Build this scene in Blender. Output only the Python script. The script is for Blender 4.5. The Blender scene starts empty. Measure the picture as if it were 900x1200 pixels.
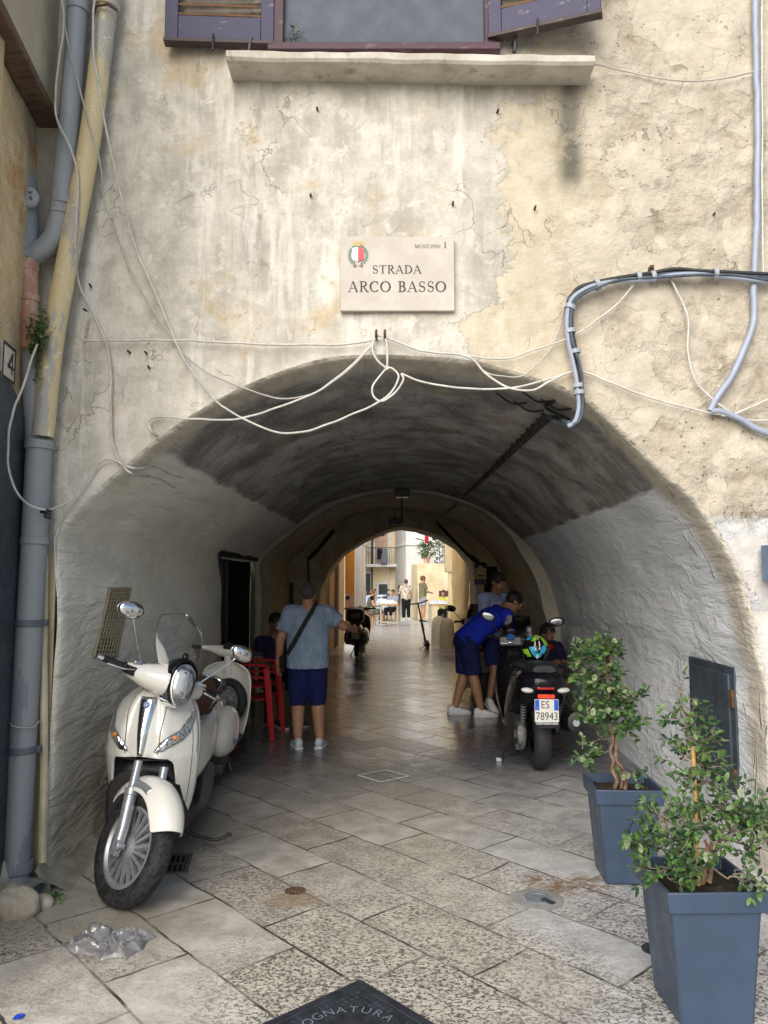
import bpy, bmesh, math, random
from mathutils import Vector as V, Matrix as MX, noise, Quaternion
from mathutils.bvhtree import BVHTree
R = math.radians; PI = math.pi; sin = math.sin; cos = math.cos
random.seed(11)
S = bpy.context.scene; COL = S.collection
PITCH = R(5.08); CP, SP = cos(PITCH), sin(PITCH); EYE = 1.7
FY = 4.5                                   # depth of the street front of the arched house

def P(x, y, Y):                            # point at depth Y seen at photo pixel x, y
    u = (x-450)/900; v = (600-y)/900; t = Y/(CP-v*SP)
    return V((u*t, Y, EYE+t*(SP+v*CP)))
def G(x, y, z=0.0):                        # point at height z seen at photo pixel x, y
    u = (x-450)/900; v = (600-y)/900; t = (z-EYE)/(SP+v*CP)
    return V((u*t, t*(CP-v*SP), z))
def lerp(a, b, t): return a+(b-a)*t
def interp(x, pts):
    if x <= pts[0][0]: return pts[0][1]
    for (a, p), (b, q) in zip(pts, pts[1:]):
        if x <= b: return p+(q-p)*(x-a)/max(b-a, 1e-9)
    return pts[-1][1]
def nz(p, s=1.0, o=0): return noise.noise(V((p[0]*s+o, p[1]*s+o*.7, p[2]*s-o)))
def smooth_pts(pts, k=8):                  # Catmull-Rom through the points
    pts = [V(p) for p in pts]
    if len(pts) < 3: return pts
    q = [pts[0]*2-pts[1]]+pts+[pts[-1]*2-pts[-2]]; out = []
    for i in range(1, len(q)-2):
        a, b, c, d = q[i-1:i+3]
        for j in range(k):
            t = j/k
            out.append(.5*((2*b)+(c-a)*t+(2*a-5*b+4*c-d)*t*t+(3*b-a-3*c+d)*t**3))
    out.append(pts[-1]); return out

# ---------------------------------------------------------------- mesh builder
class MB:
    def __init__(s): s.v = []; s.f = []; s.m = []; s.mi = 0
    def add(s, vs, fs):
        b = len(s.v); s.v += [V(p) for p in vs]
        s.f += [tuple(b+i for i in f) for f in fs]; s.m += [s.mi]*len(fs); return s
    def box(s, c, d, rot=None):
        c = V(c); h = V(d)*.5
        vs = [V((x*h.x, y*h.y, z*h.z)) for x in (-1, 1) for y in (-1, 1) for z in (-1, 1)]
        if rot is not None: vs = [rot @ p for p in vs]
        return s.add([c+p for p in vs], [(0,1,3,2), (4,6,7,5), (0,4,5,1), (2,3,7,6), (0,2,6,4), (1,5,7,3)])
    def frustum(s, c, d0, d1, h, rot=None):
        vs = [V((x*d[0]/2, y*d[1]/2, z)) for z, d in ((0, d0), (h, d1)) for x, y in ((-1,-1), (1,-1), (1,1), (-1,1))]
        if rot is not None: vs = [rot @ p for p in vs]
        return s.add([V(c)+p for p in vs], [(3,2,1,0), (4,5,6,7)]+[(i, (i+1) % 4, (i+1) % 4+4, i+4) for i in range(4)])
    def grid(s, rows, cu=False, cv=False):
        n, m = len(rows), len(rows[0]); vs = [p for r in rows for p in r]; fs = []
        for i in range(n if cv else n-1):
            for j in range(m if cu else m-1):
                a, b = i, (i+1) % n; c, d = j, (j+1) % m
                fs.append((a*m+c, a*m+d, b*m+d, b*m+c))
        return s.add(vs, fs)
    def loft(s, rings, cap0=True, cap1=True):
        m = len(rings[0]); n = len(rings); s.grid(rings, cu=True); b = len(s.v)-n*m
        if cap0: s.f.append(tuple(b+i for i in range(m))[::-1]); s.m.append(s.mi)
        if cap1: s.f.append(tuple(b+(n-1)*m+i for i in range(m))); s.m.append(s.mi)
        return s
    def tube(s, pts, r, n=8, caps=True):
        pts = [V(p) for p in pts]; k = len(pts)
        rs = [r]*k if not hasattr(r, '__len__') else [interp(i/(k-1), [(j/(len(r)-1), q) for j, q in enumerate(r)]) for i in range(k)]
        rings = []; T0 = None; X = None
        for i, p in enumerate(pts):
            T = (pts[min(i+1, k-1)]-pts[max(i-1, 0)])
            T = T.normalized() if T.length > 1e-9 else V((0, 0, 1))
            if X is None:
                X = T.cross(V((0, 0, 1)) if abs(T.z) < .9 else V((1, 0, 0))).normalized()
            else:
                X = (X-T*X.dot(T)); X = X.normalized() if X.length > 1e-6 else T.orthogonal().normalized()
            Y = T.cross(X)
            rings.append([p+(X*cos(2*PI*j/n)+Y*sin(2*PI*j/n))*rs[i] for j in range(n)])
        return s.loft(rings, caps, caps)
    def lathe(s, prof, c=(0, 0, 0), axis=(0, 0, 1), n=24, a0=0, a1=2*PI):
        A = V(axis).normalized(); X = A.orthogonal().normalized(); Y = A.cross(X); c = V(c)
        full = abs(a1-a0-2*PI) < 1e-6; k = n if full else n+1
        rings = [[c+A*h+(X*cos(a0+(a1-a0)*j/n)+Y*sin(a0+(a1-a0)*j/n))*r for j in range(k)] for r, h in prof]
        return s.grid(rings, cu=full)
    def ball(s, c, r, n=16, m=10, rot=None, z0=-1, z1=1):
        if not hasattr(r, '__len__'): r = (r, r, r)
        c = V(c); rings = []
        a0, a1 = math.asin(z0), math.asin(z1)
        for i in range(m+1):
            a = a0+(a1-a0)*i/m; q = max(cos(a), .002)
            ring = [V((r[0]*q*cos(2*PI*j/n), r[1]*q*sin(2*PI*j/n), r[2]*sin(a))) for j in range(n)]
            if rot is not None: ring = [rot @ p for p in ring]
            rings.append([c+p for p in ring])
        return s.loft(rings)
    def cone(s, p0, p1, r0, r1, asp=1.0, side=None, e0=True, e1=True, n=16):   # tapered limb, round or flat ends, oval section
        p0, p1 = V(p0), V(p1); T = (p1-p0); L = T.length; T.normalize()
        X = V(side) if side is not None else T.orthogonal()
        X = (X-T*X.dot(T)).normalized(); Y = T.cross(X); rings = []
        def ring(c, r): return [c+X*r*cos(2*PI*j/n)+Y*r*asp*sin(2*PI*j/n) for j in range(n)]
        if e0:
            for a in (80, 55, 28): rings.append(ring(p0-T*r0*min(1, asp)*sin(R(a)), r0*cos(R(a))))
        for i in range(5): rings.append(ring(p0+T*L*i/4, lerp(r0, r1, i/4)))
        if e1:
            for a in (28, 55, 80): rings.append(ring(p1+T*r1*min(1, asp)*sin(R(a)), r1*cos(R(a))))
        return s.loft(rings)
    def prism(s, pts, o, X, Y, d):          # flat outline pts (2-D) in frame o, X, Y; extruded by vector d
        o, X, Y, d = V(o), V(X), V(Y), V(d); n = len(pts)
        a = [o+X*p[0]+Y*p[1] for p in pts]
        return s.add(a+[p+d for p in a], [tuple(range(n))[::-1], tuple(range(n, 2*n))]+[(i, (i+1) % n, n+(i+1) % n, n+i) for i in range(n)])
    def sheet(s, pts, o, X, Y):
        o, X, Y = V(o), V(X), V(Y); return s.add([o+X*p[0]+Y*p[1] for p in pts], [tuple(range(len(pts)))])
    def leaf(s, p, d, up, L, W, bend=.15):
        p, d = V(p), V(d).normalized(); up = V(up); sd = d.cross(up)
        sd = sd.normalized() if sd.length > 1e-5 else d.orthogonal().normalized(); up = sd.cross(d)
        a = [p, p+d*L*.3+sd*W*.42-up*W*.08, p+d*L*.68+sd*W*.46-up*L*bend*.4, p+d*L-up*L*bend, p+d*L*.68-sd*W*.46-up*L*bend*.4, p+d*L*.3-sd*W*.42-up*W*.08, p+d*L*.5-up*W*.22]
        return s.add(a, [(0,1,6,5), (1,2,6), (2,3,4,6), (4,5,6)])
    def xf(s, m): s.v = [m @ p for p in s.v]; return s
    def join(s, o, mi=0):
        b = len(s.v); s.v += o.v; s.f += [tuple(b+i for i in f) for f in o.f]; s.m += [x+mi for x in o.m]; return s
    def mesh(s, name, mats, angle=42):
        me = bpy.data.meshes.new(name); me.from_pydata([tuple(p) for p in s.v], [], s.f)
        for m in (mats if isinstance(mats, (list, tuple)) else [mats]): me.materials.append(m)
        if max(s.m, default=0): me.polygons.foreach_set('material_index', s.m)
        bm = bmesh.new(); bm.from_mesh(me); bmesh.ops.recalc_face_normals(bm, faces=bm.faces); bm.to_mesh(me); bm.free()
        if angle:
            me.polygons.foreach_set('use_smooth', [True]*len(me.polygons)); me.set_sharp_from_angle(angle=R(angle))
        me.update(); return me
    def build(s, name, mats, parent=None, angle=42, bevel=0, solid=0, sub=0, loc=None):
        o = bpy.data.objects.new(name, s.mesh(name, mats, angle)); COL.objects.link(o); o.parent = parent
        if loc is not None: o.location = loc
        if solid:
            q = o.modifiers.new('thick', 'SOLIDIFY'); q.thickness = solid; q.offset = -1
        if sub:
            q = o.modifiers.new('smooth', 'SUBSURF'); q.levels = q.render_levels = sub
        if bevel:
            q = o.modifiers.new('edge', 'BEVEL'); q.width = bevel; q.segments = 2; q.limit_method = 'ANGLE'; q.angle_limit = R(38)
        return o

def tag(o, label=None, cat=None, group=None, kind=None):
    for k, v in (('label', label), ('category', cat), ('group', group), ('kind', kind)):
        if v: o[k] = v
    return o
def thing(name, label, cat, loc=(0, 0, 0), rot=(0, 0, 0), group=None):
    o = bpy.data.objects.new(name, None); COL.objects.link(o); o.location = loc; o.rotation_euler = rot
    o.empty_display_size = .1
    return tag(o, label, cat, group)
def dup(o, parent=None, skip=()):
    c = o.copy(); COL.objects.link(c); c.parent = parent
    for ch in list(o.children):
        if ch.name.split('.')[0] not in skip: dup(ch, c, skip)
    return c
def remesh(mb, voxel, sm=4):               # one continuous skin out of overlapping solids
    o = bpy.data.objects.new('tmp', mb.mesh('tmp', [])); COL.objects.link(o)
    q = o.modifiers.new('r', 'REMESH'); q.mode = 'VOXEL'; q.voxel_size = voxel
    if sm:
        q = o.modifiers.new('s', 'SMOOTH'); q.factor = .5; q.iterations = sm
    dg = bpy.context.evaluated_depsgraph_get(); dg.update()
    me = bpy.data.meshes.new_from_object(o.evaluated_get(dg)); old = o.data
    out = MB(); out.v = [v.co.copy() for v in me.vertices]; out.f = [tuple(p.vertices) for p in me.polygons]; out.m = [0]*len(out.f)
    bpy.data.objects.remove(o); bpy.data.meshes.remove(old); bpy.data.meshes.remove(me)
    return out

# ---------------------------------------------------------------- materials
class Mat:
    def __init__(s, name, rough=.6, metal=0.0, spec=.5):
        s.m = bpy.data.materials.new(name); s.m.use_nodes = True; s.nt = s.m.node_tree
        s.b = s.nt.nodes['Principled BSDF']; s.set('Roughness', rough); s.set('Metallic', metal); s.set('Specular IOR Level', spec)
    def set(s, k, v):
        if hasattr(v, 'is_output'): s.nt.links.new(v, s.b.inputs[k])
        else: s.b.inputs[k].default_value = (*v, 1) if s.b.inputs[k].type == 'RGBA' and len(v) == 3 else v
        return s
    def n(s, t, ins={}, **k):
        d = s.nt.nodes.new('ShaderNode'+t)
        for a, b in k.items(): setattr(d, a, b)
        for a, b in ins.items():
            if hasattr(b, 'is_output'): s.nt.links.new(b, d.inputs[a])
            else: d.inputs[a].default_value = (*b, 1) if hasattr(b, '__len__') and len(b) == 3 and d.inputs[a].type == 'RGBA' else b
        return d
    def pos(s): return s.n('NewGeometry').outputs['Position']
    def obj(s): return s.n('TexCoord').outputs['Object']
    def xyz(s, v):
        d = s.n('SeparateXYZ', {0: v}); return d.outputs[0], d.outputs[1], d.outputs[2]
    def map(s, v, sc=(1, 1, 1), rot=(0, 0, 0), loc=(0, 0, 0)):
        return s.n('Mapping', {'Vector': v, 'Scale': V(sc), 'Rotation': V(rot), 'Location': V(loc)}).outputs[0]
    def noise(s, v, sc, det=4, rg=.55, dist=0):
        return s.n('TexNoise', {'Vector': v, 'Scale': sc, 'Detail': det, 'Roughness': rg, 'Distortion': dist}).outputs[0]
    def voro(s, v, sc, feat='F1', out=0, rnd=1):
        return s.n('TexVoronoi', {'Vector': v, 'Scale': sc, 'Randomness': rnd}, feature=feat).outputs[out]
    def math(s, op, a, b=0.0, clamp=False): return s.n('Math', {0: a, 1: b}, operation=op, use_clamp=clamp).outputs[0]
    def step(s, v, a, b, lo=0.0, hi=1.0):
        return s.n('MapRange', {'Value': v, 'From Min': a, 'From Max': b, 'To Min': lo, 'To Max': hi}, interpolation_type='SMOOTHSTEP').outputs[0]
    def mix(s, f, a, b, mode='MIX'):
        d = s.n('Mix', {}, data_type='RGBA', blend_type=mode)
        for i, v in ((0, f), (6, a), (7, b)):
            if hasattr(v, 'is_output'): s.nt.links.new(v, d.inputs[i])
            else: d.inputs[i].default_value = (*v, 1) if hasattr(v, '__len__') and len(v) == 3 else v
        return d.outputs[2]
    def grey(s, f): return s.n('CombineColor', {0: f, 1: f, 2: f}).outputs[0]
    def bump(s, h, st=.3, d=.01, nrm=None):
        ins = {'Height': h, 'Strength': st, 'Distance': d}
        if nrm is not None: ins['Normal'] = nrm
        return s.n('Bump', ins).outputs[0]
    def colour(s, c): return s.set('Base Color', c)
    def normal(s, nrm): return s.set('Normal', nrm)

_MC = {}
def mat(name, c, rough=.5, metal=0.0, var=.18, scale=7, bump=0.0, bscale=60, spec=.5, coat=0.0, dirt=0.0):
    if name in _MC: return _MC[name]
    a = Mat(name, rough, metal, spec); v = a.obj()
    f = a.noise(v, scale, 5, .6)
    col = a.mix(a.step(f, .3, .7), [x*(1-var) for x in c], [min(1, x*(1+var)) for x in c])
    if dirt: col = a.mix(a.math('MULTIPLY', a.step(a.noise(v, scale*2.3, 6, .7), .48, .75), dirt), col, (.09, .08, .065))
    a.colour(col); a.set('Roughness', a.step(a.noise(v, scale*3, 4), .25, .75, max(.02, rough-.1), min(1, rough+.1)))
    if bump: a.normal(a.bump(a.noise(v, bscale, 4), bump, .004))
    if coat: a.set('Coat Weight', coat); a.set('Coat Roughness', .06)
    _MC[name] = a.m; return a.m
def glass(name, tint=(1, 1, 1), gl=.12):
    a = Mat(name); nt = a.nt; out = nt.nodes['Material Output']
    t = a.n('BsdfTransparent', {'Color': tint}); g = a.n('BsdfGlossy', {'Color': (1, 1, 1), 'Roughness': .03})
    fr = a.n('Fresnel', {'IOR': 1.45}); f = a.math('ADD', fr.outputs[0], gl*.3)
    m = a.n('MixShader', {0: f, 1: t.outputs[0], 2: g.outputs[0]}); nt.links.new(m.outputs[0], out.inputs[0]); return a.m
# ---------------------------------------------------------------- big surface materials
def ground_mat():
    a = Mat('worn limestone paving', .4); p = a.pos(); x, y, z = a.xyz(p)
    w = a.n('TexNoise', {'Vector': p, 'Scale': 3.0, 'Detail': 4}).outputs[1]
    wv = a.n('VectorMath', {0: w, 1: V((.5, .5, .5))}, operation='SUBTRACT').outputs[0]
    wv = a.n('VectorMath', {0: wv, 'Scale': .05}, operation='SCALE').outputs[0]
    q = a.n('VectorMath', {0: p, 1: wv}, operation='ADD').outputs[0]
    q = a.map(q, rot=(0, 0, R(48)), loc=(.1, .2, 0))
    br = a.n('TexBrick', {'Vector': q, 'Color1': (0, 0, 0), 'Color2': (1, 1, 1), 'Mortar': (.5, .5, .5), 'Scale': 1.0, 'Mortar Size': .008,
             'Mortar Smooth': .35, 'Brick Width': .74, 'Row Height': .4, 'Bias': 0.0}, offset=.37, squash=1.0)
    slab = br.outputs[0]; joint = br.outputs[1]
    sr = a.n('SeparateColor', {0: slab}).outputs[0]
    big = a.noise(p, 1.1, 4, .6); mid = a.noise(p, 6, 5, .65)
    # hand-pecked surface: short dark pits between pale bosses, stronger on some slabs
    pv = a.map(p, sc=(1, 1.25, 1), rot=(0, 0, R(20)))
    pk = a.noise(pv, 48, 3, .55, 1.0)
    amt = a.math('ADD', a.step(sr, .3, 1.0, .0, .85), a.step(big, .35, .65, -.12, .35), True)
    near = a.step(y, 3.2, 6.0, 1.0, .55)
    amt = a.math('MULTIPLY', amt, near)
    hot = a.n('VectorMath', {0: a.map(p, loc=(-.25, -3.35, 0), sc=(1, 1, 1))}, operation='LENGTH').outputs['Value']; hot = a.step(a.math('ADD', hot, a.math('MULTIPLY', a.math('SUBTRACT', sr, .5), .8)), .95, .35)
    amt = a.math('MAXIMUM', amt, hot)
    pit = a.math('MULTIPLY', a.step(pk, .5, .43), amt)
    base = a.mix(a.step(mid, .3, .72), (.42, .395, .35), (.65, .62, .56))
    base = a.mix(a.step(sr, 0, 1), base, a.mix(1.0, base, (.84, .82, .78), 'MULTIPLY'))
    blue = a.math('MULTIPLY', a.step(a.math('ADD', x, a.math('MULTIPLY', a.math('SUBTRACT', big, .5), 1.5)), .3, 1.1), .6); base = a.mix(blue, base, a.mix(a.step(mid, .3, .72), (.37, .385, .41), (.54, .56, .60)))  # sky reflection on the right painted in as a bluish tint
    base = a.mix(a.math('MULTIPLY', a.step(pk, .5, .62), a.math('MULTIPLY', amt, .7)), base, (.62, .58, .50))
    base = a.mix(a.math('MULTIPLY', pit, .9), base, (.075, .065, .05))
    # grime on the left wheel track; deep passage floor darkened, blue sky reflection painted in
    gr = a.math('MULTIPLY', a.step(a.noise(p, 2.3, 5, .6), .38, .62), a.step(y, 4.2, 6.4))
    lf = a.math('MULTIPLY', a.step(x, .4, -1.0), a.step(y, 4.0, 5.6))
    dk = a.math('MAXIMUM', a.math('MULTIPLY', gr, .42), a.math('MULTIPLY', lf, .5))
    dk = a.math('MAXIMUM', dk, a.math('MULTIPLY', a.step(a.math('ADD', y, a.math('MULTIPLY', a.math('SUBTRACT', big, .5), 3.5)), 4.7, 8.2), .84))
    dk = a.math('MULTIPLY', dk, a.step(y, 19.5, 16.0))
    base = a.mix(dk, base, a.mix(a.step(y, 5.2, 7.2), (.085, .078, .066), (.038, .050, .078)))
    spot = a.math('MULTIPLY', a.step(a.voro(p, 7.5), .11, .06), a.step(a.noise(p, 1.7, 2), .5, .6))
    base = a.mix(a.math('MULTIPLY', spot, .75), base, (.05, .047, .042))
    # rust coloured soil washed out of the farther pot, wet ring round the drain
    def blob(cx, cy, r0, r1, sx=1):
        d = a.n('VectorMath', {0: a.map(p, loc=(-cx*sx, -cy, 0), sc=(sx, 1, 1))}, operation='LENGTH').outputs['Value']
        d = a.math('ADD', d, a.math('MULTIPLY', a.math('SUBTRACT', mid, .5), .22)); return a.step(d, r1, r0)
    rust = a.math('MULTIPLY', blob(1.03, 4.47, .1, .2, .62), a.step(a.noise(p, 17, 5, .7), .42, .58))
    base = a.mix(a.math('MULTIPLY', rust, .85), base, (.20, .10, .03))
    base = a.mix(a.math('MULTIPLY', blob(-.495, 4.29, .09, .16), .6), base, (.30, .22, .13))
    base = a.mix(a.math('MULTIPLY', blob(-1.5, 4.05, .2, .5, .6), .55), base, (.30, .27, .21))
    jd = a.math('MULTIPLY', joint, a.step(a.noise(p, 2.6, 4, .65), .36, .58, .3, 1.0))
    base = a.mix(jd, base, a.mix(a.step(a.noise(p, 2.2), .45, .6), (.035, .03, .024), (.17, .155, .125)))
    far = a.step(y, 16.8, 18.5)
    base = a.mix(a.math('MULTIPLY', far, .85), base, (.66, .63, .58))  # paving past the far arch lightened, sunny brightness put into its colour
    a.colour(base)
    rg = a.step(mid, .3, .7, .30, .48); rg = a.math('ADD', rg, a.math('MULTIPLY', pit, .25)); rg = a.math('ADD', rg, a.math('MULTIPLY', joint, .4), True)
    deep = a.step(y, 6.2, 8.5)
    rg = a.math('SUBTRACT', rg, a.math('MULTIPLY', deep, .2)); rg = a.math('MAXIMUM', rg, .12)
    a.set('Roughness', rg); a.set('Coat Weight', a.math('MULTIPLY', deep, a.math('MULTIPLY', a.step(y, 17, 15), .55))); a.set('Coat Roughness', .13)
    h = a.math('SUBTRACT', a.math('MULTIPLY', pk, a.math('ADD', a.math('MULTIPLY', amt, .8), .12)), a.math('MULTIPLY', joint, .9))
    h = a.math('ADD', h, a.math('MULTIPLY', a.noise(p, 5, 3), .9))
    h = a.math('ADD', h, a.math('MULTIPLY', sr, .12))
    a.normal(a.bump(h, .6, .012)); a.set('Coat Normal', a.bump(h, .34, .011)); return a.m

def facade_mat():
    a = Mat('weathered plaster', .9, spec=.25); p = a.pos(); x, y, z = a.xyz(p)
    vs = a.map(p, sc=(1, 1, .22)); vt = a.map(p, sc=(1, 1, .12))
    n1 = a.noise(p, 1.3, 6, .62); n2 = a.noise(p, 4.2, 7, .68); n3 = a.noise(p, 14, 6, .7); st = a.noise(vs, 3.4, 6, .68); s2 = a.noise(vt, 9, 4, .6)
    cream = a.mix(a.step(n2, .32, .68), (.47, .41, .30), (.63, .57, .455))
    white = a.mix(a.step(a.math('ADD', a.math('MULTIPLY', st, .5), a.math('MULTIPLY', n2, .5)), .36, .62), (.40, .38, .33), (.71, .685, .62))
    # thin grey-white wash over cream render, peeled in patches; it ends toward the right
    edge = a.math('ADD', a.math('ADD', a.math('MULTIPLY', a.math('SUBTRACT', n1, .5), 1.9), a.math('MULTIPLY', a.math('SUBTRACT', n2, .5), 1.3)), a.math('MULTIPLY', a.math('SUBTRACT', n3, .5), .3))
    e = a.math('SUBTRACT', a.math('SUBTRACT', x, .52), a.math('MULTIPLY', a.math('SUBTRACT', z, 3.5), .2))
    wash = a.step(a.math('ADD', e, edge), .05, -.02)
    pf = a.math('ADD', a.math('MULTIPLY', n2, .62), a.math('MULTIPLY', n3, .38))
    peel = a.step(pf, .585, .615)
    wash = a.math('MULTIPLY', wash, a.math('SUBTRACT', 1.0, a.math('MULTIPLY', peel, .85)))
    col = a.mix(wash, cream, white)
    # grey weather runs
    run = a.math('MULTIPLY', a.step(st, .50, .66), a.step(z, 2.6, 3.6))
    run = a.math('MULTIPLY', run, a.step(x, 1.0, .2, .15, .85))
    col = a.mix(a.math('MULTIPLY', run, .8), col, (.27, .25, .225)); blot = a.step(a.noise(p, 7.5, 6, .72, .4), .55, .63); blot = a.math('MULTIPLY', blot, a.step(x, 1.0, .4)); col = a.mix(a.math('MULTIPLY', blot, .6), col, (.72, .70, .65))
    wr = a.math('MULTIPLY', a.step(s2, .56, .68), a.step(x, .95, .5)); col = a.mix(a.math('MULTIPLY', wr, .5), col, (.80, .78, .74))
    om = a.math('MULTIPLY', a.step(a.noise(p, 2.1, 5, .6, .4), .57, .68), a.step(x, .6, -.2)); col = a.mix(a.math('MULTIPLY', om, .55), col, (.50, .37, .20))
    # dark mould under the sill end
    def box(x0, x1, z0, z1, f=.12):
        k = a.math('MULTIPLY', a.step(x, x0-f, x0+f), a.step(x, x1+f, x1-f))
        return a.math('MULTIPLY', k, a.math('MULTIPLY', a.step(z, z0-f*2, z0+f*2), a.step(z, z1+.01, z1-.02)))
    # stone blocks showing through on the right
    q = a.map(p, sc=(1, 1, 1), rot=(R(90), 0, 0))
    rt = a.step(a.math('ADD', x, a.math('MULTIPLY', a.math('SUBTRACT', n1, .5), 1.2)), .95, 1.3)
    pitv = a.math('MULTIPLY', a.step(a.voro(p, 24), .2, .1), a.step(a.noise(p, 5, 3), .5, .62))
    stone = a.mix(a.step(n2, .3, .7), (.46, .405, .32), (.635, .58, .485))
    stone = a.mix(a.math('MULTIPLY', a.step(n3, .5, .72), .35), stone, (.72, .66, .55))
    stone = a.mix(a.math('MULTIPLY', pitv, .55), stone, (.19, .16, .12))
    col = a.mix(rt, col, stone)
    m1 = a.math('MULTIPLY', box(1.08, 1.215, 4.1, 4.78, .05), a.step(n2, .26, .48)); col = a.mix(a.math('MULTIPLY', m1, .9), col, (.11, .11, .09))
    m2 = a.math('MULTIPLY', box(.1, 1.1, 4.55, 4.78, .12), a.step(st, .42, .6)); col = a.mix(a.math('MULTIPLY', m2, .6), col, (.20, .19, .165))
    # cracks
    ck = a.voro(a.n('VectorMath', {0: p, 1: a.n('VectorMath', {0: a.n('TexNoise', {'Vector': p, 'Scale': 3.5, 'Detail': 5}).outputs[1], 'Scale': .5}, operation='SCALE').outputs[0]}, operation='ADD').outputs[0], 3.1, 'DISTANCE_TO_EDGE')
    crk = a.math('MULTIPLY', a.step(ck, .009, .002), a.step(a.noise(p, 1.9, 3), .56, .66)); col = a.mix(a.math('MULTIPLY', crk, .3), col, (.16, .13, .10))
    # lower right: smooth pale paint
    low = a.math('MULTIPLY', a.step(z, 2.09, 2.06), a.step(x, 1.2, 1.5)); pale = a.mix(a.step(n2, .35, .65), (.55, .56, .58), (.72, .72, .72))
    pale = a.mix(a.math('MULTIPLY', a.step(n1, .5, .6), .55), pale, (.56, .51, .42)); col = a.mix(low, col, pale)
    jam = a.math('MULTIPLY', a.step(x, -1.78, -1.9), a.step(z, 2.0, 1.7)); col = a.mix(jam, col, (.56, .47, .29))
    h = a.math('ADD', a.math('MULTIPLY', n3, a.math('ADD', .25, a.math('MULTIPLY', rt, 1.0))), a.math('MULTIPLY', n2, a.math('ADD', .5, a.math('MULTIPLY', rt, 1.9))))
    h = a.math('ADD', h, a.math('MULTIPLY', wash, .22)); h = a.math('SUBTRACT', h, a.math('MULTIPLY', pitv, a.math('MULTIPLY', rt, 1.0))); h = a.math('SUBTRACT', h, a.math('MULTIPLY', crk, .4))
    lump = a.n('TexVoronoi', {'Vector': a.n('VectorMath', {0: p, 1: a.n('VectorMath', {0: a.n('TexNoise', {'Vector': p, 'Scale': 7.0, 'Detail': 4}).outputs[1], 'Scale': .16}, operation='SCALE').outputs[0]}, operation='ADD').outputs[0], 'Scale': 7.5, 'Smoothness': .35}, feature='SMOOTH_F1').outputs[0]
    fk = a.step(a.math('ADD', a.noise(p, 1.9, 3, .5), a.math('MULTIPLY', a.math('SUBTRACT', n2, .5), .35)), .52, .535); fk = a.math('MULTIPLY', fk, rt); col = a.mix(a.math('MULTIPLY', fk, .35), col, a.mix(a.step(n3, .3, .7), (.52, .47, .385), (.66, .61, .52)))
    h = a.math('MULTIPLY', h, a.math('SUBTRACT', 1.0, a.math('MULTIPLY', fk, .55))); h = a.math('ADD', h, a.math('MULTIPLY', fk, .45)); rt = a.math('MULTIPLY', rt, a.math('SUBTRACT', 1.0, a.math('MULTIPLY', fk, .72)))
    h = a.math('SUBTRACT', h, a.math('MULTIPLY', lump, a.math('ADD', .25, a.math('MULTIPLY', rt, 1.7))))
    cav = a.math('MULTIPLY', a.step(a.math('ADD', lump, a.math('MULTIPLY', a.math('SUBTRACT', n3, .5), .9)), .62, .95), rt); col = a.mix(a.math('MULTIPLY', cav, .55), col, (.27, .21, .14)); a.colour(a.mix(1.0, col, a.mix(a.step(x, -.5, 1.2), (.95, .94, .92), (.87, .86, .845)), 'MULTIPLY'))
    h = a.math('ADD', h, a.math('MULTIPLY', a.noise(p, 45, 3, .6), .25))
    a.normal(a.bump(h, .85, .021)); return a.m

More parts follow.
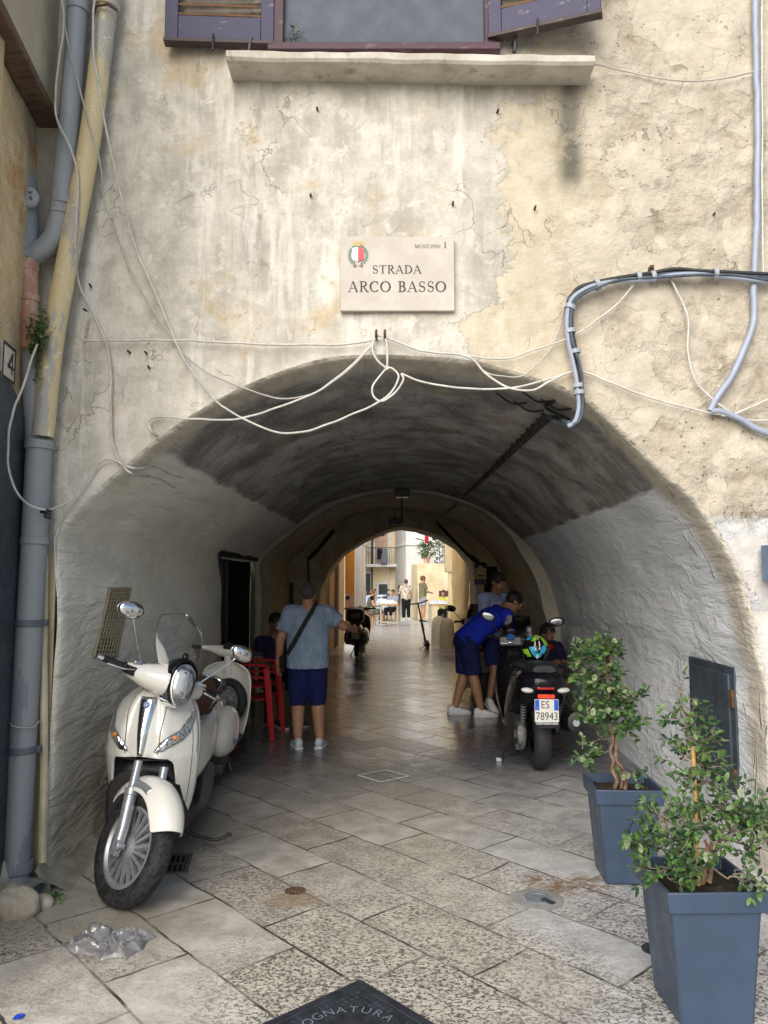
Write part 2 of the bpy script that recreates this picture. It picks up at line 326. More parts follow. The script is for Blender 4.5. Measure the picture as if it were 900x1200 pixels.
def vault_mat():
    a = Mat('painted vault plaster', .85, spec=.3); p = a.pos(); x, y, z = a.xyz(p)
    pq = a.map(p, sc=(1, .38, 1)); n1 = a.noise(p, 1.5, 5, .6); n2 = a.noise(pq, 5, 6, .65); n3 = a.noise(pq, 16, 5, .65)
    arc = a.noise(a.map(p, sc=(.9, .85, .9)), 2.6, 7, .68, .4)
    left = a.mix(a.step(n2, .3, .7), (.74, .71, .62), (.86, .835, .75)); right = a.mix(a.step(n2, .3, .7), (.72, .755, .80), (.82, .85, .90))  # right wall tinted blue, sky light put into its colour
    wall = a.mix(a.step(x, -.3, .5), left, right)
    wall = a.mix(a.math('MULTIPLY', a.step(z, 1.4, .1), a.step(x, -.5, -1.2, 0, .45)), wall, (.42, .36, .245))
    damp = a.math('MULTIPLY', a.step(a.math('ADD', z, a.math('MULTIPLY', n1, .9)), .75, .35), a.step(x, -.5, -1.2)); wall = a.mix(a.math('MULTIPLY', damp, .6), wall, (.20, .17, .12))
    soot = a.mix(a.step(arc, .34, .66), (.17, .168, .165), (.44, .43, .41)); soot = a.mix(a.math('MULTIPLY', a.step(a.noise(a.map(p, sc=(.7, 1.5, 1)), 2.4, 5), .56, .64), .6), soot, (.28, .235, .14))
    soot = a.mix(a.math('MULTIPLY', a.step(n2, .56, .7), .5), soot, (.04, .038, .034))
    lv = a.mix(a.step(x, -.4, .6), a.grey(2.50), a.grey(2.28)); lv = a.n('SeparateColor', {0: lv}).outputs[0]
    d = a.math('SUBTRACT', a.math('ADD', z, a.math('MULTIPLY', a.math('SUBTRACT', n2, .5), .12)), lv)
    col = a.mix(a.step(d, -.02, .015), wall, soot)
    # unpainted stone rim of the arch
    rim = a.step(a.math('ADD', y, a.math('MULTIPLY', a.math('SUBTRACT', n1, .5), .5)), 4.86, 4.68); rim = a.math('MULTIPLY', rim, a.math('MAXIMUM', a.step(z, 2.2, 2.5), a.step(x, 1.0, 1.4)))
    tan = a.mix(a.step(n2, .35, .65), (.52, .475, .39), (.68, .63, .53)); col = a.mix(a.math('MULTIPLY', rim, .9), col, tan)
    # inner chamber is bare and brownish
    col = a.mix(a.step(y, 10.98, 11.05), col, a.mix(a.step(n2, .3, .7), (.55, .485, .36), (.72, .66, .52)))
    fl = a.math('MULTIPLY', a.step(a.noise(p, 9, 6, .7), .62, .68), a.step(y, 12, 9)); col = a.mix(a.math('MULTIPLY', fl, .5), col, (.60, .58, .52))
    a.colour(col)
    dg = a.map(p, rot=(R(40), 0, 0)); ri = a.noise(a.map(a.map(p, sc=(1, .26, 1.1)), rot=(R(18), 0, 0)), 6.5, 5, .58, .5)
    dr = a.math('MULTIPLY', a.step(a.noise(a.map(p, sc=(1, 2.2, .55), rot=(R(14), 0, 0)), 5, 3, .5, 1.2), .6, .72), a.step(x, .8, 1.4))
    h = a.math('ADD', a.math('MULTIPLY', ri, a.step(x, .6, -.6, 1.5, 2.1)), a.math('MULTIPLY', n3, .35)); h = a.math('ADD', h, a.math('MULTIPLY', arc, .3)); h = a.math('ADD', h, a.math('MULTIPLY', dr, .5)); h = a.math('ADD', h, a.math('MULTIPLY', a.step(d, -.02, .015), -.3))
    a.normal(a.bump(h, .9, .04)); return a.m

def plaster(name, c0, c1, rough=.9, sc=3, bump=.5, dark=(.2, .17, .12), amt=.35, bd=.012, vert=1.0):
    a = Mat(name, rough, spec=.25); p = a.pos(); n1 = a.noise(a.map(p, sc=(1, 1, vert)), sc, 7, .66); n2 = a.noise(p, sc*5, 6, .68)
    col = a.mix(a.step(n1, .3, .7), c0, c1); col = a.mix(a.math('MULTIPLY', a.step(a.noise(a.map(p, sc=(1, 1, .4)), sc*1.7, 6, .7), .52, .72), amt), col, dark)
    a.colour(col); a.normal(a.bump(a.math('ADD', n1, a.math('MULTIPLY', n2, .6)), bump, bd)); return a.m
def side_mat():
    a = Mat('ochre side wall', .92, spec=.2); p = a.pos(); x, y, z = a.xyz(p); n1 = a.noise(p, 2.3, 6, .65); n2 = a.noise(p, 9, 6, .7); n3 = a.noise(p, 30, 4, .6)
    col = a.mix(a.step(n2, .3, .7), (.54, .41, .23), (.70, .58, .38)); col = a.mix(a.step(a.math('ADD', z, a.math('MULTIPLY', n1, 1.2)), 4.75, 5.1), col, (.40, .36, .25))
    col = a.mix(a.math('MULTIPLY', a.step(n1, .5, .62), a.step(z, 4.6, 4.2)), col, (.50, .31, .14)); col = a.mix(a.math('MULTIPLY', a.step(a.voro(p, 26), .22, .1), a.math('MULTIPLY', a.step(n1, .4, .5), .7)), col, (.11, .08, .045))
    a.colour(col); a.normal(a.bump(a.math('ADD', a.math('ADD', n1, n2), a.math('MULTIPLY', n3, .3)), .8, .022)); return a.m
def pipe_mat(name, base, flake, lo=.45, hi=.6, sc=6, white=False):
    a = Mat(name, .55); p = a.pos(); v = a.map(p, sc=(1, 1, .3)); f = a.noise(v, sc, 6, .7)
    col = a.mix(a.step(f, lo, lo+.03), base, flake); col = a.mix(a.math('MULTIPLY', a.step(a.noise(p, 22, 5, .7), .6, .66), .8 if white else .25), col, (.74, .72, .66) if white else (.25, .22, .18))
    a.colour(col); a.normal(a.bump(f, .35, .006)); return a.m
def wood_paint(name, paint, bare, lo=.5, rough=.65):
    a = Mat(name, rough); p = a.obj(); f = a.noise(a.map(p, sc=(.25, 1, 1)), 26, 6, .7)
    col = a.mix(a.step(f, lo, lo+.12), paint, bare); a.colour(col); a.normal(a.bump(f, .4, .004)); return a.m

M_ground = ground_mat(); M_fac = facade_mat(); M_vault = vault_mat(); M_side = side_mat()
M_grey = pipe_mat('grey drainpipe plastic', (.27, .30, .33), (.31, .335, .365), sc=3)
M_lowpipe = pipe_mat('scuffed grey pipe', (.20, .22, .25), (.27, .29, .31), sc=4)
M_yellow = pipe_mat('flaking yellow pipe paint', (.62, .52, .30), (.42, .40, .35), .52, sc=5, white=True)
M_pink = pipe_mat('terracotta pipe plastic', (.50, .26, .18), (.60, .40, .31), sc=3)
M_cable = mat('white cable sheath', (.55, .535, .49), .5, var=.14, scale=16, dirt=.25); M_gcable = mat('grey conduit', (.30, .34, .43), .45, var=.08)
M_dcable = mat('dark cable bundle', (.055, .075, .10), .5, var=.4, scale=20); M_thin = mat('thin dusty wire', (.42, .40, .36), .6)
M_blackm = mat('black metal', (.02, .02, .02), .5); M_rust = mat('rusted iron', (.10, .055, .03), .8, var=.5, scale=30, bump=.5)
M_sill = plaster('sill stone', (.44, .41, .34), (.62, .59, .52), sc=5, dark=(.16, .145, .11), amt=.6)
M_shut = wood_paint('worn violet shutter paint', (.042, .040, .085), (.20, .18, .17), .58); M_slat = wood_paint('bare brown slats', (.30, .16, .075), (.14, .09, .055), .5)
M_frame = wood_paint('purple red window frame', (.065, .028, .042), (.13, .09, .10), .55); M_shutb = wood_paint('dark shutter edge', (.05, .035, .035), (.16, .10, .08), .55)
M_screen = mat('grey insect screen', (.075, .09, .115), .7, var=.03, scale=3, bump=.3, bscale=300)
M_marble = plaster('travertine slab', (.46, .42, .37), (.54, .50, .45), .6, 5, .1, (.46, .39, .31), .35, .003); M_ink = mat('engraved black letters', (.025, .022, .022), .6)
M_dark = mat('deep dark interior', (.006, .006, .006), .95); M_dgreen = wood_paint('dark green door paint', (.012, .028, .022), (.05, .055, .045), .58)
M_slate = mat('slate blue door paint', (.035, .05, .065), .45, var=.25, scale=6, dirt=.3); M_panel = mat('dark blue grey metal panel', (.045, .062, .08), .42, var=.25, scale=5, dirt=.35)
M_beam = wood_paint('old timber beam', (.12, .075, .05), (.05, .035, .025), .5)

# ---------------------------------------------------------------- ground
mb = MB()
xs = [-400, -60, -20, -8]+[-6+.5*i for i in range(25)]+[8, 20, 60, 400]; ys = [-400, -60, -15, -4]+[0+.5*i for i in range(81)]+[60, 120, 400]
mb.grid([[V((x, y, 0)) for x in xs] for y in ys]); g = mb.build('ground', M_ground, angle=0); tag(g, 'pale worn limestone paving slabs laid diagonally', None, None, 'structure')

# ---------------------------------------------------------------- arched house
house = thing('arched_house', 'weathered plastered house pierced by a wide low vaulted passage', 'house', (0, FY, 0))
H0 = V((0, FY, 0))
def hb(mb, name, mats, parent=None, **k):       # build a part of the house from world coordinates
    off = H0 if parent is None else V(parent.get('_w', (0, 0, 0)))
    mb.xf(MX.Translation(-H0) if parent is None else MX.Identity(4)); return mb.build(name, mats, parent or house, **k)
PX = [(58, 1036), (57, 960), (57, 880), (57, 800), (58, 700), (65, 627), (86, 600), (110, 578), (145, 549), (180, 520), (210, 499), (240, 480), (270, 464), (300, 450), (335, 437), (370, 428), (410, 422), (450, 420), (490, 421), (530, 425), (565, 431), (600, 440), (645, 455), (690, 476), (722, 502), (752, 532), (785, 562), (815, 592), (834, 620), (852, 650), (867, 685), (878, 725), (886, 765), (890, 800), (891, 880), (891, 960), (891, 1040)]
PR = [P(x, y, FY) for x, y in PX]
PR = [V((p.x, max(p.z, 0))) for p in PR]; PR[0].y = 0; PR[-1].y = 0
for i in range(5): PR[i].x = -1.895
for i in range(33, 37): PR[i].x = 2.205
def resample(pts, n):
    L = [0]
    for a, b in zip(pts, pts[1:]): L.append(L[-1]+(b-a).length)
    return [V((interp(L[-1]*i/n, [(l, p.x) for l, p in zip(L, pts)]), interp(L[-1]*i/n, [(l, p.y) for l, p in zip(L, pts)]))) for i in range(n+1)]
PR = resample(PR, 150); XL, XR = -1.895, 2.205; CX = .12
def prof(Y, grow=0.0):                     # vault section at depth Y
    t = max(0, min(1, (Y-FY)/6.5)); out = []
    for p in PR:
        x = lerp(p.x, lerp(-1.80, 2.50, (p.x-XL)/(XR-XL)), t); d = V((p.x-CX, max(p.y-1.1, 0)))
        d = d.normalized() if d.length > 1e-6 else V((1, 0))
        out.append(V((x+d.x*grow, p.y+d.y*grow)))
    return out
def wob(p, s=1.0): return nz(p, .9)*.035*s+nz(p, 2.7, 5)*.014*s+nz(p, 7, 9)*.005*s
def vrow(Y, grow=0.0, s=1.0):
    row = []
    for p in prof(Y, grow):
        d = V((p.x-.25, 0, max(p.y-1.1, 0))); d = d.normalized() if d.length > 1e-6 else V((1, 0, 0))
        q = V((p.x, Y, p.y)); k = wob(q, s)*min(1, q.z/.15+.0); row.append(q+d*k)
    return row
# street front with the arch cut out of it
edge = vrow(FY, .022); ztop = 5.9
cols = [(-2.35, 0.0), (-2.1, 0.0), (-2.02, 0.0), (-1.97, 0.0)]
top = {}
for q in edge:
    k = round(max(edge[0].x, min(edge[-1].x, q.x)), 4)
    if k not in top or q.z > top[k]: top[k] = q.z
mid = sorted(top.items()); mid = [m for i, m in enumerate(mid) if i == 0 or m[0]-mid[i-1][0] > .004]
def relief(x, z):
    p = V((x, 0, z)); r = max(0, min(1, (x-.75+nz(p, 1.1)*.5)/.5))
    d = nz(p, .7)*.02+nz(p, 2.3, 3)*.008*(1+r)+r*(nz(p, 4.5, 8)*.016+abs(nz(p, 9, 2))*.014-abs(nz(p, 2.6, 4))*.022)
    if x > 1.5: d += .045*max(0, min(1, (2.09-z+nz(p, 5)*.012)/.018))*max(0, min(1, (x-1.5)/.15))
    return d
mb = MB(); NZ = 120
def strip(colsz):
    mb.grid([[V((x, FY+relief(x, lerp(z0, ztop, j/NZ))*min(1, (lerp(z0, ztop, j/NZ)-z0)/.05+.15), lerp(z0, ztop, j/NZ))) for j in range(NZ+1)] for x, z0 in colsz])
xa, xb = mid[0][0], mid[-1][0]
strip([(-2.35, 0), (-2.15, 0), (-2.05, 0), (-1.98, 0), (xa, 0)])
core = [(x, z) for x, z in mid]
dense = []
for (x0, z0), (x1, z1) in zip(core, core[1:]):
    k = max(1, int((x1-x0)/.03)); dense += [(lerp(x0, x1, i/k), lerp(z0, z1, i/k)) for i in range(k)]
dense.append(core[-1]); strip(dense)
strip([(xb, 0)]+[(xb+.04*i, 0) for i in range(1, 20)])
# unseen rest of the block: low sides, roof sloped to let sun through
mb.box((-4.2, FY+.1, 2.95), (3.7, .16, 5.9)); mb.box((4.5, FY+.1, 2.95), (3.1, .16, 5.9)); mb.prism([(4.7, 5.7), (17.3, 3.45), (17.3, 3.3), (4.7, 5.55)], (-6.2, 0, 0), (0, 1, 0), (0, 0, 1), (12.4, 0, 0)); mb.box((-6.1, 10.85, 1.65), (.2, 12.5, 3.3)); mb.box((6.1, 10.85, 1.65), (.2, 12.5, 3.3))
hb(mb, 'street_front', M_fac)
# vault
mb = MB(); ysv = [FY, FY+.012, FY+.035]+[FY+.12+.1*i for i in range(64)]; ysv = [y for y in ysv if y < 11.0]+[11.0]
rows = [vrow(FY, .022), vrow(FY+.012, .008)]+[vrow(y) for y in ysv[2:]]
m = len(rows[0]); vs = [p for r in rows for p in r]; fs = []
for i in range(len(rows)-1):
    for j in range(m-1):
        c = (rows[i][j]+rows[i+1][j+1])*.5
        if 8.72 < c.y < 10.85 and c.z < 1.95 and c.x < -1: continue
        fs.append((i*m+j, i*m+j+1, (i+1)*m+j+1, (i+1)*m+j))
mb.add(vs, fs); VBV = BVHTree.FromPolygons([tuple(p) for p in vs], fs)
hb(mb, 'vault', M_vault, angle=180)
def hit(x, y, off=.01):                    # point on the vault seen at a photo pixel
    o = V((0, 0, EYE)); d = (P(x, y, 6)-o).normalized(); r = VBV.ray_cast(o, d)
    return r[0]-d*off if r[0] else P(x, y, 9)
# rib and inner chamber
mb = MB()
def rib_in(q, Y): return V((q.x, Y, q.z))
a_ = vrow(11.0); b_ = prof(11.0, -.05)
b2 = []
for p in b_:
    k = max(0, min(1, (2.35-p.y)/.25)) if p.x > 1 else 0
    b2.append(V((p.x-.13*k, p.y)))
mb.grid([a_, [V((p.x, 11.0, p.y)) for p in b2], [V((p.x, 11.35, p.y)) for p in b2], [V((p.x, 11.351, p.y)) for p in prof(11.35, .16)]])
hb(mb, 'rib_arch', plaster('pale rib plaster', (.40, .37, .31), (.52, .49, .42), sc=3, amt=.3), angle=50)
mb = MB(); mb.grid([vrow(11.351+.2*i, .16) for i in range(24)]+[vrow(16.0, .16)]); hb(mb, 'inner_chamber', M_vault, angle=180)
# far arch: wall facing us, soffit, outside face
FP = [(373, 800), (373, 760), (373, 712), (376, 690), (386, 668), (402, 648), (428, 632), (456, 620), (470, 617), (492, 620), (518, 629), (540, 642), (554, 660), (558, 685), (558, 720), (558, 780)]
fp = [P(x, y, 16.0) for x, y in FP]; fp = [V((p.x, max(0, p.z))) for p in fp]; fp[0].y = fp[-1].y = 0; fp[1].x = fp[0].x = fp[2].x; fp[-1].x = fp[-2].x = fp[-3].x; fp = resample(fp, 70)
def ring_wall(mb, Y, x0, x1, z1, pr):
    c = V((.32, 1.2)); outer = []
    for p in pr:
        d = p-c
        if p.y < 1.2: outer.append(V((x0 if d.x < 0 else x1, p.y))); continue
        k = min((x1-c.x)/d.x if d.x > 1e-6 else 1e9, (x0-c.x)/d.x if d.x < -1e-6 else 1e9, (z1-c.y)/d.y if d.y > 1e-6 else 1e9); outer.append(c+d*k)
    mb.grid([[V((lerp(p.x, q.x, t/6), Y+nz((lerp(p.x, q.x, t/6), Y, lerp(p.y, q.y, t/6)), 2)*.02*min(1, t), lerp(p.y, q.y, t/6))) for p, q in zip(pr, outer)] for t in range(7)])
mb = MB(); ring_wall(mb, 16.0, -2.9, 3.4, 3.6, fp); mb.grid([[V((p.x, y, p.y)) for p in fp] for y in (16.0, 16.4, 16.8, 17.2)]); ring_wall(mb, 17.2, -6.1, 6.1, 3.4, fp)
hb(mb, 'far_arch', plaster('old tan plaster', (.50, .43, .31), (.68, .61, .47), sc=3, amt=.4), angle=60)
# doorway in the left wall
mb = MB(); mb.box((-2.9, 9.8, 1.0), (.05, 2.6, 2.2)); mb.box((-2.4, 9.8, 2.0), (1.2, 2.4, .06)); mb.box((-2.4, 8.66, 1.0), (1.0, .06, 2.0)); mb.box((-2.4, 10.92, 1.0), (1.0, .06, 2.0)); hb(mb, 'doorway_recess', M_dark)  # recess coloured near black, its unlit dark put into the material
mb = MB(); mb.box((-1.99, 9.06, .97), (.05, .68, 1.9))
for z in (.35, .98, 1.6): mb.box((-1.955, 9.06, z), (.02, .5, .46))
mb.box((-1.95, 9.44, .98), (.07, .07, 1.95)); mb.box((-1.9, 8.73, .98), (.1, .06, 1.97)); d = hb(mb, 'door', M_dgreen, bevel=.006)
mb = MB(); mb.tube([(-1.93, 9.34, 1.0), (-1.88, 9.34, 1.0), (-1.88, 9.25, 1.0)], .012); hb(mb, 'door_handle', M_rust)
# flat black panel painted as a dark opening right of the far arch, conduit and boxes on the end wall
mb = MB(); a = P(567, 664, 15.96); b = P(584, 760, 15.96); mb.box(((a.x+b.x)/2, 15.97, a.z/2), (b.x-a.x, .03, a.z)); hb(mb, 'doorway_dark_panel', M_dark)
mb = MB(); mb.tube([P(361, 656, 15.9), P(372, 645, 15.9), P(392, 621, 15.85)], .045, 6); mb.tube([P(361, 656, 15.9), P(362, 690, 15.93)], .02, 6); hb(mb, 'conduit', mat('dark brown conduit', (.05, .035, .025), .7))
mb = MB(); a = P(320, 672, 15.9); mb.box(a, (.11, .1, .33)); hb(mb, 'meter_box', M_blackm, bevel=.01)
mb = MB(); a = P(336, 697, 15.95); mb.box(a, (.28, .04, .5)); hb(mb, 'wall_hatch', mat('brown hatch', (.09, .065, .04), .7), bevel=.008)
# ceiling conduit along the vault
pts = []
for i in range(13):
    t = i/12; x = lerp(641, 566, t); y = lerp(489, 561, t); pts.append(hit(x, y, .05))
pts += [P(540, 585, 11.2), P(524, 600, 13.0), P(511, 611, 15.9)]
mb = MB(); mb.tube(smooth_pts(pts, 5), [.035, .03, .026, .022], 7)
for i in range(0, 12): mb.tube([pts[i]+V((-.035, 0, .03)), pts[i]+V((0, 0, -.035)), pts[i]+V((.035, 0, .03))], .009, 5)
hb(mb, 'ceiling_conduit', mat('grimy ceiling conduit', (.03, .026, .022), .75, var=.5, scale=20, bump=.6))
mb = MB(); mb.tube(smooth_pts([hit(648, 490, .04), hit(655, 487, .03), hit(668, 492, .03), hit(640, 478, .03), hit(650, 470, .03)], 5), .012, 6)
for q in ((600, 470), (620, 479), (630, 468), (652, 477)): mb.tube(smooth_pts([hit(q[0]-18, q[1]-9, .015), hit(q[0], q[1]+3, .03), hit(q[0]+17, q[1]+2, .015)], 4), .006, 5)
hb(mb, 'loose_wires', M_blackm)
mb = MB(); mb.tube(smooth_pts([P(511, 611, 15.85), P(535, 637, 15.85), P(556, 657, 15.85), P(570, 663, 15.9)], 6), .035, 6); hb(mb, 'arch_cable', M_blackm)
# vent grille on the left wall
c4 = [hit(127, 691, .006), hit(151, 690, .006), hit(135, 769, .006), hit(108, 769, .006)]
mb = MB(); nn = (c4[1]-c4[0]).cross(c4[3]-c4[0]).normalized(); nn = nn if nn.x > 0 else -nn
mb.add(c4, [(0, 1, 2, 3)])
vg = hb(mb, 'vent', mat('vent dark', (.05, .045, .035), .8), angle=0)
mb = MB()
for i in range(17):
    t = (i+.5)/17; a = c4[0].lerp(c4[3], t); b = c4[1].lerp(c4[2], t); mb.tube([a+nn*.012, b+nn*.012], .0095, 4)
for a, b in ((0, 1), (1, 2), (2, 3), (3, 0)): mb.tube([c4[a]+nn*.008, c4[b]+nn*.008], .013, 4)
for k in range(1, 8): mb.tube([c4[0].lerp(c4[1], k/8)+nn*.02, c4[3].lerp(c4[2], k/8)+nn*.02], .004, 4)
mb.xf(MX.Translation(-H0)); mb.build('grille', mat('beige vent slats', (.30, .26, .17), .7), vg)
# steel access panel on the right wall
a = hit(803, 768, .0); xw = a.x-.03
mb = MB(); y0, y1, z0, z1 = 4.93, 5.66, .36, 1.15
mb.box((xw+.04, (y0+y1)/2, (z0+z1)/2), (.10, y1-y0, z1-z0)); mb.box((xw-.015, (y0+y1)/2, (z0+z1)/2), (.02, y1-y0-.12, z1-z0-.1)); pn = hb(mb, 'access_panel', M_panel, bevel=.005)
for z in (.46, .95):
    mb = MB(); mb.box((xw-.018, y0+.03, z), (.02, .05, .11)); mb.xf(MX.Translation(-H0)); mb.build('hinge', M_rust, pn, bevel=.003)
# window, sill and shutters
mb = MB(); p0, p1 = P(265, 62, 4.3), P(697, 62, 4.3)
sec = [(4.55, 4.775), (4.31, 4.775), (4.295, 4.79), (4.29, 4.825), (4.31, 4.84), (4.55, 4.85)]
mb.loft([[V((lerp(p0.x, p1.x, i/24), y+nz((i*.4, y*9, z*9), 1)*.012, z+nz((i*.5, z*8, 2), 1)*.008-.03*(i/24))) for y, z in sec] for i in range(25)]); hb(mb, 'window_sill', M_sill, angle=30)
wz = 4.985; wx0, wx1 = P(323, 50, 4.56).x, P(577, 50, 4.56).x
mb = MB(); mb.box(((wx0+wx1)/2, 4.50, wz-.03), (wx1-wx0+.06, .16, .05)); mb.box((wx0+.03, 4.49, 5.6), (.07, .1, 1.3)); mb.box((wx1-.03, 4.49, 5.6), (.07, .1, 1.3)); mb.box(((wx0+wx1)/2, 4.49, 6.2), (wx1-wx0, .1, .07)); wf = hb(mb, 'window', M_frame, bevel=.006)
mb = MB(); mb.add([V((x, 4.478, z))-H0 for x, z in ((wx0+.06, wz), (wx1-.06, wz), (wx1-.06, 6.2), (wx0+.06, 6.2))], [(0, 1, 2, 3)]); mb.build('pane', M_screen, wf, angle=0)
def shutter(a, b, label):
    a, b = V(a), V(b); X = (b-a); L = X.length; X.normalize(); N = V((X.y, -X.x, 0)); Z = V((0, 0, 1)); Q = MX((X, N, Z)).transposed().to_4x4(); Q.translation = a
    mb = MB(); h = 1.5; t = .042
    for c, d in (((.04, 0, h/2), (.08, t, h)), ((L-.04, 0, h/2), (.08, t, h)), ((L/2, 0, .075), (L-.16, t*.9, .15)), ((L/2, 0, h-.05), (L-.16, t*.9, .1))): mb.box(c, d)
    mb.xf(MX.Translation(-H0) @ Q); sh = mb.build('shutter', M_shut, house, bevel=.004); tag(sh, label)
    mb = MB()
    for i in range(20): mb.box((L/2, 0, .175+.062*i), (L-.16, .05, .009), MX.Rotation(R(-38), 3, 'X'))
    mb.xf(MX.Translation(-H0) @ Q); mb.build('louvre_panel', M_slat, sh)
    mb = MB(); mb.box((L/2, 0, -.014), (L+.01, t+.02, .024)); mb.xf(MX.Translation(-H0) @ Q); mb.build('bottom_rail', M_shutb, sh, bevel=.003)
    mb = MB(); mb.tube([(L*.45, .03, -.02), (L*.45, .035, .02), (L*.45, .04, -.09)], .008); mb.xf(MX.Translation(-H0) @ Q); mb.build('latch', M_blackm, sh)
a = P(194, 48, 4.43); b = P(321, 47, 4.45); shutter((a.x, 4.42, a.z), (b.x, 4.45, a.z), 'violet shutter folded flat against the wall')
a = P(573, 43, 4.45); b = P(705, 21, 4.24); shutter((a.x, 4.45, a.z), (b.x, 4.24, a.z), 'violet shutter standing out from the wall')
for nm, x in (('shutter_dog', 294), ('shutter_dog', 604)):
    mb = MB(); p = P(x, 52, 4.42); mb.tube([p+V((0, .08, .05)), p+V((0, .0, .04)), p+V((-.01, -.01, -.06))], .012, 6); hb(mb, nm, M_blackm)
# small nails and iron stubs left in the plaster
M_nail = mat('rusty nail', (.06, .03, .02), .8)
for x, y in ((372, 129), (364, 230), (582, 131), (531, 239), (627, 244), (836, 252), (152, 413), (171, 414), (174, 431), (105, 335), (101, 364)):
    p = P(x, y, FY-.01); mb = MB(); mb.tube([p+V((.0, .04, 0)), p+V((random.uniform(-.01, .01), -.02, .004))], .007, 5); hb(mb, 'iron_nail', M_nail)
# long seam of render and thin pipe at the left jamb
mb = MB(); mb.tube([P(52, 650, 4.44), P(51, 760, 4.44), P(52, 900, 4.45), P(50, 1010, 4.45)], .022, 8); hb(mb, 'jamb_pipe', mat('cream painted pipe', (.56, .49, .34), .7, bump=.3))
# rough mortar at the wall foot
mb = MB()
rows = []
for i in range(26):
    t = i/25; x = lerp(-1.86, -1.9, t); y = lerp(4.38, 6.4, t); r = []
    for j in range(7):
        s = j/6; r.append(V((x-.06+.22*s*(1-.5*t)*(1+.5*nz((y, 3, 1), 3)), y, .10*(1-s)**1.7*(1+.5*nz((x+s, y, 0), 4))+.012*nz((s*2, y, 3), 9)*(1-s)-.004)))
    rows.append(r)
mb.grid(rows); hb(mb, 'mortar_skirting', plaster('rough mortar', (.24, .22, .175), (.42, .39, .33), sc=6, amt=.6))
# ---------------------------------------------------------------- house on the left, seen edge on
left = thing('side_house', 'ochre rendered side wall at the left edge with timber beam and slate blue door', 'house', (-2.0, 4.5, 0))
LW = MX.Translation(V((2.0, -4.5, 0)))
def lb(mb, name, mats, parent=None, **k): mb.xf(LW); return mb.build(name, mats, parent or left, **k)
A0, A1 = V((-2.14, 4.62, 0)), V((-2.02, 3.72, 0)); sdir = (A1-A0).normalized(); snr = V((sdir.y*-1, sdir.x, 0)); snr = snr if snr.x > 0 else -snr
def SW(t, z, o=0.0):                        # point on the side wall: t metres from the corner, height z
    return A0+sdir*t+V((0, 0, z))+snr*o
mb = MB(); rows = []
for i in range(31):
    t = 1.9*i/30; r = []
    for j in range(111):
        z = 6.4*j/110; p = SW(t, z); d = nz(p, 1.3)*.03+nz(p, 4, 3)*.014+nz(p, 9, 1)*.006; r.append(p+snr*d)
    rows.append(r)
mb.grid(rows); e = SW(1.9, 0); mb.box((e.x-2.02, e.y+.5, 3.2), (3.9, 1.0, 6.4)); lb(mb, 'wall', M_side)
mb = MB(); rows = [[SW(1.9*i/20-.1, 4.5+1.9*j/20, .095+.012*nz(SW(1.9*i/20, 4.5+1.9*j/20), 4)) for j in range(21)] for i in range(21)]; mb.grid(rows); mb.grid([[SW(1.9*i/20-.1, 4.5, .0), SW(1.9*i/20-.1, 4.5, .095)] for i in range(21)]); lb(mb, 'upper_wall', plaster('cream upper render', (.44, .40, .29), (.56, .51, .39), sc=4, amt=.4))
mb = MB(); z = 4.47
mb.add([SW(-.02, z, .0), SW(1.4, z, .0), SW(1.4, z, .13), SW(-.02, z, .13), SW(-.02, z+.055, .0), SW(1.4, z+.055, .0), SW(1.4, z+.055, .13), SW(-.02, z+.055, .13)], [(0,1,2,3), (4,7,6,5), (0,4,5,1), (1,5,6,2), (2,6,7,3), (3,7,4,0)])
lb(mb, 'timber_beam', M_beam, bevel=.008)
mb = MB(); out = [SW(.36+.62*(1-cos(PI*i/16))/2*1.0, 2.35+.40*sin(PI*i/16), .03) for i in range(17)]
out = [SW(.14, 0, .04), SW(.14, 2.3, .04)]+[SW(.14+.6-.6*cos(PI*i/14), 2.3+.5*sin(PI*i/14), .04) for i in range(1, 14)]+[SW(1.34, 2.3, .04), SW(1.34, 0, .04)]
mb.add(out, [tuple(range(len(out)))]); lb(mb, 'door', M_slate, angle=0, solid=.02)
# number plate on the side wall
zc = P(5, 430, 4.0).z
def onwall(px, py):                         # side wall point seen at a photo pixel
    o = V((0, 0, EYE)); d = P(px, py, 4)-o; k = (A0-o).dot(snr)/d.dot(snr); return o+d*k
q0, q1 = onwall(9, 410), onwall(8, 452); hgt = q0.z-q1.z; tb = (V((q0.x, q0.y, 0))-A0).dot(sdir)
pl = thing('house_number_plate', 'cream tile with black border and a black numeral on the ochre wall', 'number plate', SW(tb, (q0.z+q1.z)/2, .03))
Q = MX((sdir*-1, V((0, 0, 1)), snr)).transposed().to_4x4()
def plate_part(mb, name, m): mb.xf(Q); return mb.build(name, m, pl, angle=30)
W = hgt*.95
mb = MB(); mb.box((-W/2, 0, .006), (W, hgt, .012)); plate_part(mb, 'tile', mat('cream glazed tile', (.62, .60, .52), .3, var=.06))
mb = MB()
for c, d in (((-W/2, hgt/2-.008, .0135), (W, .016, .003)), ((-W/2, -hgt/2+.008, .0135), (W, .016, .003)), ((-.005, 0, .0135), (.012, hgt-.034, .003)), ((-W+.005, 0, .0135), (.012, hgt-.034, .003))): mb.box(c, d)
plate_part(mb, 'border', M_ink)
mb = MB(); w = .014
mb.box((-.045, -.005, .0135), (w, hgt*.5, .002)); mb.box((-.07, -.02, .0155), (.085, w, .002)); mb.box((-.078, .022, .0175), (.1, w, .002), MX.Rotation(R(52), 3, 'Z')); plate_part(mb, 'numeral', M_ink)

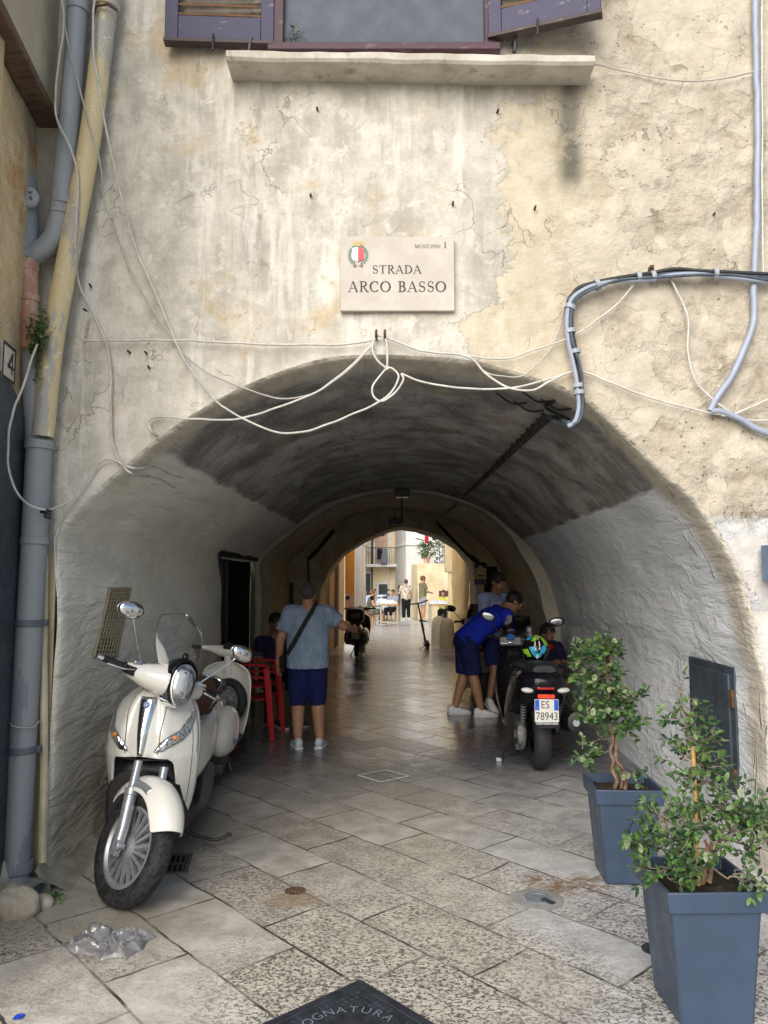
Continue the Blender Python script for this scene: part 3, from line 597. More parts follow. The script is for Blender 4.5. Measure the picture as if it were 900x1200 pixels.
# ---------------------------------------------------------------- drainpipes in the corner
def pipe(name, label, pts, r, m, cat='drainpipe', collars=(), extra=None, rr=None):
    pts = [V(p) for p in pts]; base = V((pts[-1].x, pts[-1].y, min(p.z for p in pts))); t = thing(name, label, cat, base); I = MX.Translation(-base)
    mb = MB(); mb.tube(pts, rr or r, 20); mb.xf(I); mb.build('pipe', m, t, angle=50)
    for k, (c, d, rad, ln) in enumerate(collars):
        mb = MB(); d = V(d).normalized(); mb.lathe([(r*.9, -ln/2), (rad, -ln/2), (rad, ln/2), (r*.9, ln/2)], c, d, 20); mb.xf(I); mb.build('collar', m, t, bevel=.003)
    return t, I
YP = 4.37
g1 = [P(95, -40, YP), P(92, 0, YP), P(87, 70, YP), P(79, 165, YP), P(72, 235, YP), P(68, 262, YP)]
g1 = smooth_pts(g1, 4)+[P(64, 277, YP), P(55, 289, YP), P(42, 297, YP), P(33, 301, YP)]
pa = P(72, 235, YP); pb = P(87, 70, YP); pd = (pb-pa)
t, I = pipe('drainpipe', 'smooth grey plastic drainpipe slanting down beside the yellow pipe at upper left', g1, .061, M_grey, collars=[(P(92, 8, YP), pd, .068, .08), (P(73, 236, YP), pd, .067, .05), (P(71, 250, YP), pd, .067, .025)])
t2, I = pipe('soil_pipe', 'short grey branch pipe with capped inspection eye and a pink lower section', smooth_pts([P(17, 186, YP+.12), P(22, 197, YP+.03), P(29, 212, YP), P(32, 240, YP), P(32, 306, YP)], 4), .062, M_grey, collars=[(P(32, 268, YP), (0, 0, 1), .066, .012), (P(32, 300, YP), (0, 0, 1), .068, .05)])
mb = MB(); c = P(33, 232, YP-.075); d = V((.25, -1, .05)).normalized(); mb.lathe([(.0005, .028), (.055, .028), (.062, .02), (.064, 0), (.05, -.03)], c, d, 24); mb.xf(I); cp = mb.build('cap', mat('grey cap plastic', (.40, .42, .44), .5), t2)
mb = MB(); X = V((0, 0, 1)).cross(d).normalized(); Y = d.cross(X)
for k in range(4):
    a = PI/4+k*PI/2; e1 = X*cos(a)+Y*sin(a); e2 = d.cross(e1); o = c+d*.03+e1*.02
    mb.tube([o+e1*.018, o, o+e2*.014], .0035, 4)
mb.xf(I); mb.build('cap_cross', M_blackm, cp)
mb = MB(); mb.tube([P(32, 306, YP), P(33, 345, YP), P(36, 410, YP)], .057, 18); mb.lathe([(.05, -.03), (.064, -.03), (.064, .03), (.05, .03)], P(32, 312, YP), (0, 0, 1), 18); mb.lathe([(.05, -.02), (.062, -.02), (.062, .015), (.05, .02)], P(34, 350, YP), (0, 0, 1), 18); mb.lathe([(.05, -.03), (.063, -.03), (.063, .02), (.05, .03)], P(36, 404, YP), (0, 0, 1), 18); mb.xf(I); mb.build('pink_section', M_pink, t2)
mb = MB(); mb.tube([P(36, 408, YP+.02), P(38, 470, YP+.02), P(42, 525, YP+.02)], .055, 18); mb.xf(I); mb.build('lower_section', M_grey, t2)
yp = smooth_pts([P(132, -30, YP), P(125, 12, YP), P(105, 165, YP), P(82, 290, YP), P(62, 400, YP), P(50, 512, YP)], 4)
pd = yp[8]-yp[0]
t3, I = pipe('drainpipe', 'old leaning drainpipe with flaking yellow and grey paint', yp, .062, M_yellow, collars=[(P(126, 8, YP), pd, .074, .035)])
mb = MB(); mb.tube([P(110, 16, YP-.05), P(113, 7, YP-.08), P(126, 5, YP-.085), P(137, 12, YP-.05)], .008, 5); mb.xf(I); mb.build('wire_tie', M_rust, t3)
lp = [P(46, 517, YP), P(40, 640, YP), P(33, 760, YP), P(26, 880, YP), P(19, 1022, YP)]
t4, I = pipe('drainpipe', 'thick scuffed dark grey drainpipe reaching down to the ground outlet at left', lp+[P(19, 1034, YP-.01), P(24, 1044, YP-.03), P(36, 1049, YP-.06)], .072, M_lowpipe, collars=[(P(46, 522, YP), lp[0]-lp[1], .081, .05), (P(41, 634, YP), lp[0]-lp[1], .079, .04), (P(20, 1015, YP), lp[0]-lp[1], .082, .06)])
mb = MB(); a = P(34, 1048, YP-.055); b = P(42, 1050, YP-.075); d = (b-a).normalized(); mb.lathe([(.07, -.05), (.084, -.05), (.084, .02), (.068, .02), (.066, -.045), (.001, -.046)], b, d, 24); mb.xf(I); mb.build('outlet', mat('grey outlet', (.20, .21, .20), .6), t4)
for y in (730, 878):
    mb = MB(); c = P(interp(y, [(640, 40), (760, 33), (880, 26)]), y, YP); mb.lathe([(.07, -.018), (.079, -.018), (.079, .018), (.07, .018)], c, lp[0]-lp[1], 22); mb.box(c+V((-.075, .02, 0)), (.08, .03, .036)); mb.box(c+V((.085, .01, 0)), (.03, .03, .036)); mb.xf(I); mb.build('pipe_clamp', mat('dark grey clamp', (.11, .125, .15), .5), t4, bevel=.003)
mb = MB(); c = P(28, 848, YP); mb.tube(smooth_pts([c+V((-.08, -.02, .03)), c+V((-.02, -.078, 0)), c+V((.07, -.05, -.012)), c+V((.085, .0, .015))], 5), .004, 5); mb.xf(I); mb.build('wire_tie', M_thin, t4)
mb = MB(); p = P(54, 600, YP-.1)
for k in range(3): mb.tube(smooth_pts([p+V((-.03+.02*k, 0, .008*k)), p+V((0, -.012, -.012*k)), p+V((.03, 0, .006-.02*k))], 4), .008, 5)
bow = mb.build('cable_tie', M_blackm); tag(bow, 'black knotted tie holding the white cable to the grey pipe', 'cable tie')
# lumps of stone and mortar round the outlet
M_lump = plaster('rubble stone', (.34, .30, .23), (.52, .47, .38), sc=9, amt=.5)
def lump(px, py, r, lab, seed):
    c = G(px, py); mb = MB(); mb.ball((0, 0, r[2]*.45), r, 22, 14); mb.v = [p*(1+.22*nz(p, 9, seed)+.1*nz(p, 24, seed)) for p in mb.v]; o = mb.build('stone', M_lump, loc=c); return tag(o, lab, 'stone', None)
lump(20, 1072, (.12, .10, .10), 'rough pale stone under the drain outlet', 1); lump(-3, 1050, (.09, .09, .12), 'stone wedged at the foot of the grey drainpipe', 5); lump(50, 1062, (.055, .05, .04), 'small pebble of mortar beside the drain outlet', 8)
# small weeds
M_leafA = mat('fresh green leaf', (.075, .155, .032), .45, var=.35, scale=30); M_leafB = mat('olive green leaf', (.05, .10, .032), .42, var=.35, scale=30); M_leafC = mat('pale underside leaf', (.17, .22, .11), .5, var=.25, scale=30); M_leafD = mat('deep green leaf', (.018, .05, .018), .38, var=.3, scale=30)
def weed(name, label, pts, n, L, sp, cat='weed'):
    base = V(pts[0]); t = thing(name, label, cat, base); mb = MB(); st = MB()
    for i in range(n):
        k = random.random(); c = V((interp(k*(len(pts)-1), [(j, p[0]) for j, p in enumerate(pts)]), interp(k*(len(pts)-1), [(j, p[1]) for j, p in enumerate(pts)]), interp(k*(len(pts)-1), [(j, p[2]) for j, p in enumerate(pts)])))-base
        c += V((random.gauss(0, sp), random.uniform(-sp*1.4, 0), random.gauss(0, sp))); mb.mi = random.randrange(2)
        d = V((random.uniform(-1, 1), random.uniform(-1, .2), random.uniform(-.6, .8))); mb.leaf(c, d, (0, -.5, 1), L*random.uniform(.6, 1.2), L*.75, .3)
        if i % 4 == 0: st.tube([c*.5, c], .0015, 3)
    mb.build('foliage', [M_leafA, M_leafB], t, angle=0); st.build('stem', M_leafB, t)
weed('wall_plant', 'small green plant growing out of the pipe joint', [P(45, 415, 4.3), P(46, 395, 4.27), P(50, 368, 4.3)], 170, .032, .028)
weed('wall_plant', 'sparse trailing sprig low on the grey pipe below the green plant', [P(44, 448, 4.29), P(43, 430, 4.3), P(45, 416, 4.3)], 26, .022, .015)
weed('weed', 'tiny tuft of weeds on the ground beside the drain outlet', [G(55, 1052), G(66, 1050), G(60, 1060)], 60, .022, .018)
weed('window_plant', 'little green sprig behind the window corner at the violet shutter', [P(345, 52, 4.455), P(344, 40, 4.455), P(350, 32, 4.455)], 26, .025, .018, 'plant')

# ---------------------------------------------------------------- cables on the front
def cable(label, px, r, m=None, Y=4.455, name='cable', cat='cable', group=None, k=7):
    pts = [hit(p[0], p[1], r) if len(p) > 2 and p[2] == 'v' else P(p[0], p[1], p[2] if len(p) > 2 else Y) for p in px]; mb = MB(); mb.tube([q+V((nz(q, 9, 2), nz(q, 9, 5)*.6, nz(q, 9, 8)))*.006 for q in smooth_pts(pts, k)], r, 7); o = mb.build(name, m or M_cable, angle=70); return tag(o, label, cat, group)
cable('long white cable hanging in a deep bow across the arch into the looped knot', [(112, -20, 4.25), (109, 50, 4.25), (120, 130, 4.26), (137, 210, 4.35), (157, 285), (181, 340), (205, 400), (225, 435), (260, 475), (310, 502), (350, 507), (400, 491), (445, 470), (459, 459), (467, 443), (463, 434), (455, 431), (446, 440), (437, 453), (438, 464), (448, 470), (462, 461), (472, 446), (470, 438)], .0066)
cable('white cable running from the knot over the arch to the dark bundle on the right', [(470, 438), (501, 449), (550, 455), (591, 455), (637, 446), (672, 435), (682, 435), (727, 453), (770, 468), (810, 479), (831, 484), (848, 486)], .0066)
cable('white loop of cable hung over the iron hooks above the arch crown', [(455, 433), (442, 422), (436, 408), (439, 396), (447, 394), (453, 402), (454, 418), (454, 433)], .007)
cable('straight white cable clipped along the wall just above the arch', [(101, 365), (97, 388), (98, 398), (130, 399), (220, 399), (300, 403), (380, 404), (425, 401), (440, 396)], .007)
cable('white cable from the left pipes down the plaster to the arch shoulder', [(71, -20, 4.25), (75, 30, 4.25), (68, 80, 4.25), (66, 135, 4.25), (84, 178, 4.25), (91, 215, 4.27), (88, 280, 4.3), (90, 320, 4.4), (99, 348), (113, 376), (125, 405), (129, 439), (130, 501), (133, 524), (142, 543), (156, 556), (176, 559, 'v'), (190, 562, 'v'), (205, 572, 'v')], .0066)
cable('thin grey wire slanting from the top left corner to the hooks', [(70, -20, 4.25), (80, 50, 4.25), (100, 130, 4.25), (117, 190, 4.27), (123, 240, 4.36), (142, 290), (165, 340), (197, 390), (215, 415), (250, 440), (300, 460), (335, 467), (370, 460), (410, 432), (437, 403)], .0052, M_thin)
cable('white cable sagging from the wall plant past the door and back to the arch shoulder', [(44, 402, 4.28), (42, 409, 4.2), (31, 441, 4.1), (17, 478, 4.05), (10, 512, 4.05), (10, 549, 4.05), (20, 577, 4.1), (34, 592, 4.2), (54, 598, 4.27), (71, 593, 4.4), (88, 582), (102, 563), (113, 546), (127, 538), (142, 543), (159, 549), (184, 548, 'v'), (200, 556, 'v'), (215, 560, 'v')], .0066)
cable('white cable curling back in a small hook at the left arch shoulder', [(437, 402), (410, 430), (370, 460), (325, 477), (280, 491), (225, 491), (185, 488), (175, 494), (180, 507), (200, 520, 'v'), (212, 527, 'v')], .0066)
cable('thin cream cable drooping from the hooks over the arch crown to the right', [(454, 396), (493, 411), (542, 416), (556, 423), (569, 437), (591, 452), (622, 457), (641, 449), (662, 438)], .007)
cable('faint cream cable rising from the arch to the dark bundle', [(542, 416), (591, 421), (625, 411), (667, 396), (700, 375), (727, 352), (748, 326)], .0055)
cable('thin grey wire sagging between the arch crown and the bundle bend', [(554, 421), (570, 436), (590, 441), (616, 438), (644, 411), (655, 385), (664, 355), (690, 336)], .0045, M_thin)
cable('white cable curving down from the top of the dark bundle to the pale conduit', [(776, 316), (781, 320), (793, 341), (806, 372), (806, 410), (813, 442), (831, 465), (854, 482), (868, 490), (884, 492), (910, 492)], .0066)
cable('thin white cable rising to the right edge beside the conduit elbow', [(846, 487), (862, 485), (880, 477), (912, 464)], .007)
cable('faint wire drooping from the right end of the sill', [(697, 75, 4.38), (740, 85), (800, 95), (850, 92), (895, 80)], .005, M_thin)
cable('thin white cable hanging straight down the right edge', [(893, -20), (893, 150), (894, 330)], .006)
cable('pale blue grey conduit coming down the right edge and bending left', [(885, -25), (886, 60), (888, 180), (886, 280), (883, 328), (884, 360), (881, 385), (868, 420), (852, 450), (838, 470), (832, 482)], .02, M_gcable, name='conduit', cat='conduit')
cable('blue grey conduit stub sloping off the right edge', [(832, 482), (848, 483), (868, 491), (885, 501), (915, 514)], .019, M_gcable, name='conduit', cat='conduit')
bt = thing('cable_bundle', 'dark taped bundle of cables bent along the wall and down into the arch', 'cable bundle', P(676, 436, 4.44))
bp = [(905, 327), (897, 326), (860, 322), (819, 320), (790, 320), (761, 324), (727, 327), (698, 334), (677, 343), (668, 354), (666, 372), (669, 396), (675, 419), (677, 436), (678, 455), (680, 476), (677, 491), (669, 497)]
for k, (dx, dy, r) in enumerate(((0, 0, .017), (1.5, -3.5, .012), (-2.5, 2.5, .013), (3, 2, .009))):
    mb = MB(); mb.tube(smooth_pts([P(x+dx+1.6*sin(i*1.3+k), y+dy+1.4*cos(i*1.7+k*2), 4.45-.012*k) for i, (x, y) in enumerate(bp)], 6), r, 7); mb.xf(MX.Translation(-bt.location)); mb.build('strand', [M_dcable, M_blackm, M_gcable, M_dcable][k], bt)
mb = MB(); mb.tube(smooth_pts([P(671, 495, 4.45), P(664, 496, 4.5), hit(656, 491, .03), hit(648, 489, .03), hit(640, 489, .04)], 5), .016, 7); mb.xf(MX.Translation(-bt.location)); mb.build('strand', M_dcable, bt)
for x, y in ((838, 321), (765, 324), (748, 325), (700, 334), (668, 388), (674, 412), (678, 452), (679, 460), (668, 360)):
    i = min(range(len(bp)), key=lambda j: abs(bp[j][0]-x)+abs(bp[j][1]-y)); a = V((*bp[max(i-1, 0)], 0)); b = V((*bp[min(i+1, len(bp)-1)], 0)); d = (P(b.x, b.y, 4.44)-P(a.x, a.y, 4.44)).normalized()
    mb = MB(); mb.lathe([(.02, -.012), (.034, -.012), (.034, .012), (.02, .012)], P(x, y, 4.435), d, 10); mb.xf(MX.Translation(-bt.location)); mb.build('tie', mat('pale tape', (.33, .36, .40), .5), bt)
mb = MB(); mb.box(P(763, 318, 4.46), (.02, .05, .06)); mb.tube([P(763, 316, 4.46), P(763, 312, 4.41)], .008); mb.xf(MX.Translation(-bt.location)); mb.build('bracket', M_rust, bt)
hk = thing('cable_hook', 'two rusty iron hooks above the arch crown holding the cables', 'hook', P(446, 398, 4.47))
for x in (441, 451):
    mb = MB(); p = P(x, 398, 4.5); mb.tube(smooth_pts([p, p+V((0, -.06, 0)), p+V((0, -.075, .025)), p+V((0, -.05, .04))], 5), .008, 6); mb.xf(MX.Translation(-hk.location)); mb.build('hook', M_rust, hk)
jb = thing('junction_box', 'small blue grey electrical box at the right edge of the front', 'electrical box', P(903, 660, 4.45))
mb = MB(); mb.box((.03, 0, 0), (.12, .1, .21)); mb.build('case', mat('blue grey box', (.12, .18, .28), .5), jb, bevel=.006); mb = MB(); mb.box((.03, -.053, 0), (.10, .01, .18)); mb.build('lid', mat('blue grey lid', (.14, .20, .30), .5), jb, bevel=.003)

# ---------------------------------------------------------------- street name slab with serif letters
def arcp(cx, cy, rx, ry, a0, a1, n=18): return [(cx+rx*cos(R(a0+(a1-a0)*i/n)), cy+ry*sin(R(a0+(a1-a0)*i/n)), R(a0+(a1-a0)*i/n)) for i in range(n+1)]
TH, TK = .05, .125
GL = {'A': (.76, [('l', .07, 0, .36, 1, .05), ('l', .36, 1, .68, 0, TK), ('l', .17, .34, .55, .34, .045)], [(.07, 0), (.67, 0)]),
 'R': (.72, [('l', .17, 0, .17, 1, TK), ('a', .30, .755, .24, .225, -90, 90), ('l', .17, .98, .31, .98, TH), ('l', .17, .53, .31, .53, TH), ('l', .33, .53, .63, 0, .11)], [(.17, 0), (.13, 1), (.66, 0)]),
 'C': (.74, [('a', .41, .5, .34, .48, 48, 315), ('l', .64, .66, .65, .98, .045), ('l', .65, .17, .67, .23, .05)], []),
 'O': (.84, [('a', .42, .5, .355, .48, 0, 360)], []),
 'B': (.66, [('l', .17, 0, .17, 1, TK), ('a', .28, .76, .22, .22, -90, 90), ('a', .30, .275, .25, .255, -90, 90), ('l', .17, .98, .29, .98, TH), ('l', .17, .535, .3, .535, TH), ('l', .17, .02, .31, .02, TH)], [(.13, 0), (.13, 1)]),
 'S': (.58, [('s',), ('l', .47, .74, .48, .98, .045), ('l', .085, .02, .10, .28, .045)], []),
 'T': (.70, [('l', .35, 0, .35, 1, TK), ('l', .04, .975, .66, .975, TH), ('l', .05, .76, .045, .98, .045), ('l', .65, .76, .655, .98, .045)], [(.35, 0)]),
 'D': (.80, [('l', .17, 0, .17, 1, TK), ('a', .30, .5, .40, .48, -90, 90), ('l', .17, .98, .31, .98, TH), ('l', .17, .02, .31, .02, TH)], [(.13, 0), (.13, 1)]),
 'M': (.92, [('l', .14, 0, .14, 1, .06), ('l', .14, 1, .45, .05, TK), ('l', .45, .05, .77, 1, .05), ('l', .78, 0, .78, 1, TK)], [(.14, 0), (.1, 1), (.78, 0), (.82, 1)]),
 'U': (.76, [('l', .17, .3, .17, 1, TK), ('a', .37, .3, .2, .28, 180, 360), ('l', .57, .3, .57, 1, .055)], [(.17, 1), (.57, 1)]),
 'N': (.80, [('l', .14, 0, .14, 1, .055), ('l', .14, 1, .65, 0, TK), ('l', .65, 0, .65, 1, .055)], [(.14, 0), (.08, 1), (.65, 1)]),
 'I': (.36, [('l', .18, 0, .18, 1, TK)], [(.18, 0), (.18, 1)]),
 'P': (.62, [('l', .17, 0, .17, 1, TK), ('a', .29, .74, .24, .24, -90, 90), ('l', .17, .98, .3, .98, TH), ('l', .17, .5, .3, .5, TH)], [(.17, 0), (.13, 1)]),
 '1': (.44, [('l', .24, 0, .24, 1, TK), ('l', .10, .84, .24, .98, .055)], [(.24, 0)]), ' ': (.38, [], [])}
def seg(mb, a, b, w0, w1, e, lay):
    a, b = V((a[0], a[1])), V((b[0], b[1])); d = (b-a).normalized(); n = V((-d.y, d.x)); z = -.0012-.0004*lay
    mb.add([(*(a-n*w0/2), z), (*(b-n*w1/2), z), (*(b+n*w1/2), z), (*(a+n*w0/2), z)], [(0, 1, 2, 3)])
def stroke(mb, pts, wf):
    vs = []
    for i, p in enumerate(pts):
        q = V((pts[min(i+1, len(pts)-1)][0]-pts[max(i-1, 0)][0], pts[min(i+1, len(pts)-1)][1]-pts[max(i-1, 0)][1])).normalized(); n = V((-q.y, q.x)); w = wf(p)/2
        vs += [(p[0]-n.x*w, p[1]-n.y*w, -.0030), (p[0]+n.x*w, p[1]+n.y*w, -.0030)]
    mb.add(vs, [(2*i, 2*i+2, 2*i+3, 2*i+1) for i in range(len(pts)-1)])
def text_width(s): return sum(GL[c][0] for c in s)+.09*(len(s)-1)
def serif_text(s, x, y, h):                 # flat letters in the plane x, y (z toward -), left edge x, baseline y
    out = MB(); cx = 0
    for ch in s:
        adv, st, sf = GL[ch]; mb = MB(); lay = 0
        for k in st:
            if k[0] == 'l': seg(mb, k[1:3], k[3:5], k[5], k[5], 0, lay); lay += 1
            elif k[0] == 'a': stroke(mb, arcp(*k[1:7]), lambda p: lerp(TH, TK+.01, abs(cos(p[2]))**1.3))
            else:
                up = arcp(.29, .745, .19, .235, 25, 270, 14); dn = arcp(.29, .27, .21, .25, 90, -155, 14); pts = up+dn[1:]
                stroke(mb, pts, lambda p: lerp(TH, TK, min(1, max(0, 1-abs(p[1]-.5)/.42))))
        for (sx, sy) in sf:
            yy = .018 if sy == 0 else .982; mb.add([(sx-.13, yy-.018, -.0045), (sx+.13, yy-.018, -.0045), (sx+.13, yy+.018, -.0045), (sx-.13, yy+.018, -.0045)], [(0, 1, 2, 3)])
        mb.v = [V((p.x+cx, p.y, p.z)) for p in mb.v]; out.join(mb); cx += adv+.09
    out.v = [V((x+p.x*h, y+p.y*h, p.z)) for p in out.v]; return out
s0 = P(399, 277, 4.46); s1 = P(533, 364, 4.46); SWd, SHt = s1.x-s0.x, s0.z-s1.z
sign = thing('street_name_plaque', 'square travertine plaque with the street name in black serif capitals above the arch', 'plaque', (s0.x, 4.475, s1.z))
SM = MX.Translation(V((0, -.012, 0))) @ MX(((1, 0, 0, 0), (0, 0, 1, 0), (0, 1, 0, 0), (0, 0, 0, 1)))   # text plane to the wall plane
mb = MB(); mb.box((SWd/2, .004, SHt/2), (SWd, .032, SHt)); mb.build('slab', M_marble, sign, bevel=.004)
def ppx(x, y): return ((x-399)/134*SWd, (364-y)/87*SHt)
txt = MB()
for s, xa, xb, yb, hp in (('STRADA', 436.5, 494, 320.5, 9.6), ('ARCO BASSO', 408.5, 523, 342, 12.3), ('MUNICIPIO', 486.5, 516.5, 290.6, 4.0), ('1', 520, 524.2, 290.6, 7.2)):
    x0, y0 = ppx(xa, yb); x1, _ = ppx(xb, yb); h = hp/87*SHt; tx = serif_text(s, 0, 0, h); k = (x1-x0)/(text_width(s)*h); tx.v = [V((x0+p.x*k, y0+p.y, p.z)) for p in tx.v]; txt.join(tx)
txt.xf(SM); txt.build('lettering', M_ink, sign, angle=0)
M_red = mat('enamel red', (.55, .03, .05), .4); M_whitee = mat('enamel white', (.75, .75, .74), .4); M_gold = mat('enamel gold', (.50, .33, .05), .4); M_laurel = mat('enamel green', (.03, .16, .13), .5)
cr = thing('crest', None, None); cr.parent = sign; cr.location = (0, 0, 0)
def crest_part(polys, name, m, z):
    mb = MB()
    for pl_ in polys: mb.add([(*ppx(x, y), z) for x, y in pl_], [tuple(range(len(pl_)))])
    mb.xf(SM); mb.build(name, m, cr, angle=0)
shl = lambda a, b: [(a, 289.8), (b, 289.8), (b, 303)]+([(419, 307.5)] if a < 419 else [])+([(a, 303)] if a < 419 else [(419, 307.5)])
crest_part([[(412.8, 289.6), (419.6, 289.6), (419.6, 307), (413.6, 304.6), (412.8, 303)]], 'shield_half', M_whitee, -.0052); crest_part([[(419.6, 289.6), (426.6, 289.6), (426.6, 303), (425.8, 304.6), (419.6, 307)]], 'shield_half', M_red, -.0052)
crest_part([[(413.6, 288.6), (425.8, 288.6), (425.8, 286.6), (413.6, 286.6)]]+[[(x, 286.6), (x+1.5, 286.6), (x+1.3, 283), (x+.75, 282), (x+.2, 283)] for x in (413.6, 416.2, 418.9, 421.6, 424.3)], 'crown', M_gold, -.0056)
lv = []
for sgn in (-1, 1):
    for i in range(9):
        a = R(-70+i*17); cx_, cy_ = 419.7+sgn*10.2*cos(a), 299-11*sin(a)
        for sd in (-1, 1):
            b = a+PI/2*1+sd*.7; dx, dy = sgn*cos(b)*2.9, -sin(b)*2.9; lv.append([(cx_, cy_), (cx_+dx*.5-dy*.32, cy_+dy*.5+dx*.32), (cx_+dx, cy_+dy), (cx_+dx*.5+dy*.32, cy_+dy*.5-dx*.32)])
crest_part(lv, 'laurel', M_laurel, -.006); crest_part([[(419, 311.5), (414.6, 309), (414.2, 313.2)], [(420.4, 311.5), (424.8, 309), (425.2, 313.2)]], 'ribbon', mat('enamel bronze', (.20, .13, .05), .5), -.0064)

# ---------------------------------------------------------------- things on the paving
A2 = V((.669, -.743, 0)); B2 = V((-.743, -.669, 0))
mc = G(422, 1150)+(A2+B2)*.31
mh = thing('manhole_cover', 'square black cast iron manhole cover with a ring of raised letters', 'manhole cover', mc)
MM = MX((A2, B2*-1, V((0, 0, 1)))).transposed().to_4x4()
M_iron = mat('black cast iron', (.028, .032, .042), .45, var=.4, scale=14, bump=.5, bscale=90, spec=.6); M_ironl = mat('worn iron lettering', (.17, .19, .22), .4)
mb = MB()
for c, d in (((0, .29, .004), (.62, .04, .012)), ((0, -.29, .004), (.62, .04, .012)), ((.29, 0, .004), (.04, .539, .012)), ((-.29, 0, .004), (.04, .539, .012))): mb.box(c, d)
mb.xf(MM); mb.build('frame', M_iron, mh, bevel=.003)
mb = MB(); mb.box((0, 0, .002), (.536, .536, .01))
for i in range(19):
    for j in range(19):
        x, y = -.24+i*.48/18, -.24+j*.48/18
        if math.hypot(x, y) > .245: mb.frustum((x, y, .007), (.014, .014), (.009, .009), .003)
for i in range(60):
    a = 2*PI*i/60; mb.frustum((.262*cos(a) if abs(.262*cos(a)) < .26 else 0, .262*sin(a) if abs(.262*sin(a)) < .26 else .2, .007), (.008, .008), (.005, .005), .003)
mb.xf(MM); mb.build('plate', M_iron, mh)
mb = MB()
for r0, r1 in ((.232, .226), (.176, .17)): mb.lathe([(r0, .007), (r0, .0066), (r1, .0066), (r1, .007)], (0, 0, 0), (0, 0, 1), 60)
mb.build('ring', M_ironl, mh)
def text_mesh(s, size):
    c = bpy.data.curves.new('t', 'FONT'); c.body = s; c.size = size; c.align_x = 'CENTER'; c.fill_mode = 'FRONT'; o = bpy.data.objects.new('t', c); COL.objects.link(o)
    dg = bpy.context.evaluated_depsgraph_get(); dg.update(); me = bpy.data.meshes.new_from_object(o.evaluated_get(dg)); mb = MB(); mb.v = [v.co.copy() for v in me.vertices]; mb.f = [tuple(p.vertices) for p in me.polygons]; mb.m = [0]*len(mb.f)
    bpy.data.objects.remove(o); bpy.data.curves.remove(c); bpy.data.meshes.remove(me); return mb
mb = MB()
for i, ch in enumerate('FOGNATURA'):
    a = PI/2-(i-4.9)*R(14.5); t = text_mesh(ch, .062); t.xf(MX.Translation(V((.18*cos(a), .18*sin(a), .0125))) @ MX.Rotation(a-PI/2, 4, 'Z')); mb.join(t)
mb.build('lettering', M_ironl, mh, angle=0)
dr = thing('floor_drain', 'small rusty round drain set in a damp patch of paving', 'drain', G(346, 1044)); mb = MB(); mb.lathe([(.058, 0), (.056, .003), (.045, .004), (.043, .001)], (0, 0, 0), (0, 0, 1), 26); mb.build('rim', M_rust, dr)
mb = MB(); mb.lathe([(.043, .002), (.02, .006), (.001, .007)], (0, 0, 0), (0, 0, 1), 20); mb.v = [p+V((0, 0, nz(p, 60)*.012)) for p in mb.v]; mb.build('debris', M_rust, dr)
gt = thing('drain_grate', 'rectangular slotted iron grate beside the front scooter wheel', 'drain grate', G(204, 1013)); gm = MX.Rotation(R(8), 4, 'Z')
mb = MB()
for c, d in (((0, .15, .004), (.19, .02, .012)), ((0, -.15, .004), (.19, .02, .012)), ((.085, 0, .004), (.02, .279, .012)), ((-.085, 0, .004), (.02, .279, .012))): mb.box(c, d)
M_grate = mat('worn grate iron', (.12, .105, .075), .6, dirt=.4); mb.xf(gm); mb.build('frame', M_grate, gt); mb = MB()
for i in range(5): mb.box((-.06+.03*i, 0, .005), (.012, .279, .008))
mb.box((0, 0, .0045), (.149, .014, .007)); mb.xf(gm); mb.build('bars', M_grate, gt); mb = MB(); mb.box((0, 0, .001), (.15, .28, .002)); mb.xf(gm); mb.build('pit', M_dark, gt)  # flat black sheet stands in for the dark below the bars
rd = thing('access_cap', 'round dark water access cap half behind the nearest pot', 'access cap', G(767, 1113)); mb = MB(); mb.lathe([(.058, 0), (.058, .006), (.046, .006), (.044, .003), (.034, .003), (.032, .006), (.001, .006)], (0, 0, 0), (0, 0, 1), 28); mb.build('cap', M_iron, rd)
kc = thing('stop_valve_cover', 'small cracked cover with iron ring in a grey mortar patch left of the pots', 'valve cover', G(630, 1053)); mb = MB(); mb.lathe([(.07, .001), (.07, .006), (.058, .006), (.057, .002), (.001, .002)], (0, 0, 0), (0, 0, 1), 26); mb.build('ring', M_ironl, kc); mb = MB(); mb.box((.045, -.05, .007), (.075, .03, .008), MX.Rotation(R(-50), 3, 'Z')); mb.build('lid_piece', M_iron, kc)
mb = MB(); mb.lathe([(.14, .0005), (.12, .003), (.07, .003)], (0, 0, 0), (0, 0, 1), 30); mb.v = [p*(1+.25*nz(p, 7, 3)) for p in mb.v]; mb.build('mortar_patch', mat('grey mortar patch', (.24, .235, .225), .8, bump=.4), kc)
qs = [G(420, 909), G(446, 917), G(479, 910), G(452, 903)]; pm = thing('painted_mark', 'thin white chalk rectangle marked on the paving in the passage', 'floor marking', qs[0])
mb = MB()
for i in range(4):
    a, b = qs[i], qs[(i+1) % 4]; d = (b-a).normalized(); n = V((-d.y, d.x, 0))*.012; z = V((0, 0, .004+.0008*i)); mb.add([a-n+z-qs[0], b-n+z-qs[0], b+n+z-qs[0], a+n+z-qs[0]], [(0, 1, 2, 3)])
mb.build('outline', mat('white chalk', (.62, .62, .60), .8, var=.3, scale=40), pm, angle=0)
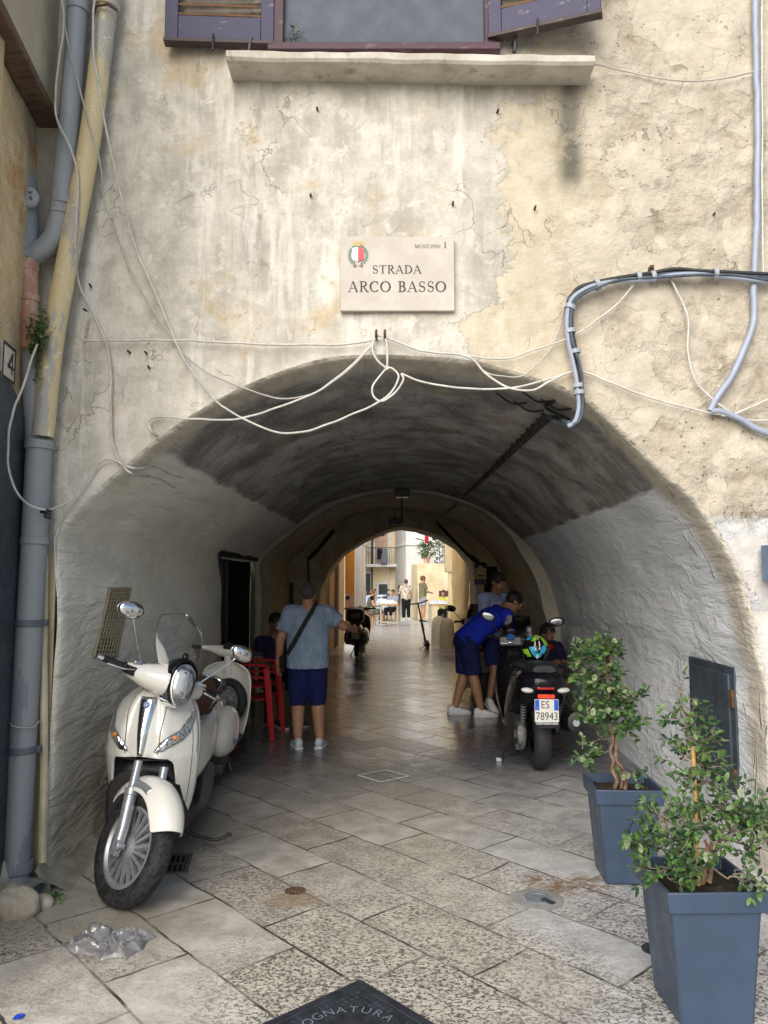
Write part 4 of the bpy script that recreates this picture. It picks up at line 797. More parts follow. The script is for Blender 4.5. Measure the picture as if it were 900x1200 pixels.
# crumpled clear bag
M_bag = Mat('clear plastic film'); nt = M_bag.nt
tr = M_bag.n('BsdfTransparent', {'Color': (.97, .97, 1)}); gl = M_bag.n('BsdfGlossy', {'Color': (1, 1, 1), 'Roughness': .2}); df = M_bag.n('BsdfDiffuse', {'Color': (.8, .82, .88)}); f1 = M_bag.n('Fresnel', {'IOR': 1.6})
m1 = M_bag.n('MixShader', {0: .17, 1: tr.outputs[0], 2: df.outputs[0]}); m2 = M_bag.n('MixShader', {0: M_bag.math('ADD', f1.outputs[0], .03), 1: m1.outputs[0], 2: gl.outputs[0]}); nt.links.new(m2.outputs[0], nt.nodes['Material Output'].inputs[0])
mb = MB(); rows = []
def rid(x, y, s): return 1-abs(noise.noise(V((x*s, y*s, s))))*2.2
for i in range(44):
    r = []
    for j in range(30):
        u, v = i/43-.5, j/29-.5; ed = max(0, 1-(2*max(abs(u), abs(v)))**3); lb_ = .55+.45*abs(u*2.2) if u < 0 else .6+.5*u
        z = .004+ed*(.045*max(0, rid(u, v, 4.3))+.035*max(0, rid(u, v, 8.1))+.018*rid(u+3, v, 17))*lb_*(1.25 if abs(u+.2) < .15 or u > .1 else .6)
        x = u*.36+.035*noise.noise(V((u*5, v*5, 7))); y = v*.24+.035*noise.noise(V((u*5, v*5, 3))); r.append(V((x, y, max(z, .003))))
    rows.append(r)
mb.grid(rows); bag = mb.build('plastic_bag', M_bag.m, angle=80, loc=G(124, 1107)); bag.rotation_euler.z = R(-14); tag(bag, 'crumpled clear plastic bag lying on the paving', 'plastic bag')
mb = MB(); mb.grid([[V((i*.012, j*.012, .004+.01*abs(noise.noise(V((i*.9, j*.9, 2)))))) for j in range(4)] for i in range(4)]); wr = mb.build('wrapper', mat('blue foil', (.02, .06, .5), .25, var=.4, scale=60), angle=0, loc=G(14, 1196)); tag(wr, 'tiny crumpled blue sweet wrapper on the paving', 'litter')

# ---------------------------------------------------------------- planters and shrubs
M_pot = mat('blue grey planter plastic', (.042, .066, .112), .42, var=.1, scale=4, bump=.08, bscale=200, dirt=.06); M_soil = mat('dark potting soil', (.028, .020, .013), .95, var=.5, scale=40, bump=1.0, bscale=50)
M_bark = mat('pinkish bark', (.22, .14, .09), .85, var=.35, scale=40, bump=.5); M_twig = mat('grey twig', (.20, .17, .13), .85, var=.3, scale=50, bump=.4); M_bamboo = mat('bamboo stake', (.46, .29, .10), .55, var=.2, scale=30)
def planter(label, c, top, bot, h, rz, lean=0):
    t = thing('planter', label, 'planter', c, (0, 0, rz), 'tall square blue grey planters'); mb = MB(); rim = h*.155; w = .014
    def sq(z, s, r=.012):
        p = []
        for sx, sy in ((-1, -1), (1, -1), (1, 1), (-1, 1)): p.append(V((sx*s/2, sy*s/2, z)))
        return p
    k = lerp(bot, top-.035, (h-rim)/h)
    mb.loft([sq(0, bot), sq(h-rim, k)], True, False); mb.build('body', M_pot, t, bevel=.012)
    mb = MB(); mb.loft([sq(h-rim, k-.004), sq(h-rim-.0, top-.014), sq(h, top), sq(h, top-.032), sq(h-.09, top-.05)], False, False); mb.build('rim', M_pot, t, bevel=.004)
    mb = MB(); n = 15; s = top-.05; mb.grid([[V((s*(i/n-.5), s*(j/n-.5), h-.05+.03*noise.noise(V((i*.6, j*.6, 1)))+.012*noise.noise(V((i*1.9, j*1.9, 4))))) for j in range(n+1)] for i in range(n+1)]); mb.build('soil', M_soil, t)
    return t
pf = G(792, 1199); near = planter('nearest blue grey planter holding the bushy shrub tied to a stake', (1.272, 3.235, 0), .395, .285, .515, R(1)); farp = planter('farther blue grey planter with the slim leafy tree beside the wall panel', (1.388, 4.60, 0), .385, .275, .53, R(-3))
def branch(st, a, b, r0, r1, sag=.0, wig=.02, k=5):
    a, b = V(a), V(b); pts = [a]
    for i in range(1, k):
        t = i/k; pts.append(a.lerp(b, t)+V((random.gauss(0, wig), random.gauss(0, wig), sag*sin(PI*t)+random.gauss(0, wig*.5))))
    pts.append(b); pts = smooth_pts(pts, 3); st.tube(pts, [r0, r1], 6); return pts
def sprig(lv, st, tip, d, n, L, W, rad=.05):  # leaves along a short twig
    d = V(d).normalized(); b = V(tip); e = b+d*rad*2.0; pts = branch(st, b, e, .0022, .001, wig=.004, k=3)
    for i in range(n):
        t = (i+.6)/n; c = b.lerp(e, t); a = i*2.4+random.uniform(-.5, .5); o = d.orthogonal().normalized(); o = Quaternion(d, a) @ o
        ld = (o*random.uniform(.7, 1.1)+d*random.uniform(.25, .9)+V((0, 0, random.uniform(-.25, .3)))); lv.mi = random.choices((0, 1, 2, 3), (4, 4, 1.8, 3))[0]
        lv.leaf(c, ld, V((random.uniform(-.4, .4), random.uniform(-.7, .1), 1)), L*random.uniform(.7, 1.2), W*random.uniform(.8, 1.15), random.uniform(.05, .3))
    lv.leaf(e, d, (0, -.3, 1), L*.8, W*.7, .1)
def shrub(name, label, root, trunks, blobs, L, W, name2=None, group=None):
    root = V(root); t = thing(name, label, 'shrub', root); st = MB(); lv = MB(); tk = MB(); hubs = []
    for a, b, r in trunks: hubs += branch(tk, V(a)-root, V(b)-root, r, r*.55, wig=.008, k=6)[4:]
    for c, rad, n, nl in blobs:
        c = V(c)-root; start = min(hubs, key=lambda h: (h-c).length+.3*max(0, h.z-c.z)); mid = branch(st, start, c, .005, .0025, wig=.012)
        for i in range(int(n*.78)):
            u = V((random.gauss(0, 1), random.gauss(0, 1), random.gauss(0, 1))).normalized()*random.random()**.5; p = c+V((u.x*rad[0], u.y*rad[1], u.z*rad[2])); d = (p-c).normalized()+V((0, -.1, .35))+V((random.gauss(0, .4), random.gauss(0, .4), random.gauss(0, .3)))
            if i % 2 == 0: branch(st, c.lerp(start, random.random()*.25), p, .003, .0014, wig=.008, k=3)
            sprig(lv, st, p, d, nl, L, W, .035)
    tk.build('trunk', M_bark, t); st.build('twig', M_twig, t); lv.build('foliage', [M_leafA, M_leafB, M_leafC, M_leafD], t, angle=0); return t, root
def px3(x, y, Y): return P(x, y, Y)
b0 = px3(726, 922, 4.60); b0.z = .49
shrub('potted_tree', 'slim tree with rounded glossy leaves in the farther planter', b0, [(b0+V((-.03, 0, 0)), px3(717, 858, 4.58), .013), (b0+V((.012, .01, 0)), px3(722, 868, 4.6), .012), (b0+V((.03, -.01, 0)), px3(716, 850, 4.62), .011), (px3(717, 860, 4.6), px3(708, 770, 4.6), .012), (px3(712, 800, 4.6), px3(720, 750, 4.6), .008)],
    [(px3(705, 764, 4.6), (.10, .12, .07), 26, 6), (px3(686, 768, 4.58), (.09, .1, .05), 18, 6), (px3(722, 770, 4.6), (.08, .1, .06), 14, 6), (px3(700, 792, 4.6), (.13, .13, .08), 30, 6), (px3(712, 822, 4.6), (.13, .13, .08), 34, 6), (px3(735, 822, 4.58), (.09, .1, .05), 18, 6), (px3(690, 834, 4.58), (.07, .1, .05), 13, 6), (px3(722, 846, 4.6), (.10, .1, .05), 18, 6), (px3(740, 850, 4.6), (.06, .08, .05), 9, 6), (px3(690, 882, 4.5), (.05, .06, .035), 11, 6), (px3(703, 866, 4.55), (.05, .06, .03), 8, 5), (px3(736, 906, 4.55), (.035, .05, .02), 6, 5)], .044, .034)
b1 = px3(822, 1030, 3.24); b1.z = .475
shrub('potted_shrub', 'bushy grey green shrub with a tall thin shoot in the nearest planter', b1, [(b1, px3(826, 985, 3.22), .013), (b1+V((.02, .01, 0)), px3(838, 975, 3.25), .012), (b1+V((.03, 0, 0)), px3(850, 968, 3.22), .010), (b1+V((-.03, 0, 0)), px3(812, 965, 3.24), .009), (px3(818, 960, 3.24), px3(812, 880, 3.26), .006), (px3(814, 890, 3.26), px3(797, 806, 3.27), .0045)],
    [(px3(798, 812, 3.27), (.025, .04, .04), 5, 5), (px3(806, 838, 3.27), (.04, .05, .05), 12, 6), (px3(812, 868, 3.26), (.055, .06, .05), 17, 6), (px3(800, 890, 3.25), (.05, .05, .03), 9, 6), (px3(820, 895, 3.26), (.05, .06, .04), 14, 6), (px3(826, 918, 3.26), (.06, .06, .04), 12, 6),
     (px3(775, 960, 3.22), (.08, .10, .055), 22, 6), (px3(760, 985, 3.2), (.07, .09, .06), 20, 6), (px3(785, 1000, 3.12), (.08, .07, .06), 22, 6), (px3(772, 1022, 3.1), (.05, .06, .03), 12, 6), (px3(806, 1018, 3.1), (.05, .05, .04), 16, 7), (px3(845, 945, 3.22), (.08, .10, .05), 22, 6), (px3(870, 950, 3.22), (.09, .10, .06), 26, 6), (px3(888, 962, 3.2), (.07, .10, .06), 18, 6), (px3(862, 975, 3.15), (.08, .08, .06), 20, 6), (px3(885, 990, 3.18), (.06, .08, .05), 12, 6), (px3(820, 970, 3.15), (.08, .08, .05), 16, 6), (px3(868, 1028, 3.1), (.035, .05, .03), 9, 6)], .039, .021)
sk = thing('plant_stake', 'yellow bamboo stake standing in the nearest planter', 'stake', (px3(818, 1030, 3.23).x, 3.23, .47)); mb = MB(); mb.tube([(0, 0, 0), px3(816, 960, 3.23)-sk.location, px3(812, 874, 3.24)-sk.location], .0085, 8)
mb.build('cane', M_bamboo, sk)
for y in (900, 930, 965, 1000):
    mb = MB(); c = px3(interp(y, [(874, 812), (960, 816), (1030, 818)]), y, 3.232)-sk.location; mb.lathe([(.008, -.004), (.0105, 0), (.008, .004)], c, (0, 0, 1), 8); mb.build('node_ring', M_bamboo, sk)
# ---------------------------------------------------------------- vehicles
M_white = mat('cream white scooter paint', (.76, .74, .68), .2, var=.05, scale=3, coat=.6, spec=.5, dirt=.10); M_chrome = mat('chrome', (.72, .73, .75), .1, 1.0, var=.04)
M_silver = mat('silver alloy paint', (.40, .42, .45), .32, .6, var=.06); M_rubber = mat('tyre rubber', (.018, .018, .02), .72, var=.25, scale=30, bump=.2); M_blackp = mat('black plastic', (.009, .009, .011), .45, var=.15, bump=.1, bscale=300); M_blackg = mat('gloss black paint', (.005, .005, .008), .22, var=.1, spec=.3)
M_brown = mat('brown leather', (.070, .024, .014), .48, var=.2, scale=12, bump=.25, bscale=200); M_seat = mat('black seat vinyl', (.015, .015, .017), .5, bump=.25, bscale=220); M_lens = glass('clear lens', (.92, .95, 1), .25); M_shield = glass('windscreen film', (.95, .97, .98), .05)
M_amber = mat('amber lens', (.55, .20, .05), .25); M_redl = mat('red lens', (.45, .01, .01), .2, coat=.5); M_blue = mat('emblem blue', (.03, .12, .38), .3); M_engine = mat('grey engine casing', (.10, .10, .105), .5, .3, dirt=.3)
M_clus = Mat('lamp reflector', .12, 1.0); M_clus.set('Base Color', (.72, .76, .82)); M_clus.normal(M_clus.bump(M_clus.voro(M_clus.obj(), 40, 'F1', 0), .35, .01)); M_clus = M_clus.m
def treaded():
    a = Mat('grooved tyre rubber', .75); p = a.obj(); w = a.noise(a.map(p, sc=(1, 1, 1)), 30, 1, .3, 1.5); col = a.mix(a.step(w, .5, .54), (.022, .022, .024), (.006, .006, .006)); a.colour(col); a.normal(a.bump(w, -.5, .006)); return a.m
M_tread = treaded()
def RX(a): return MX.Rotation(R(a), 4, 'X')
def RY(a): return MX.Rotation(R(a), 4, 'Y')
def RZ(a): return MX.Rotation(R(a), 4, 'Z')
def T(*p): return MX.Translation(V(p))
def tyre_prof(Ro, w):                       # (radius, axial) profile of a tyre
    ri = Ro-w*.82; return [(ri, -w*.36), (ri+w*.18, -w*.47), (Ro-w*.3, -w*.5), (Ro-w*.09, -w*.36), (Ro-.001, -w*.14), (Ro, 0), (Ro-.001, w*.14), (Ro-w*.09, w*.36), (Ro-w*.3, w*.5), (ri+w*.18, w*.47), (ri, w*.36)]
def wheel(parent, c, Ro, w, m=None, spokes=0, rim=None, axis=(1, 0, 0), hub=.05, tread=None):
    m = m or MX.Identity(4); wt = MB(); wt.lathe(tyre_prof(Ro, w), c, axis, 56); wt.xf(m); t = wt.build('wheel', tread or M_rubber, parent, angle=70)
    ri = Ro-w*.82; rb = MB(); c = V(c); A = V(axis).normalized(); X = A.orthogonal().normalized(); Y = A.cross(X)
    rb.lathe([(ri+.008, -w*.36), (ri-.012, -w*.38), (ri-.026, -w*.27), (ri-.03, 0), (ri-.026, w*.27), (ri-.012, w*.38), (ri+.008, w*.36)], c, axis, 56)
    rb.lathe([(.001, -w*.42), (hub*.6, -w*.42), (hub, -w*.3), (hub, w*.3), (hub*.6, w*.42), (.001, w*.42)], c, axis, 24)
    for i in range(spokes):
        a = 2*PI*i/spokes
        for sd in (-1, 1):
            d0 = X*cos(a)+Y*sin(a); d1 = X*cos(a+sd*.07)+Y*sin(a+sd*.07); tn = A.cross(d0)
            p0 = c+d0*hub*.9+A*sd*w*.26; p1 = c+d1*(ri-.022)+A*sd*w*.2; q = [(-.5, -.5), (.5, -.5), (.5, .5), (-.5, .5)]
            rb.loft([[p0+tn*u*.013+A*v*.012 for u, v in q], [p1+tn*u*.019+A*v*.014 for u, v in q]])
    if not spokes: rb.lathe([(.002, -w*.2), (ri-.03, -w*.12), (ri-.03, w*.12), (.002, w*.2)], c, axis, 32)
    rb.xf(m); rb.build('rim', rim or M_silver, t, angle=35); return t
M_mirg = mat('dark mirror glass', (.10, .11, .12), .12, 1.0)
def mirror(parent, base, head, m, chrome=True, face=(0, 1, 0), size=(.075, .022, .05), rot=0):
    mb = MB(); mb.tube(smooth_pts([base, V(base).lerp(V(head), .5)+V((0, 0, .0)), head], 4), .0055, 7); mb.xf(m); s = mb.build('mirror', M_chrome if chrome else M_blackp, parent)
    mb = MB(); q = MX.Rotation(R(rot), 3, 'Y'); mb.ball(head, size, 22, 12, q); mb.xf(m); mb.build('mirror_head', M_chrome if chrome else M_blackp, s)
    mb = MB(); f = V(face); mb.ball(V(head)+f*size[1]*.82, (size[0]*.9, .006, size[2]*.9), 20, 6, q); mb.xf(m); mb.build('mirror_glass', M_chrome if chrome else M_mirg, s)

# --- cream white scooter in front (front toward the camera)
c0 = G(136, 1060); B = thing('parked_scooter', 'cream white scooter with clear windscreen, nearest at the left wall, front wheel turned', 'scooter', c0, (0, R(3.5), R(1)))
RW = .295; AX0 = V((0, .085, RW)); AXD = V((0, .42, .907)).normalized()
SM_ = MX.Translation(AX0) @ MX.Rotation(R(49), 4, AXD) @ MX.Translation(-AX0)
wheel(B, (0, 0, RW), RW, .112, SM_, 19, tread=M_tread, hub=.058)
for sx in (-1, 1):
    mb = MB(); x = sx*.092; mb.tube([(x, .005, RW-.03), (x, .02, RW+.05), (x, .035, RW+.10), (x*.98, .10, RW+.25)], [.026, .03, .032, .034], 14); mb.tube([(x*.98, .10, RW+.25), (x*.95, .165, RW+.40)], .023, 14); mb.lathe([(.026, -.02), (.04, -.02), (.04, .02), (.026, .02)], (x*.98, .098, RW+.25), AXD, 16)
    mb.lathe([(.0, -.02), (.02, -.02), (.024, .012), (.03, .02), (.03, .035), (.0, .035)], (x*.9, 0, RW), (sx, 0, 0), 16); mb.box((x, .012, RW-.012), (.03, .06, .08)); mb.xf(SM_); mb.build('fork_leg', M_silver, B, bevel=.004)
# brake disc side piece
mb = MB(); mb.lathe([(.05, -.004), (.125, -.004), (.125, .004), (.05, .004), (.05, -.004)], (.062, 0, RW), (1, 0, 0), 40); mb.box((.075, .11, RW+.06), (.04, .07, .09)); mb.xf(SM_); mb.build('brake_disc', M_chrome, B)
# front mudguard
rows = []
for i in range(27):
    a = R(lerp(33, 150, i/26)); e = min(1, (i+1)/5)*min(1, (27-i)/5); rr = RW+.04+.02*sin(a); r = []
    for j in range(15):
        s = -1+2*j/14; wv = (.094+.018*e)*s; drop = .085*abs(s)**3.2+.012*abs(s); r.append(V((wv, -cos(a)*(rr-drop), RW+sin(a)*(rr-drop)*1.02+.012)))
    rows.append(r)
mb = MB(); mb.grid(rows); mb.xf(SM_); mb.build('mudguard', M_white, B, solid=.006, sub=1, angle=80)
mb = MB()
rows = []
for i in range(9):
    a = R(lerp(78, 118, i/8)); r = []
    for j in range(8):
        s = -1.0+.62*j/7; rr = RW+.062; drop = .07*abs(s)**2.4; r.append(V((.106*s, -cos(a)*(rr-drop), RW+sin(a)*(rr-drop)+.012)))
    rows.append(r)
mb.grid(rows); mb.xf(SM_); mb.build('fork_cover', M_silver, B, solid=.008, angle=80)
# front apron
def half_w(z): return interp(z, [(.30, .215), (.38, .235), (.46, .252), (.56, .266), (.68, .276), (.78, .274), (.86, .262), (.93, .240), (.985, .21), (1.03, .165), (1.065, .11)])
def apron(s, z):                            # s -1..1 across, local point
    w = half_w(z); y = interp(z, [(.3, .30), (.5, .245), (.7, .20), (.85, .215), (.95, .25), (1.03, .295), (1.07, .33)])
    y += .21*abs(s)**2.6+.035*abs(s); y -= .016*math.exp(-((abs(s)-.42-.1*(1-z))/.13)**2)*max(0, min(1, (z-.66)/.08)); y += .006*math.exp(-((abs(s)-.25)/.07)**2)
    return V((w*math.copysign(abs(s)**.92, s), y, z))
mb = MB()
zz = [.33+.37*i/15 for i in range(16)]+[.703, .706, .71, .716]+[.72+.346*i/20 for i in range(1, 21)]
for sg in (-1, 1):
    mb.grid([[apron(sg*lerp(interp(z, [(.33, .93), (.40, .80), (.50, .70), (.60, .655), (.66, .62), (.69, .56), (.70, .50), (.706, .30), (.716, 0)]), 1, j/22), z) for j in range(23)] for z in zz])
mb.build('front_apron', M_white, B, solid=.014, angle=60)
mb = MB()
for sg in (-1, 1):                         # arch lip and side return of the apron
    mb.grid([[apron(sg, lerp(.33, 1.0, i/16))+V((-sg*.004, .0, 0)), apron(sg, lerp(.33, 1.0, i/16))+V((-sg*.01, .10, 0)), apron(sg, lerp(.33, 1.0, i/16))+V((-sg*.05, .19, .0))] for i in range(17)])
mb.build('apron_side', M_white, B, solid=.006, angle=60)
mb = MB(); mb.grid([[apron(-.66+1.32*j/12, .705)+V((0, .02+.06*k, -.008)) for j in range(13)] for k in range(3)]); mb.grid([[V((x, .33+.02*abs(x), z)) for x in (-.17, -.08, 0, .08, .17)] for z in (.42, .55, .70)]); mb.build('wheel_arch', M_blackp, B, solid=.01)
mb = MB()
for sg in (-1, 1): mb.tube([apron(sg*interp(z, [(.72, .30), (.86, .34), (1.03, .5)]), z)+V((0, -.0005, 0)) for z in [.725+.3*i/12 for i in range(13)]], .0022, 4)
for sg in (-1, 1): mb.tube([apron(sg*.9, z)+V((0, -.0005, 0)) for z in [.40+.55*i/14 for i in range(15)]], .0022, 4)
mb.build('panel_seams', M_blackp, B)
# chrome centre bar with emblem
mb = MB(); rows = []
for i in range(19):
    z = lerp(.722, 1.035, i/18); hw = interp(z, [(.722, .017), (.80, .026), (.9, .035), (.99, .044), (1.02, .045), (1.035, .04)])/half_w(z); rows.append([apron(0, z)+V((half_w(z)*hw*s, -.004-.013*(1-abs(s)**2.5), 0)) for s in (-1, -.85, -.5, 0, .5, .85, 1)])
mb.grid(rows); cb = mb.build('centre_trim', M_chrome, B, solid=.004, angle=60)
mb = MB(); pc = apron(0, .995)+V((0, -.022, 0)); mb.prism([(.021*cos(R(60*k+30)), .021*sin(R(60*k+30))) for k in range(6)], pc, (1, 0, 0), (0, .25, .97), (0, -.004, 0)); em = mb.build('emblem', M_blue, cb, bevel=.001)
mb = MB()
for k in range(3): mb.box(pc+V((0, -.0052, 0)), (.026, .002, .0035), MX.Rotation(R(60*k), 3, 'Y'))
mb.lathe([(.0165, -.001), (.0165, .001), (.0145, .001), (.0145, -.001)], pc+V((0, -.0052, 0)), (0, 1, 0), 6); mb.build('emblem_mark', mat('pale emblem', (.5, .6, .75), .3), em)
for sg in (-1, 1):
    op = [(.075, .742), (.105, .792), (.150, .828), (.196, .850), (.214, .885), (.226, .935), (.236, .94), (.240, .885), (.232, .835), (.205, .795), (.165, .775), (.12, .75)]
    cx_ = sum(p[0] for p in op)/len(op); cz_ = sum(p[1] for p in op)/len(op)
    def on(p, o): return apron(sg*(p[0]/half_w(p[1]))**(1/.92), p[1])+V((0, -o, 0))
    mb = MB(); n = len(op); mb.add([on(p, .007) for p in op]+[on((lerp(p[0], cx_, .5), lerp(p[1], cz_, .5)), .016) for p in op]+[on((cx_, cz_), .018)], [(i, (i+1) % n, n+(i+1) % n, n+i) for i in range(n)]+[(n+i, n+(i+1) % n, 2*n) for i in range(n)]); li = mb.build('indicator', M_clus, B, angle=30)
    mb = MB(); q = on((.17, .815), .02); mb.ball(q, (.022, .01, .015), 12, 8); mb.build('indicator_bulb', M_amber, li)
    mb = MB(); mb.tube([on(p, .009) for p in op+op[:1]], .0035, 5); mb.build('indicator_rim', M_chrome, li)
# body behind the apron
mb = MB()
def sect(y, zb, zt, wb, wt, n=20, e=3.0):
    r = []
    for k in range(n):
        a = 2*PI*k/n; ca, sa = cos(a), sin(a); x = math.copysign(abs(ca)**(2/e), ca); z = math.copysign(abs(sa)**(2/e), sa); w = lerp(wb, wt, (z+1)/2); r.append(V((x*w, y, (zb+zt)/2+z*(zt-zb)/2)))
    return r
mb.loft([sect(.30, .16, .62, .16, .2), sect(.36, .13, .60, .19, .24), sect(.55, .13, .40, .2, .245), sect(.85, .13, .36, .2, .24), sect(1.0, .15, .5, .19, .22), sect(1.15, .2, .55, .16, .2)]); mb.build('lower_fairing', M_blackp, B, angle=50)
mb = MB(); mb.loft([sect(.40, .56, 1.02, .19, .12), sect(.46, .52, 1.03, .225, .16), sect(.52, .5, .98, .20, .12)]); mb.build('inner_shield', M_brown, B, angle=50)
mb = MB(); mb.loft([sect(.66, .36, .56, .10, .10), sect(.80, .36, .74, .18, .15), sect(1.0, .38, .78, .225, .19), sect(1.3, .42, .78, .23, .19), sect(1.6, .52, .80, .2, .15), sect(1.86, .66, .82, .1, .08)]); mb.build('rear_body', M_white, B, angle=50)
mb = MB(); mb.loft([sect(.70, .72, .84, .10, .09), sect(.80, .75, .90, .17, .14), sect(1.05, .76, .92, .19, .165), sect(1.2, .77, .93, .185, .16), sect(1.32, .78, .99, .17, .145), sect(1.6, .79, 1.0, .15, .12), sect(1.78, .8, .96, .09, .07)]); mb.build('seat', M_brown, B, angle=60)
mb = MB(); mb.tube(smooth_pts([(.17, .78, .83), (.21, 1.0, .84), (.2, 1.3, .86)], 4), .011, 8); mb.tube(smooth_pts([(.14, 1.45, .86), (.15, 1.75, .93), (0, 1.95, .95), (-.15, 1.75, .93), (-.14, 1.45, .86)], 5), .013, 8); mb.build('grab_rail', M_chrome, B)
wheel(B, (0, 1.45, .28), .28, .13, None, 12)
mb = MB(); mb.loft([sect(.95, .17, .40, .05, .06), sect(1.2, .16, .45, .09, .09), sect(1.5, .2, .40, .05, .05)]); mb.xf(T(.14, 0, 0)); mb.build('engine', M_engine, B, angle=50)
mb = MB(); mb.tube(smooth_pts([(.12, .78, .17), (.20, .80, .12), (.34, .84, .075), (.42, .86, .10)], 5), .011, 8); mb.box((.43, .862, .105), (.03, .025, .02)); mb.build('side_stand', M_blackm, B, bevel=.003)
mb = MB(); mb.tube(smooth_pts([(-.16, .85, .2), (-.2, 1.1, .2), (-.2, 1.5, .3), (-.2, 1.75, .36)], 4), [.02, .05, .055, .05], 14); mb.build('exhaust', M_engine, B)
# steering head: cover, lamp, bars, mirrors, screen
HB = V((0, .34, 1.07)); mb = MB()
mb.loft([[V((x, HB.y+y0+ry*cos(2*PI*k/18), HB.z+z0+rz*sin(2*PI*k/18))) for k in range(18)] for x, y0, z0, ry, rz in ((-.285, .05, .055, .03, .028), (-.25, .04, .05, .042, .042), (-.18, .02, .05, .06, .062), (-.10, -.02, .06, .095, .085), (-.04, -.04, .07, .115, .10), (.04, -.04, .07, .115, .10), (.10, -.02, .06, .095, .085), (.18, .02, .05, .06, .062), (.25, .04, .05, .042, .042), (.285, .05, .055, .03, .028))]); mb.xf(SM_); mb.build('handlebar_cover', M_white, B, angle=60)
for sg in (-1, 1):
    mb = MB(); mb.tube([(sg*.27, HB.y+.05, HB.z+.055), (sg*.405, HB.y+.095, HB.z+.058)], .0185, 14); mb.lathe([(.019, -.01), (.029, -.008), (.029, .008), (.019, .01)], (sg*.285, HB.y+.055, HB.z+.056), (sg, .3, 0), 14)
    for k in range(6): mb.lathe([(.018, -.004), (.0205, 0), (.018, .004)], V((sg*.31, HB.y+.063, HB.z+.057)).lerp(V((sg*.395, HB.y+.09, HB.z+.058)), k/5), (sg, .33, 0), 12)
    mb.box((sg*.262, HB.y+.02, HB.z+.05), (.05, .05, .05)); mb.xf(SM_); gp = mb.build('grip', M_blackp, B, bevel=.003)
    mb = MB(); mb.tube([(sg*.405, HB.y+.095, HB.z+.058), (sg*.435, HB.y+.106, HB.z+.0585)], .0175, 12); mb.xf(SM_); mb.build('bar_end', M_chrome, gp)
    mb = MB(); mb.tube(smooth_pts([(sg*.25, HB.y+.0, HB.z+.062), (sg*.33, HB.y-.01, HB.z+.05), (sg*.41, HB.y+.02, HB.z+.045)], 4), .007, 7); mb.xf(SM_); mb.build('brake_lever', M_chrome, gp)
    mirror(B, (sg*.205, HB.y+.03, HB.z+.09), (sg*.42, HB.y+.02, HB.z+.36), SM_, True, (0, 1, 0), (.082, .034, .050), sg*8)
    mb = MB(); mb.lathe([(.02, 0), (.02, .03), (.012, .04), (0, .04)], (sg*.205, HB.y+.03, HB.z+.075), (0, 0, 1), 12); mb.box((sg*.235, HB.y+.02, HB.z+.1), (.05, .02, .018)); mb.xf(SM_); mb.build('mirror_clamp', M_chrome, B, bevel=.003)
LC = V((0, HB.y-.125, HB.z+.075)); TL = MX.Translation(LC) @ RX(-16)
def lamp_pt(a, k=1.0):                      # rounded triangle outline: broad above, narrow below
    x, z = cos(a), sin(a); return V((.078*k*x*(1+.10*z), 0, .118*k*z))
def lampm(mb, name, m, par, **kw): mb.xf(SM_ @ TL); return mb.build(name, m, par, **kw)
mb = MB(); mb.grid([[lamp_pt(2*PI*j/36, k)+V((0, y, 0)) for j in range(36)] for k, y in ((1.12, .09), (1.13, .02), (1.08, -.012), (1.0, -.018), (.96, -.008))], cu=True); hl = lampm(mb, 'headlight', M_chrome, B, angle=60)
mb = MB(); mb.grid([[lamp_pt(2*PI*j/36, k)+V((0, y, 0)) for j in range(36)] for k, y in ((.97, -.006), (.8, .03), (.45, .055), (.02, .06))], cu=True); lampm(mb, 'reflector', M_clus, hl, angle=80)
mb = MB()
for zc_, r in ((.045, .034), (-.04, .03)): mb.lathe([(r, 0), (r*.95, .02), (r*.5, .03), (.001, .032)], (0, .015, zc_), (0, -1, 0), 20)
lampm(mb, 'lamp_bulb', M_chrome, hl)
mb = MB(); mb.grid([[lamp_pt(2*PI*j/36, k)+V((0, y, 0)) for j in range(36)] for k, y in ((.98, -.012), (.85, -.03), (.55, -.044), (.02, -.05))], cu=True); lampm(mb, 'lens', M_lens, hl, angle=80)
mb = MB(); mb.grid([[lamp_pt(R(lerp(15, 165, j/20)), k)+V((0, y, .004)) for j in range(21)] for k, y in ((1.13, -.018), (1.24, -.006), (1.32, .03), (1.30, .09))]); mb.ball((0, .04, .165), (.02, .02, .026), 12, 8); mb.ball((.09, .03, .10), (.016, .016, .02), 10, 6); lampm(mb, 'lamp_cowl', M_blackg, B, solid=.004, angle=60)
rows = []
for i in range(15):
    t = i/14; hw = interp(t, [(0, .135), (.3, .17), (.6, .172), (.8, .155), (.92, .12), (1, .055)]); rows.append([V((hw*s, HB.y-.10+.20*t+.09*abs(s)**2, HB.z+.14+.31*t-.02*abs(s)**3*(t > .9))) for s in [-1+2*j/16 for j in range(17)]])
mb = MB(); mb.grid(rows); mb.xf(SM_); ws = mb.build('windscreen', M_shield, B, angle=80)
mb = MB(); ed = [r[0] for r in rows]+rows[-1][1:-1]+[r[-1] for r in rows[::-1]]; mb.tube(ed, .0028, 5); mb.xf(SM_); mb.build('screen_edge', glass('screen edge', (.75, .80, .82), .6), ws)
mb = MB(); mb.ball((0, HB.y+.02, HB.z+.11), (.12, .07, .035), 16, 8); mb.xf(SM_); mb.build('dashboard', M_blackp, B)

